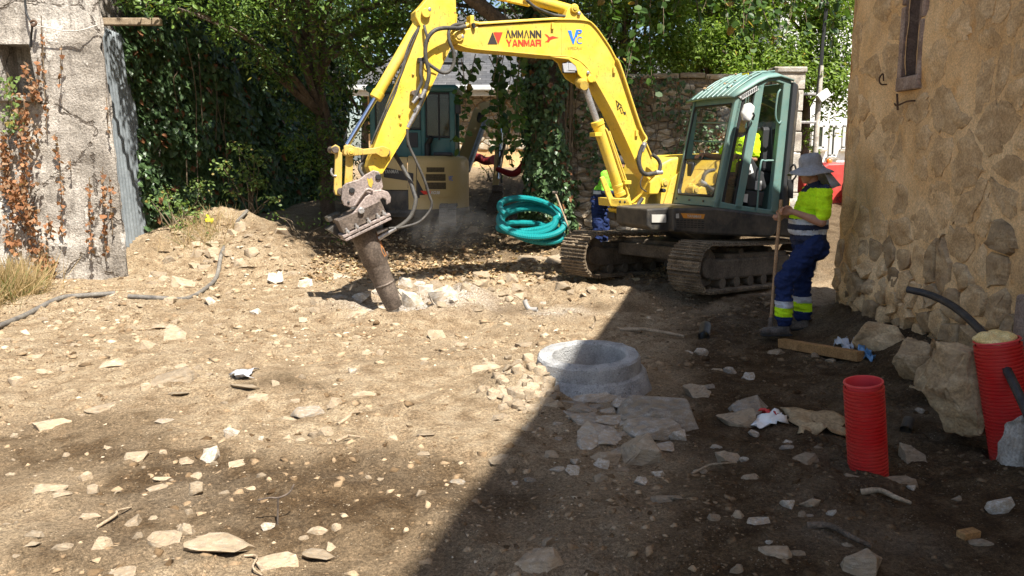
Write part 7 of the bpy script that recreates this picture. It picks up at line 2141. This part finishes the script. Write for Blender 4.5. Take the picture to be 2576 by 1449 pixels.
# ------------------------------------------------------------------ concrete manhole ring
MC = gp(1482, 955); mcx, mcy = at(1482, 955, 6.18).x, 6.18
mcz = gz(mcx, mcy) - .06
mr = MB()
prof = [(.50, 0), (.475, .10), (.455, .16), (.440, .185), (.415, .200), (.408, .235), (.403, .300), (.390, .318), (.310, .322), (.288, .306), (.280, .18), (.30, 0)]
mr.lathe((mcx, mcy, mcz), V((-.03, -.05, 1)), prof, 72)
co = np.array(mr.v)
dn = 0.004 * fbm(co[:, 0] * 7, co[:, 1] * 7, co[:, 2] * 7, oct=3, seed=5) + .005 * fbm(co[:, 0] * 28, co[:, 1] * 28, co[:, 2] * 28, oct=2, seed=6)
rad = co - np.array([mcx, mcy, 0]); rad[:, 2] = 0; rad /= np.linalg.norm(rad, axis=1, keepdims=True)
co = co + rad * dn[:, None]; co[:, 2] += dn * .8
mr.v = [tuple(v) for v in co]
o = mr.build("manhole_ring", M['concrete']); o.data.set_sharp_from_angle(angle=R(24)); tag(o, "grey precast concrete manhole ring half sunk in the soil", "manhole ring")
# ------------------------------------------------------------------ red corrugated conduits
def conduit(name, base, top, r_, label, pitch=.0215, solid=False):
    t = thing(name, base, label, "conduit", None)
    base, top = V(base), V(top); d = top - base; L = d.length; d.normalize()
    prof = []; n = int(L / pitch)
    for k in range(n):
        h = k * pitch
        prof += [(r_ * .90, h), (r_ * .905, h + pitch * .26), (r_, h + pitch * .38), (r_, h + pitch * .80), (r_ * .905, h + pitch * .92)]
    b = MB(); b.lathe(base, d, prof, 40); b.build("corrugated_wall", M['red_pipe'], t)
    b = MB(); b.lathe(base, d, [(r_ * .93, L - .004), (r_ * .985, L), (r_ * .97, L + .008), (r_ * .88, L + .008), (r_ * .86, L - .01)] + [(r_ * (.865 if k % 2 else .85), L - .01 - .011 * k) for k in range(1, 18)] + [(r_ * .85, .02), (0, .02)], 40); b.build("inner_wall", M['red_pipe_in'], t)
    return t, d
g1 = gp(2187, 1178); tp1 = at(2172, 962, g1.y - .02)
conduit("red_conduit", g1 - V((0, 0, .06)), tp1, .108, "red corrugated conduit standing open in the shaded soil")
g2 = at(2556, 1140, 4.55); g2.z = min(g2.z, gz(g2.x, g2.y)) - .05; tp2 = at(2508, 856, 4.62)
c2t, d2 = conduit("red_conduit", g2, tp2, .128, "red corrugated conduit plugged with yellow foam against the house wall")
o = fuse("foam_plug", [('e', tp2 + V((-.02, 0, .0)), (.115, .11, .03), None), ('e', tp2 + V((.05, -.02, .025)), (.05, .05, .03), None), ('e', tp2 + V((-.06, .01, .015)), (.05, .06, .035), None), ('e', tp2 + V((.02, .05, .03)), (.05, .04, .025), None), ('e', tp2 + V((.07, .03, .02)), (.04, .04, .03), None)], .010, M['foam'], None, 1)
tag(o, "lumpy yellow foam plugging the red conduit by the wall", "foam")
# black pipe arching over it
b = MB(); b.tube(smooth_path([at(2284, 728, 5.65), at(2340, 742, 5.5), at(2400, 772, 5.25), at(2460, 825, 4.95), at(2510, 890, 4.65), at(2555, 975, 4.35), at(2600, 1075, 4.1), at(2640, 1180, 3.9), at(2660, 1300, 3.8)], 8), .0255, 12)
tag(b.build("black_pipe", M['black_pipe']), "stiff black plastic pipe arching up from behind the foam plugged conduit", "pipe")
# dusty pipes on the left
def lay(pts, r_, lift=0.0): return [V((q.x, q.y, q.z + r_ * .7 + lift)) for q in [gp(*p) for p in pts]]
b = MB(); b.tube(smooth_path(lay([(-30, 838), (60, 800), (150, 764), (220, 748), (290, 742)], .03), 8), .031, 10); tag(b.build("dusty_pipe", M['grey_cable']), "dusty grey water pipe emerging from the soil by the dry grass", "pipe", "dusty pipes")
b = MB(); b.tube(smooth_path(lay([(325, 750), (400, 760), (470, 756), (520, 733), (546, 700), (558, 650)], .03) + [at(575, 610, 12.5) + V((0, 0, .03)), at(595, 570, 12.8) + V((0, 0, .05)), at(622, 538, 13.2) + V((0, 0, .05))], 8), .029, 10); tag(b.build("dusty_pipe", M['grey_cable']), "dusty grey water pipe curving up the soil mound", "pipe", "dusty pipes")
# ------------------------------------------------------------------ teal hose coil leaning at the tree
cc = at(1333, 557, 12.95)
pts = []
tx = V((1, .12, 0)).normalized(); ty = (V((0, .90, .44)) + tx * -.12).normalized(); nz_ = tx.cross(ty)
N_ = 1000
for i in range(N_):
    u = i / (N_ - 1) * 2 * math.pi * 4.2 + 2.4
    lp = int(u / (2 * math.pi))
    ax_, ay_ = (.50, .47, .52, .44, .50)[min(lp, 4)], (.44, .30, .46, .36, .40)[min(lp, 4)]
    off = nz_ * (.10 * math.sin(u * .5 + .6) + .055 * lp - .11) + tx * .04 * math.sin(u * .31 + lp) + V((0, 0, .07 * math.sin(u * .7)))
    pts.append(cc + tx * ax_ * math.cos(u) + ty * ay_ * math.sin(u) + off)
b = MB(); b.tube(pts, [.050 + .0045 * math.cos(i * math.pi) for i in range(N_)], 10, smooth=False)
tag(b.build("teal_hose", M['teal_pipe']), "coil of teal ribbed drainage hose leaning at the ivy clad tree", "hose")
# tool leaning by the coil
tl = thing("pickaxe", gp(1436, 588), "thin grey handled tool leaning beside the teal hose coil", "tool")
b = MB(); b.tube([at(1437, 590, 12.75), at(1398, 488, 13.0)], .015, 8); b.build("handle", M['wood_grey'], tl)
b = MB(); b.box(at(1396, 484, 13.0), (.09, .04, .04)); b.build("head", M['steel_rust'], tl, .01)
# red plastic barrier and tarp far behind
b = MB(); b.tube(smooth_path([at(1178, 402, 19.6), at(1200, 396, 19.4), at(1222, 405, 19.4), at(1243, 402, 19.2)], 5), [.10] * 15 + [.12], 10); tag(b.build("red_barrier", M['red_fabric']), "red plastic barrier roll lying on the far path", "barrier")
b = MB(); b.tube(smooth_path([at(1250, 425, 16.6), at(1290, 437, 16.4), at(1312, 420, 16.3), at(1328, 380, 16.2), at(1332, 360, 16.1)], 6), [.05 + .02 * math.sin(i * .2) for i in range(25)], 10); tag(b.build("red_tarp", M['red_fabric']), "red plastic sheet drooping beside the ivy clad trunk", "sheet")
# ------------------------------------------------------------------ timber beam in the shade
g0, g1_ = gp(1972, 878), gp(2165, 918); d = (g1_ - g0).normalized(); sd = V((-d.y, d.x, 0)).normalized(); un_ = d.cross(sd)
mid = (g0 + g1_) / 2 + V((0, .04, .045))
b = MB(); b.box(mid, ((g1_ - g0).length + .04, .085, .085), d, sd, un_ if un_.z > 0 else -un_); tag(b.build("timber_beam", M['timber'], None, .005), "square orange brown timber beam lying on the shaded soil", "beam")
# ------------------------------------------------------------------ rubbish
def sheet(name, pts, mat, label, cat, lift=.012, wav=.012, n=9, seed=0, thick=.003):
    """thin crumpled sheet over a quad of pixels on the ground"""
    q = [gp(*p) for p in pts]
    b = MB(); vs = []
    for j in range(n + 1):
        for i in range(n + 1):
            u, v = i / n, j / n
            p = q[0].lerp(q[1], u).lerp(q[3].lerp(q[2], u), v)
            e = .03 * float(vnoise(np.array([u * 5.0 + seed]), np.array([v * 5.0]))[0])
            z_ = gz(p.x, p.y) + lift + wav * float(fbm(np.array([u * 4.0 + seed]), np.array([v * 4.0]), oct=3, seed=seed)[0])
            vs.append((p.x + e, p.y + e * .6, z_))
    b.add(vs, [(j * (n + 1) + i, j * (n + 1) + i + 1, (j + 1) * (n + 1) + i + 1, (j + 1) * (n + 1) + i) for j in range(n) for i in range(n)], smooth=True)
    o = b.build(name, M[mat]); o.modifiers.new("solid", 'SOLIDIFY').thickness = thick
    return tag(o, label, cat)
sheet("cardboard_sheet", [(1968, 1040), (2120, 1060), (2130, 1100), (2010, 1105)], 'cardboard', "soggy brown cardboard sheet lying between the slabs and red conduit", "cardboard", .02, .03, 10, 3, .006)
sheet("wrapper", [(1900, 1068), (1970, 1062), (1975, 1078), (1895, 1085)], 'white_paint', "crumpled red and white wrapper by the cardboard sheet", "wrapper", .03, .03, 8, 5)
sheet("red_wrapper", [(1912, 1056), (1956, 1066), (1970, 1066), (1925, 1050)], 'red_pipe', "red end of a crumpled wrapper beside the cardboard", "wrapper", .04, .02, 6, 6)
sheet("plastic_scrap", [(575, 955), (630, 958), (646, 930), (600, 938)], 'poly', "curled pale grey plastic scrap on the sunlit soil", "plastic scrap", .03, .03, 8, 8)
sheet("plastic_bag", [(2105, 865), (2150, 875), (2140, 893), (2100, 885)], 'poly', "crumpled clear plastic bag behind the timber beam", "bag", .04, .05, 9, 11)
sheet("blue_bag", [(2160, 900), (2192, 902), (2198, 914), (2165, 912)], 'poly_blue', "crumpled blue plastic bag at the end of the timber beam", "bag", .04, .05, 8, 12)
sheet("white_sack", [(672, 700), (712, 697), (716, 712), (680, 714)], 'stone_white', "crumpled white sack at the foot of the soil mound", "sack", .04, .05, 10, 15)
sheet("yellow_scrap", [(519, 566), (532, 570), (534, 556), (522, 553)], 'yellow_plastic', "bright yellow plastic scrap on the soil mound", "plastic scrap", .05, .02, 4, 17)
def stub(name, px, py, d, L, r_, mat, label, bend=None):
    g = gp(px, py); d = V(d).normalized(); g = g + V((0, 0, r_ * .6))
    b = MB()
    path = [g, g + d * L] if bend is None else smooth_path([g, g + d * L * .6, g + d * L * .8 + V(bend) * .5, g + d * L * .85 + V(bend)], 6)
    b.tube(path, r_, 18, caps=False); b.tube(path, r_ * .85, 18, caps=False)
    o = b.build(name, M[mat]); return tag(o, label, "pipe")
stub("pipe_offcut", 1770, 862, (.25, .8, .25), .22, .055, 'black', "short dark pipe offcut lying open in the shade")
stub("pipe_offcut", 2278, 1090, (.5, .75, .28), .12, .036, 'black', "dark pipe stub poking out by the boulder")
stub("pipe_elbow", 1352, 782, (-.8, .3, .0), .16, .030, 'pvc_grey', "bent grey pipe elbow on the sunlit berm", (-.02, .03, .10))
for i, (x0, y0, x1, y1, r_, lab) in enumerate(((1560, 838, 1720, 858, .022, "dark rotten branch lying in the shade behind the manhole ring"), (2165, 1245, 2290, 1280, .016, "split pale stick lying on the shaded soil near the red conduit"), (243, 1335, 330, 1275, .008, "thin dry twig on the sunlit soil near the flat slab"),
                                               (850, 1068, 905, 1045, .012, "knotted dry root lying among small stones"), (845, 1120, 905, 1105, .010, "short brown twig beside a grey slab"), (1255, 738, 1300, 752, .018, "dark stick on the sunlit berm"), (2030, 1345, 2190, 1395, .017, "charred wood piece half buried in dark soil"), (1740, 1198, 1850, 1180, .008, "thin pale twig across the shaded soil"),
                                               (615, 1400, 660, 1449, .006, "thin dark root curling out of the soil"), (1490, 830, 1500, 790, .010, "short upright twig at the shadow edge"))):
    a, c = gp(x0, y0), gp(x1, y1)
    if i == 9: c = at(x1, y1, a.y)
    pth = smooth_path([a + V((0, 0, r_ * .5)), a.lerp(c, .35) + V((.02, .03, r_ + .012)), a.lerp(c, .7) + V((-.01, -.02, r_ + .02)), c + V((0, 0, r_))], 5)
    b = MB(); b.tube(pth, [r_ * (1.1 - .5 * k / len(pth)) for k in range(len(pth))], 7); tag(b.build("stick", M['wood_grey'] if i != 6 else M['bark']), lab, "stick", "loose sticks")
st = thing("wire_stake", gp(697, 1318), "thin bent wire stake stuck upright in the sunlit soil", "stake")
g = gp(697, 1318); top = at(700, 1252, g.y)
b = MB(); b.tube([g - V((0, 0, .03)), top], .005, 6); b.build("shaft", M['steel_rust'], st)
b = MB(); b.tube(smooth_path([top + V((-.10, 0, -.012)), top + V((-.04, 0, .0)), top, top + V((.05, .01, .02)), top + V((.075, .02, .06))], 5), .004, 6); b.build("wire", M['steel_rust'], st)
b = MB(); b.box(gp(575 * 1.0 + 1860, 1360) + V((0, 0, .02)), (.10, .05, .035), V((.9, .3, 0)).normalized(), V((-.3, .9, 0)).normalized(), ZX); tag(b.build("wood_block", M['timber'], None, .005), "small sawn wood block near the dark soil heap", "wood block")

# ------------------------------------------------------------------ boulders by the wall
def big_rock(name, px, py, Y_, dims, seed, mat, label, sink=.08, rz=0.0, sub=3, rough=.06):
    q = at(px, py, Y_); q.z = min(q.z, gz(q.x, q.y))
    me = rock_mesh(name, *dims, 18, seed, M[mat], rough, sub)
    o = bpy.data.objects.new(name, me); COL.objects.link(o)
    zmin = min(v.co.z for v in me.vertices)
    o.location = (q.x, q.y, q.z - zmin - sink); o.rotation_euler = (0, 0, rz)
    return tag(o, label, "boulder")
big_rock("boulder", 2408, 1120, 4.85, (.22, .20, .30), 611, 'stone_wall', "tall pitted pale boulder between the two red conduits and wall", .06, .4, 4, .075)
big_rock("pale_rock", 2566, 1190, 4.30, (.12, .12, .20), 615, 'granite', "pale grey rock in front of the foam plugged conduit", .05)
big_rock("rock", 2300, 930, 5.9, (.26, .22, .20), 617, 'stone_wall', "rough brown rock at the undercut foot of the house wall", .08)
big_rock("rock", 2215, 885, 6.7, (.22, .2, .17), 618, 'stone_wall', "squat brown rock at the house wall foot behind the timber", .08)
big_rock("rock", 2370, 960, 5.5, (.16, .15, .14), 619, 'stone_wall', "small brown rock wedged beside the tall boulder", .05)

# ------------------------------------------------------------------ loose stones, one by one where they lie
LABS = {('slab', 0): ("flat beige stone slab lying on the sunlit soil", "stone slabs on the sunlit soil"), ('chunk', 0): ("angular beige stone lying on the sunlit soil", "angular stones on the sunlit soil"), ('white', 0): ("chalky white stone lying on the sunlit soil", "white stones on the sunlit soil"),
        ('grey', 0): ("flat grey stone lying on the sunlit soil", "grey stones on the sunlit soil"), ('sliver', 0): ("narrow beige stone splinter on the sunlit soil", "stone splinters on the sunlit soil"),
        ('slab', 1): ("flat brown stone slab lying in the house shade", "stone slabs in the shade"), ('chunk', 1): ("angular brown stone lying in the house shade", "angular stones in the shade"), ('white', 1): ("small pale stone lying in the house shade", "pale stones in the shade"),
        ('grey', 1): ("grey stone slab lying in the house shade", "grey slabs in the shade"), ('sliver', 1): ("narrow stone splinter lying in the house shade", "stone splinters in the shade")}
LAND = [("the manhole ring", V((mcx, mcy, 0))), ("the breaker tip", V((-1.37, 9.5, 0))), ("the wire stake", gp(697, 1318)), ("the curled plastic scrap", gp(612, 945)), ("the soil mound", gp(640, 690)), ("the dusty pipes", gp(330, 750)),
        ("the open red conduit", g1), ("the timber beam", mid), ("the cardboard sheet", gp(2050, 1075)), ("the far track", gp(1480, 700)), ("the long slab at the shadow edge", gp(1345, 1415)), ("the tall boulder", gp(2400, 1130)),
        ("the standing worker", gp(1990, 840)), ("the dry grass", gp(60, 800)), ("the pipe elbow", gp(1335, 780)), ("the charred wood", gp(2110, 1370)), ("the largest flat slab", gp(550, 1375)), ("the knotted root", gp(880, 1058)), ("the dry twig", gp(285, 1305))]
def stone_label(kind, shade, size, g):
    lm = min(LAND, key=lambda q: (V((q[1].x, q[1].y)) - V((g.x, g.y))).length)[0]
    k = {'slab': "flat beige slab", 'chunk': "angular beige stone", 'white': "pale quartz stone", 'grey': "flat grey slab", 'sliver': "narrow beige splinter"}[kind]
    sz = "large" if size > .26 else ("medium" if size > .13 else "small")
    lab = sz + " " + k + (" in the shade" if shade else " in the sun") + " nearest " + lm
    return lab, k + "s near " + lm + (" in the shade" if shade else " in the sun") + ", " + sz
def stones(lst, fx, fy, kx=.4268, ky=.4268):
    for it in lst:
        zx, zy, zw, kind = it[:4]
        px, py = fx + zx * kx, fy + zy * ky
        if not (-60 < px < 2640 and py < 1500): continue
        g = gp(px, py)
        dist = math.hypot(g.y, g.x)
        size = zw * kx * (g.y * .99 + .2) / FOC
        if kind in ('slab', 'sliver'): size *= 1.08
        if kind == 'grey': size *= 1.22
        shade = 1 if g.x > -.436 + .2757 * (g.y - 3.18) + .05 else 0
        lab, grp = stone_label(kind, shade, size, g)
        if len(it) > 4: lab, grp = it[4], None
        rz = random.uniform(-.5, .5) + (math.pi if random.random() < .5 else 0)
        place_rock(kind, g.x, g.y, size, lab, grp, rz, .09 if kind in ('slab', 'grey') else .3, (.38 if kind in ('slab', 'grey', 'sliver') else .27) + (.13 if size > .25 and kind == 'slab' else 0), name={'slab': "slab_stone", 'grey': "slab_stone", 'sliver': "stone_splinter"}.get(kind, "stone"))
s, c, w, gk, sl_ = 'slab', 'chunk', 'white', 'grey', 'sliver'
stones([(1010, 50, 170, c), (880, 95, 110, c), (225, 160, 90, s), (250, 245, 120, s), (100, 300, 110, c), (660, 215, 160, s), (1070, 225, 90, s), (1150, 240, 70, s), (1020, 290, 260, s), (865, 340, 75, c), (1060, 380, 120, s), (1450, 350, 200, s), (1520, 410, 140, s), (1615, 330, 60, c),
        (1820, 495, 150, gk), (1700, 520, 80, s), (1980, 460, 100, c), (1930, 600, 90, c), (1850, 620, 70, c), (610, 465, 180, s), (300, 590, 220, s), (1365, 615, 110, w), (1240, 745, 130, w), (1080, 765, 100, s), (810, 755, 160, s), (1400, 790, 120, s), (515, 865, 85, c), (1150, 850, 100, s), (1150, 945, 110, c),
        (920, 935, 130, s), (290, 960, 180, s), (360, 995, 100, s), (545, 960, 90, c), (960, 880, 110, sl_), (1110, 1040, 55, c), (1060, 1130, 45, c), (1060, 1160, 40, c), (1100, 1190, 100, c), (780, 1130, 110, c), (820, 1230, 70, c), (960, 1265, 190, c, "broad pale stone beside the largest flat slab"), (1290, 1280, 440, s, "largest flat beige slab in the sunlit soil by the wire stake"),
        (1580, 1175, 90, w), (1880, 1170, 120, s), (1980, 1175, 60, c), (1780, 1205, 70, s), (1880, 1315, 220, s), (1940, 1275, 80, c), (1610, 1360, 270, s), (1660, 1300, 70, c), (610, 1305, 120, c), (380, 1295, 120, s), (200, 1245, 120, s), (180, 1290, 120, s), (720, 1425, 180, s), (1095, 1390, 35, c), (530, 1110, 120, s), (165, 1055, 45, c), (900, 1080, 60, s),
        (40, 60, 60, s), (150, 60, 50, c), (450, 90, 60, s), (380, 250, 55, c), (980, 540, 90, gk), (640, 700, 90, sl_), (420, 820, 40, c), (60, 850, 60, s), (700, 950, 40, c), (1320, 950, 60, s), (1690, 640, 60, c), (1540, 660, 40, w), (1770, 660, 60, s), (1330, 420, 60, s), (1540, 870, 60, c), (1480, 925, 60, s), (60, 1150, 70, sl_), (1740, 430, 70, s), (1230, 265, 60, s), (950, 355, 40, c)], 0, 830.6)
stones([(630, 50, 125, c, "upright flat pale stone on the sunlit soil beyond the ring"), (770, 75, 90, s), (1150, 80, 140, s), (920, 245, 200, s), (1000, 290, 80, c), (1060, 175, 65, c), (1110, 205, 65, c), (1160, 175, 85, c), (1180, 225, 75, c), (1250, 230, 70, c), (970, 370, 105, c), (1105, 380, 155, c, "blocky cube shaped stone in the heap beside the manhole ring"), (1285, 345, 90, c), (1215, 390, 75, c), (1310, 400, 90, c), (1090, 445, 70, c), (1190, 468, 120, s),
        (1010, 525, 110, s), (1150, 492, 50, c), (1180, 572, 60, c), (1150, 607, 60, c), (570, 640, 110, s), (370, 610, 60, c), (210, 365, 130, s), (990, 785, 130, s), (750, 868, 100, gk), (545, 1008, 62, c), (35, 1172, 60, c), (300, 872, 40, c), (225, 867, 40, c), (550, 750, 90, s), (560, 212, 50, c), (250, 160, 60, s), (300, 165, 60, c), (90, 70, 70, s), (160, 40, 60, s), (200, 165, 50, c), (130, 255, 70, w), (1220, 300, 60, c), (1130, 300, 60, c), (1060, 240, 60, c), (1010, 330, 60, c), (1200, 275, 50, c), (1080, 130, 60, s),
        (1440, 450, 165, gk), (1590, 425, 240, gk), (1510, 545, 190, gk), (1600, 625, 310, gk, "thick grey slab in the shade in front of the manhole ring"), (1910, 545, 400, gk, "broad grey slab with brown crust in the shade by the ring"), (1890, 625, 280, gk), (1850, 745, 265, c, "pinkish pale boulder resting before the grey slabs"), (1620, 745, 200, s), (1600, 800, 105, w), (1720, 805, 100, s), (1440, 802, 65, w), (1430, 865, 95, w), (1350, 825, 90, gk), (1300, 755, 80, c), (1600, 905, 80, c),
        (1930, 868, 90, w), (1830, 908, 80, w), (1965, 995, 150, s), (2070, 1003, 130, s), (1210, 1380, 305, s, "long flat brown slab alone in the shade at the shadow edge"), (1290, 1300, 90, c), (2050, 650, 130, gk), (1570, 470, 70, gk), (1640, 493, 90, gk), (1330, 640, 80, gk), (1500, 610, 60, gk), (1720, 640, 70, gk), (1080, 870, 50, gk), (1180, 860, 60, gk), (1340, 560, 60, gk)], 830.6, 830.6)
stones([(110, 135, 60, gk), (190, 158, 100, w), (360, 250, 80, w), (285, 240, 90, s), (470, 283, 80, w), (230, 332, 90, gk), (140, 395, 160, c), (515, 478, 235, gk), (420, 560, 225, c, "dark blocky stone beside the crumpled wrapper"), (500, 625, 80, w), (700, 668, 60, w), (690, 710, 70, gk), (790, 785, 195, s), (340, 785, 170, c), (450, 795, 70, w), (190, 825, 110, s), (480, 880, 130, s), (60, 660, 115, w), (1410, 755, 190, c, "brown stone with orange face behind the open red conduit"),
        (1360, 878, 200, s), (1430, 933, 60, w), (840, 1055, 115, c), (700, 1050, 100, w), (780, 1113, 60, c), (960, 1118, 70, w), (400, 1120, 75, c), (540, 1170, 110, gk), (1955, 1060, 180, w, "pale fist shaped stone by the dark soil heap"), (630, 1350, 190, s), (750, 1350, 100, s), (1120, 1430, 260, c, "big rough stone on the shaded soil near the charred wood"), (400, 1430, 90, c), (640, 135, 160, s), (960, 200, 80, s), (860, 188, 50, c), (1100, 860, 120, sl_), (820, 1110, 50, gk), (270, 1130, 90, c), (1050, 1300, 60, s), (1860, 1280, 140, s), (590, 1300, 50, w), (1700, 1000, 60, c), (1480, 480, 60, w), (280, 700, 60, gk), (880, 700, 90, s)], 1681.6, 830.6)
stones([(1000, 1220, 240, w, "largest white rock broken out beside the breaker tip"), (720, 1135, 130, w), (770, 1270, 190, w), (870, 1200, 140, w), (640, 1210, 90, w), (690, 1190, 90, w), (820, 1140, 90, w), (930, 1130, 90, c), (1250, 1085, 130, c), (1265, 1145, 140, c), (1150, 1095, 90, c), (1160, 1165, 110, c), (1130, 1205, 65, w), (1480, 1095, 100, c), (1520, 1155, 110, c), (1690, 1085, 70, c), (1800, 1105, 100, c),
        (1640, 950, 260, s, "large tan slab lying before the far track"), (1790, 985, 150, c), (90, 1235, 95, c), (240, 1205, 110, gk), (400, 1245, 160, w), (75, 1312, 80, c), (290, 1285, 100, s), (380, 1325, 190, s), (1200, 765, 100, c), (1830, 1152, 120, c), (1540, 1205, 100, c), (520, 1180, 90, w), (450, 1190, 80, c), (170, 1180, 70, s), (330, 1140, 110, s), (1060, 1260, 70, w), (970, 1290, 80, c), (1390, 1120, 70, c), (1600, 1130, 60, c), (1330, 1160, 60, c), (1900, 1180, 70, c), (2050, 1170, 80, c), (2200, 1200, 60, c), (1700, 1260, 60, w), (1450, 1250, 70, c), (1180, 1260, 80, s), (1240, 1330, 70, s), (900, 1330, 60, c)], 766.7, 319.45, .35273, .35273)
stones([(1300, 1135, 170, c), (1190, 1085, 120, s), (1100, 1115, 100, s), (940, 1175, 90, s), (1210, 1268, 100, c), (1020, 1295, 90, s), (1500, 1275, 100, w), (1640, 1195, 70, c), (1480, 1240, 140, s), (2180, 1140, 120, w), (2270, 1245, 100, c), (2450, 1080, 150, gk), (1690, 965, 90, s), (1740, 995, 90, s), (700, 1250, 130, s), (1820, 1335, 90, w), (2000, 1335, 90, s), (1130, 1432, 130, s), (880, 1350, 80, s), (620, 1395, 60, c), (590, 1255, 70, s),
        (1460, 1010, 100, s), (1530, 1065, 110, s), (1620, 935, 80, c), (1560, 965, 70, c), (1380, 1010, 90, c), (1900, 1180, 80, s), (1750, 1130, 80, s), (1350, 1320, 70, s), (760, 1310, 70, s), (500, 1310, 60, c), (300, 1380, 80, s), (1650, 1300, 70, s), (2100, 1290, 80, s), (420, 1420, 60, c), (980, 1400, 60, s), (1560, 1400, 90, s), (2150, 1400, 80, c), (1250, 1400, 60, c)], 0, 319.45, .35273, .35273)

rg = random.Random(99)
stones([(1480, 500, 150, gk), (1680, 560, 200, gk), (1750, 480, 160, gk), (1420, 520, 120, gk), (1560, 670, 160, gk), (1700, 720, 120, gk), (1980, 690, 150, gk), (2010, 600, 160, gk), (1790, 590, 170, gk)], 830.6, 830.6)
stones([(rg.uniform(880, 1330), rg.uniform(180, 470), rg.uniform(35, 105), rg.choice("ccs").replace('c', 'chunk').replace('s', 'slab') if False else rg.choice(['chunk', 'chunk', 'slab'])) for _ in range(56)], 830.6, 830.6)
stones([(rg.uniform(1120, 2150), rg.uniform(720, 1080), rg.uniform(35, 120), rg.choice(['chunk', 'slab', 'slab'])) for _ in range(34)], 0, 319.45, .35273, .35273)
stones([(rg.uniform(60, 2050), rg.uniform(20, 1440), rg.uniform(18, 48), rg.choice(['chunk', 'slab', 'chunk', 'sliver'])) for _ in range(40)], 0, 830.6)
# ------------------------------------------------------------------ dust raised by the breaker
def dust(name, c, rad, dens, seed, label):
    b = MB(); b.sphere((0, 0, 0), 1.0, 20, 14)
    o = b.build(name, None) if False else None
    t = NT(name + "_volume"); co = t.coord()
    ln = t.n("ShaderNodeVectorMath", operation='LENGTH'); t.l(co, ln.inputs[0])
    fall = t.mr(ln.outputs["Value"], 0.15, 0.95, 1.0, 0.0)
    nz = t.mr(t.noise(co, 1.9, 4, 0.6), 0.38, 0.68)
    pv = t.n("ShaderNodeVolumePrincipled"); pv.inputs["Color"].default_value = (0.80, 0.78, 0.74, 1); pv.inputs["Anisotropy"].default_value = 0.2
    t.l(t.math('MULTIPLY', t.math('MULTIPLY', fall, nz), dens), pv.inputs["Density"])
    t.l(pv.outputs[0], t.out.inputs["Volume"])
    o = b.build(name, t.m); o.location = c; o.scale = rad
    return tag(o, label, "dust", kind="stuff")
dust("dust_cloud", at(1120, 560, 12.4), (.95, .7, .5), 0.75, 1, "thin grey dust drifting behind the breaker hoses")
dust("dust_cloud", at(1045, 735, 9.75), (.55, .4, .30), 0.9, 2, "pale dust rising from the rock at the breaker tip")
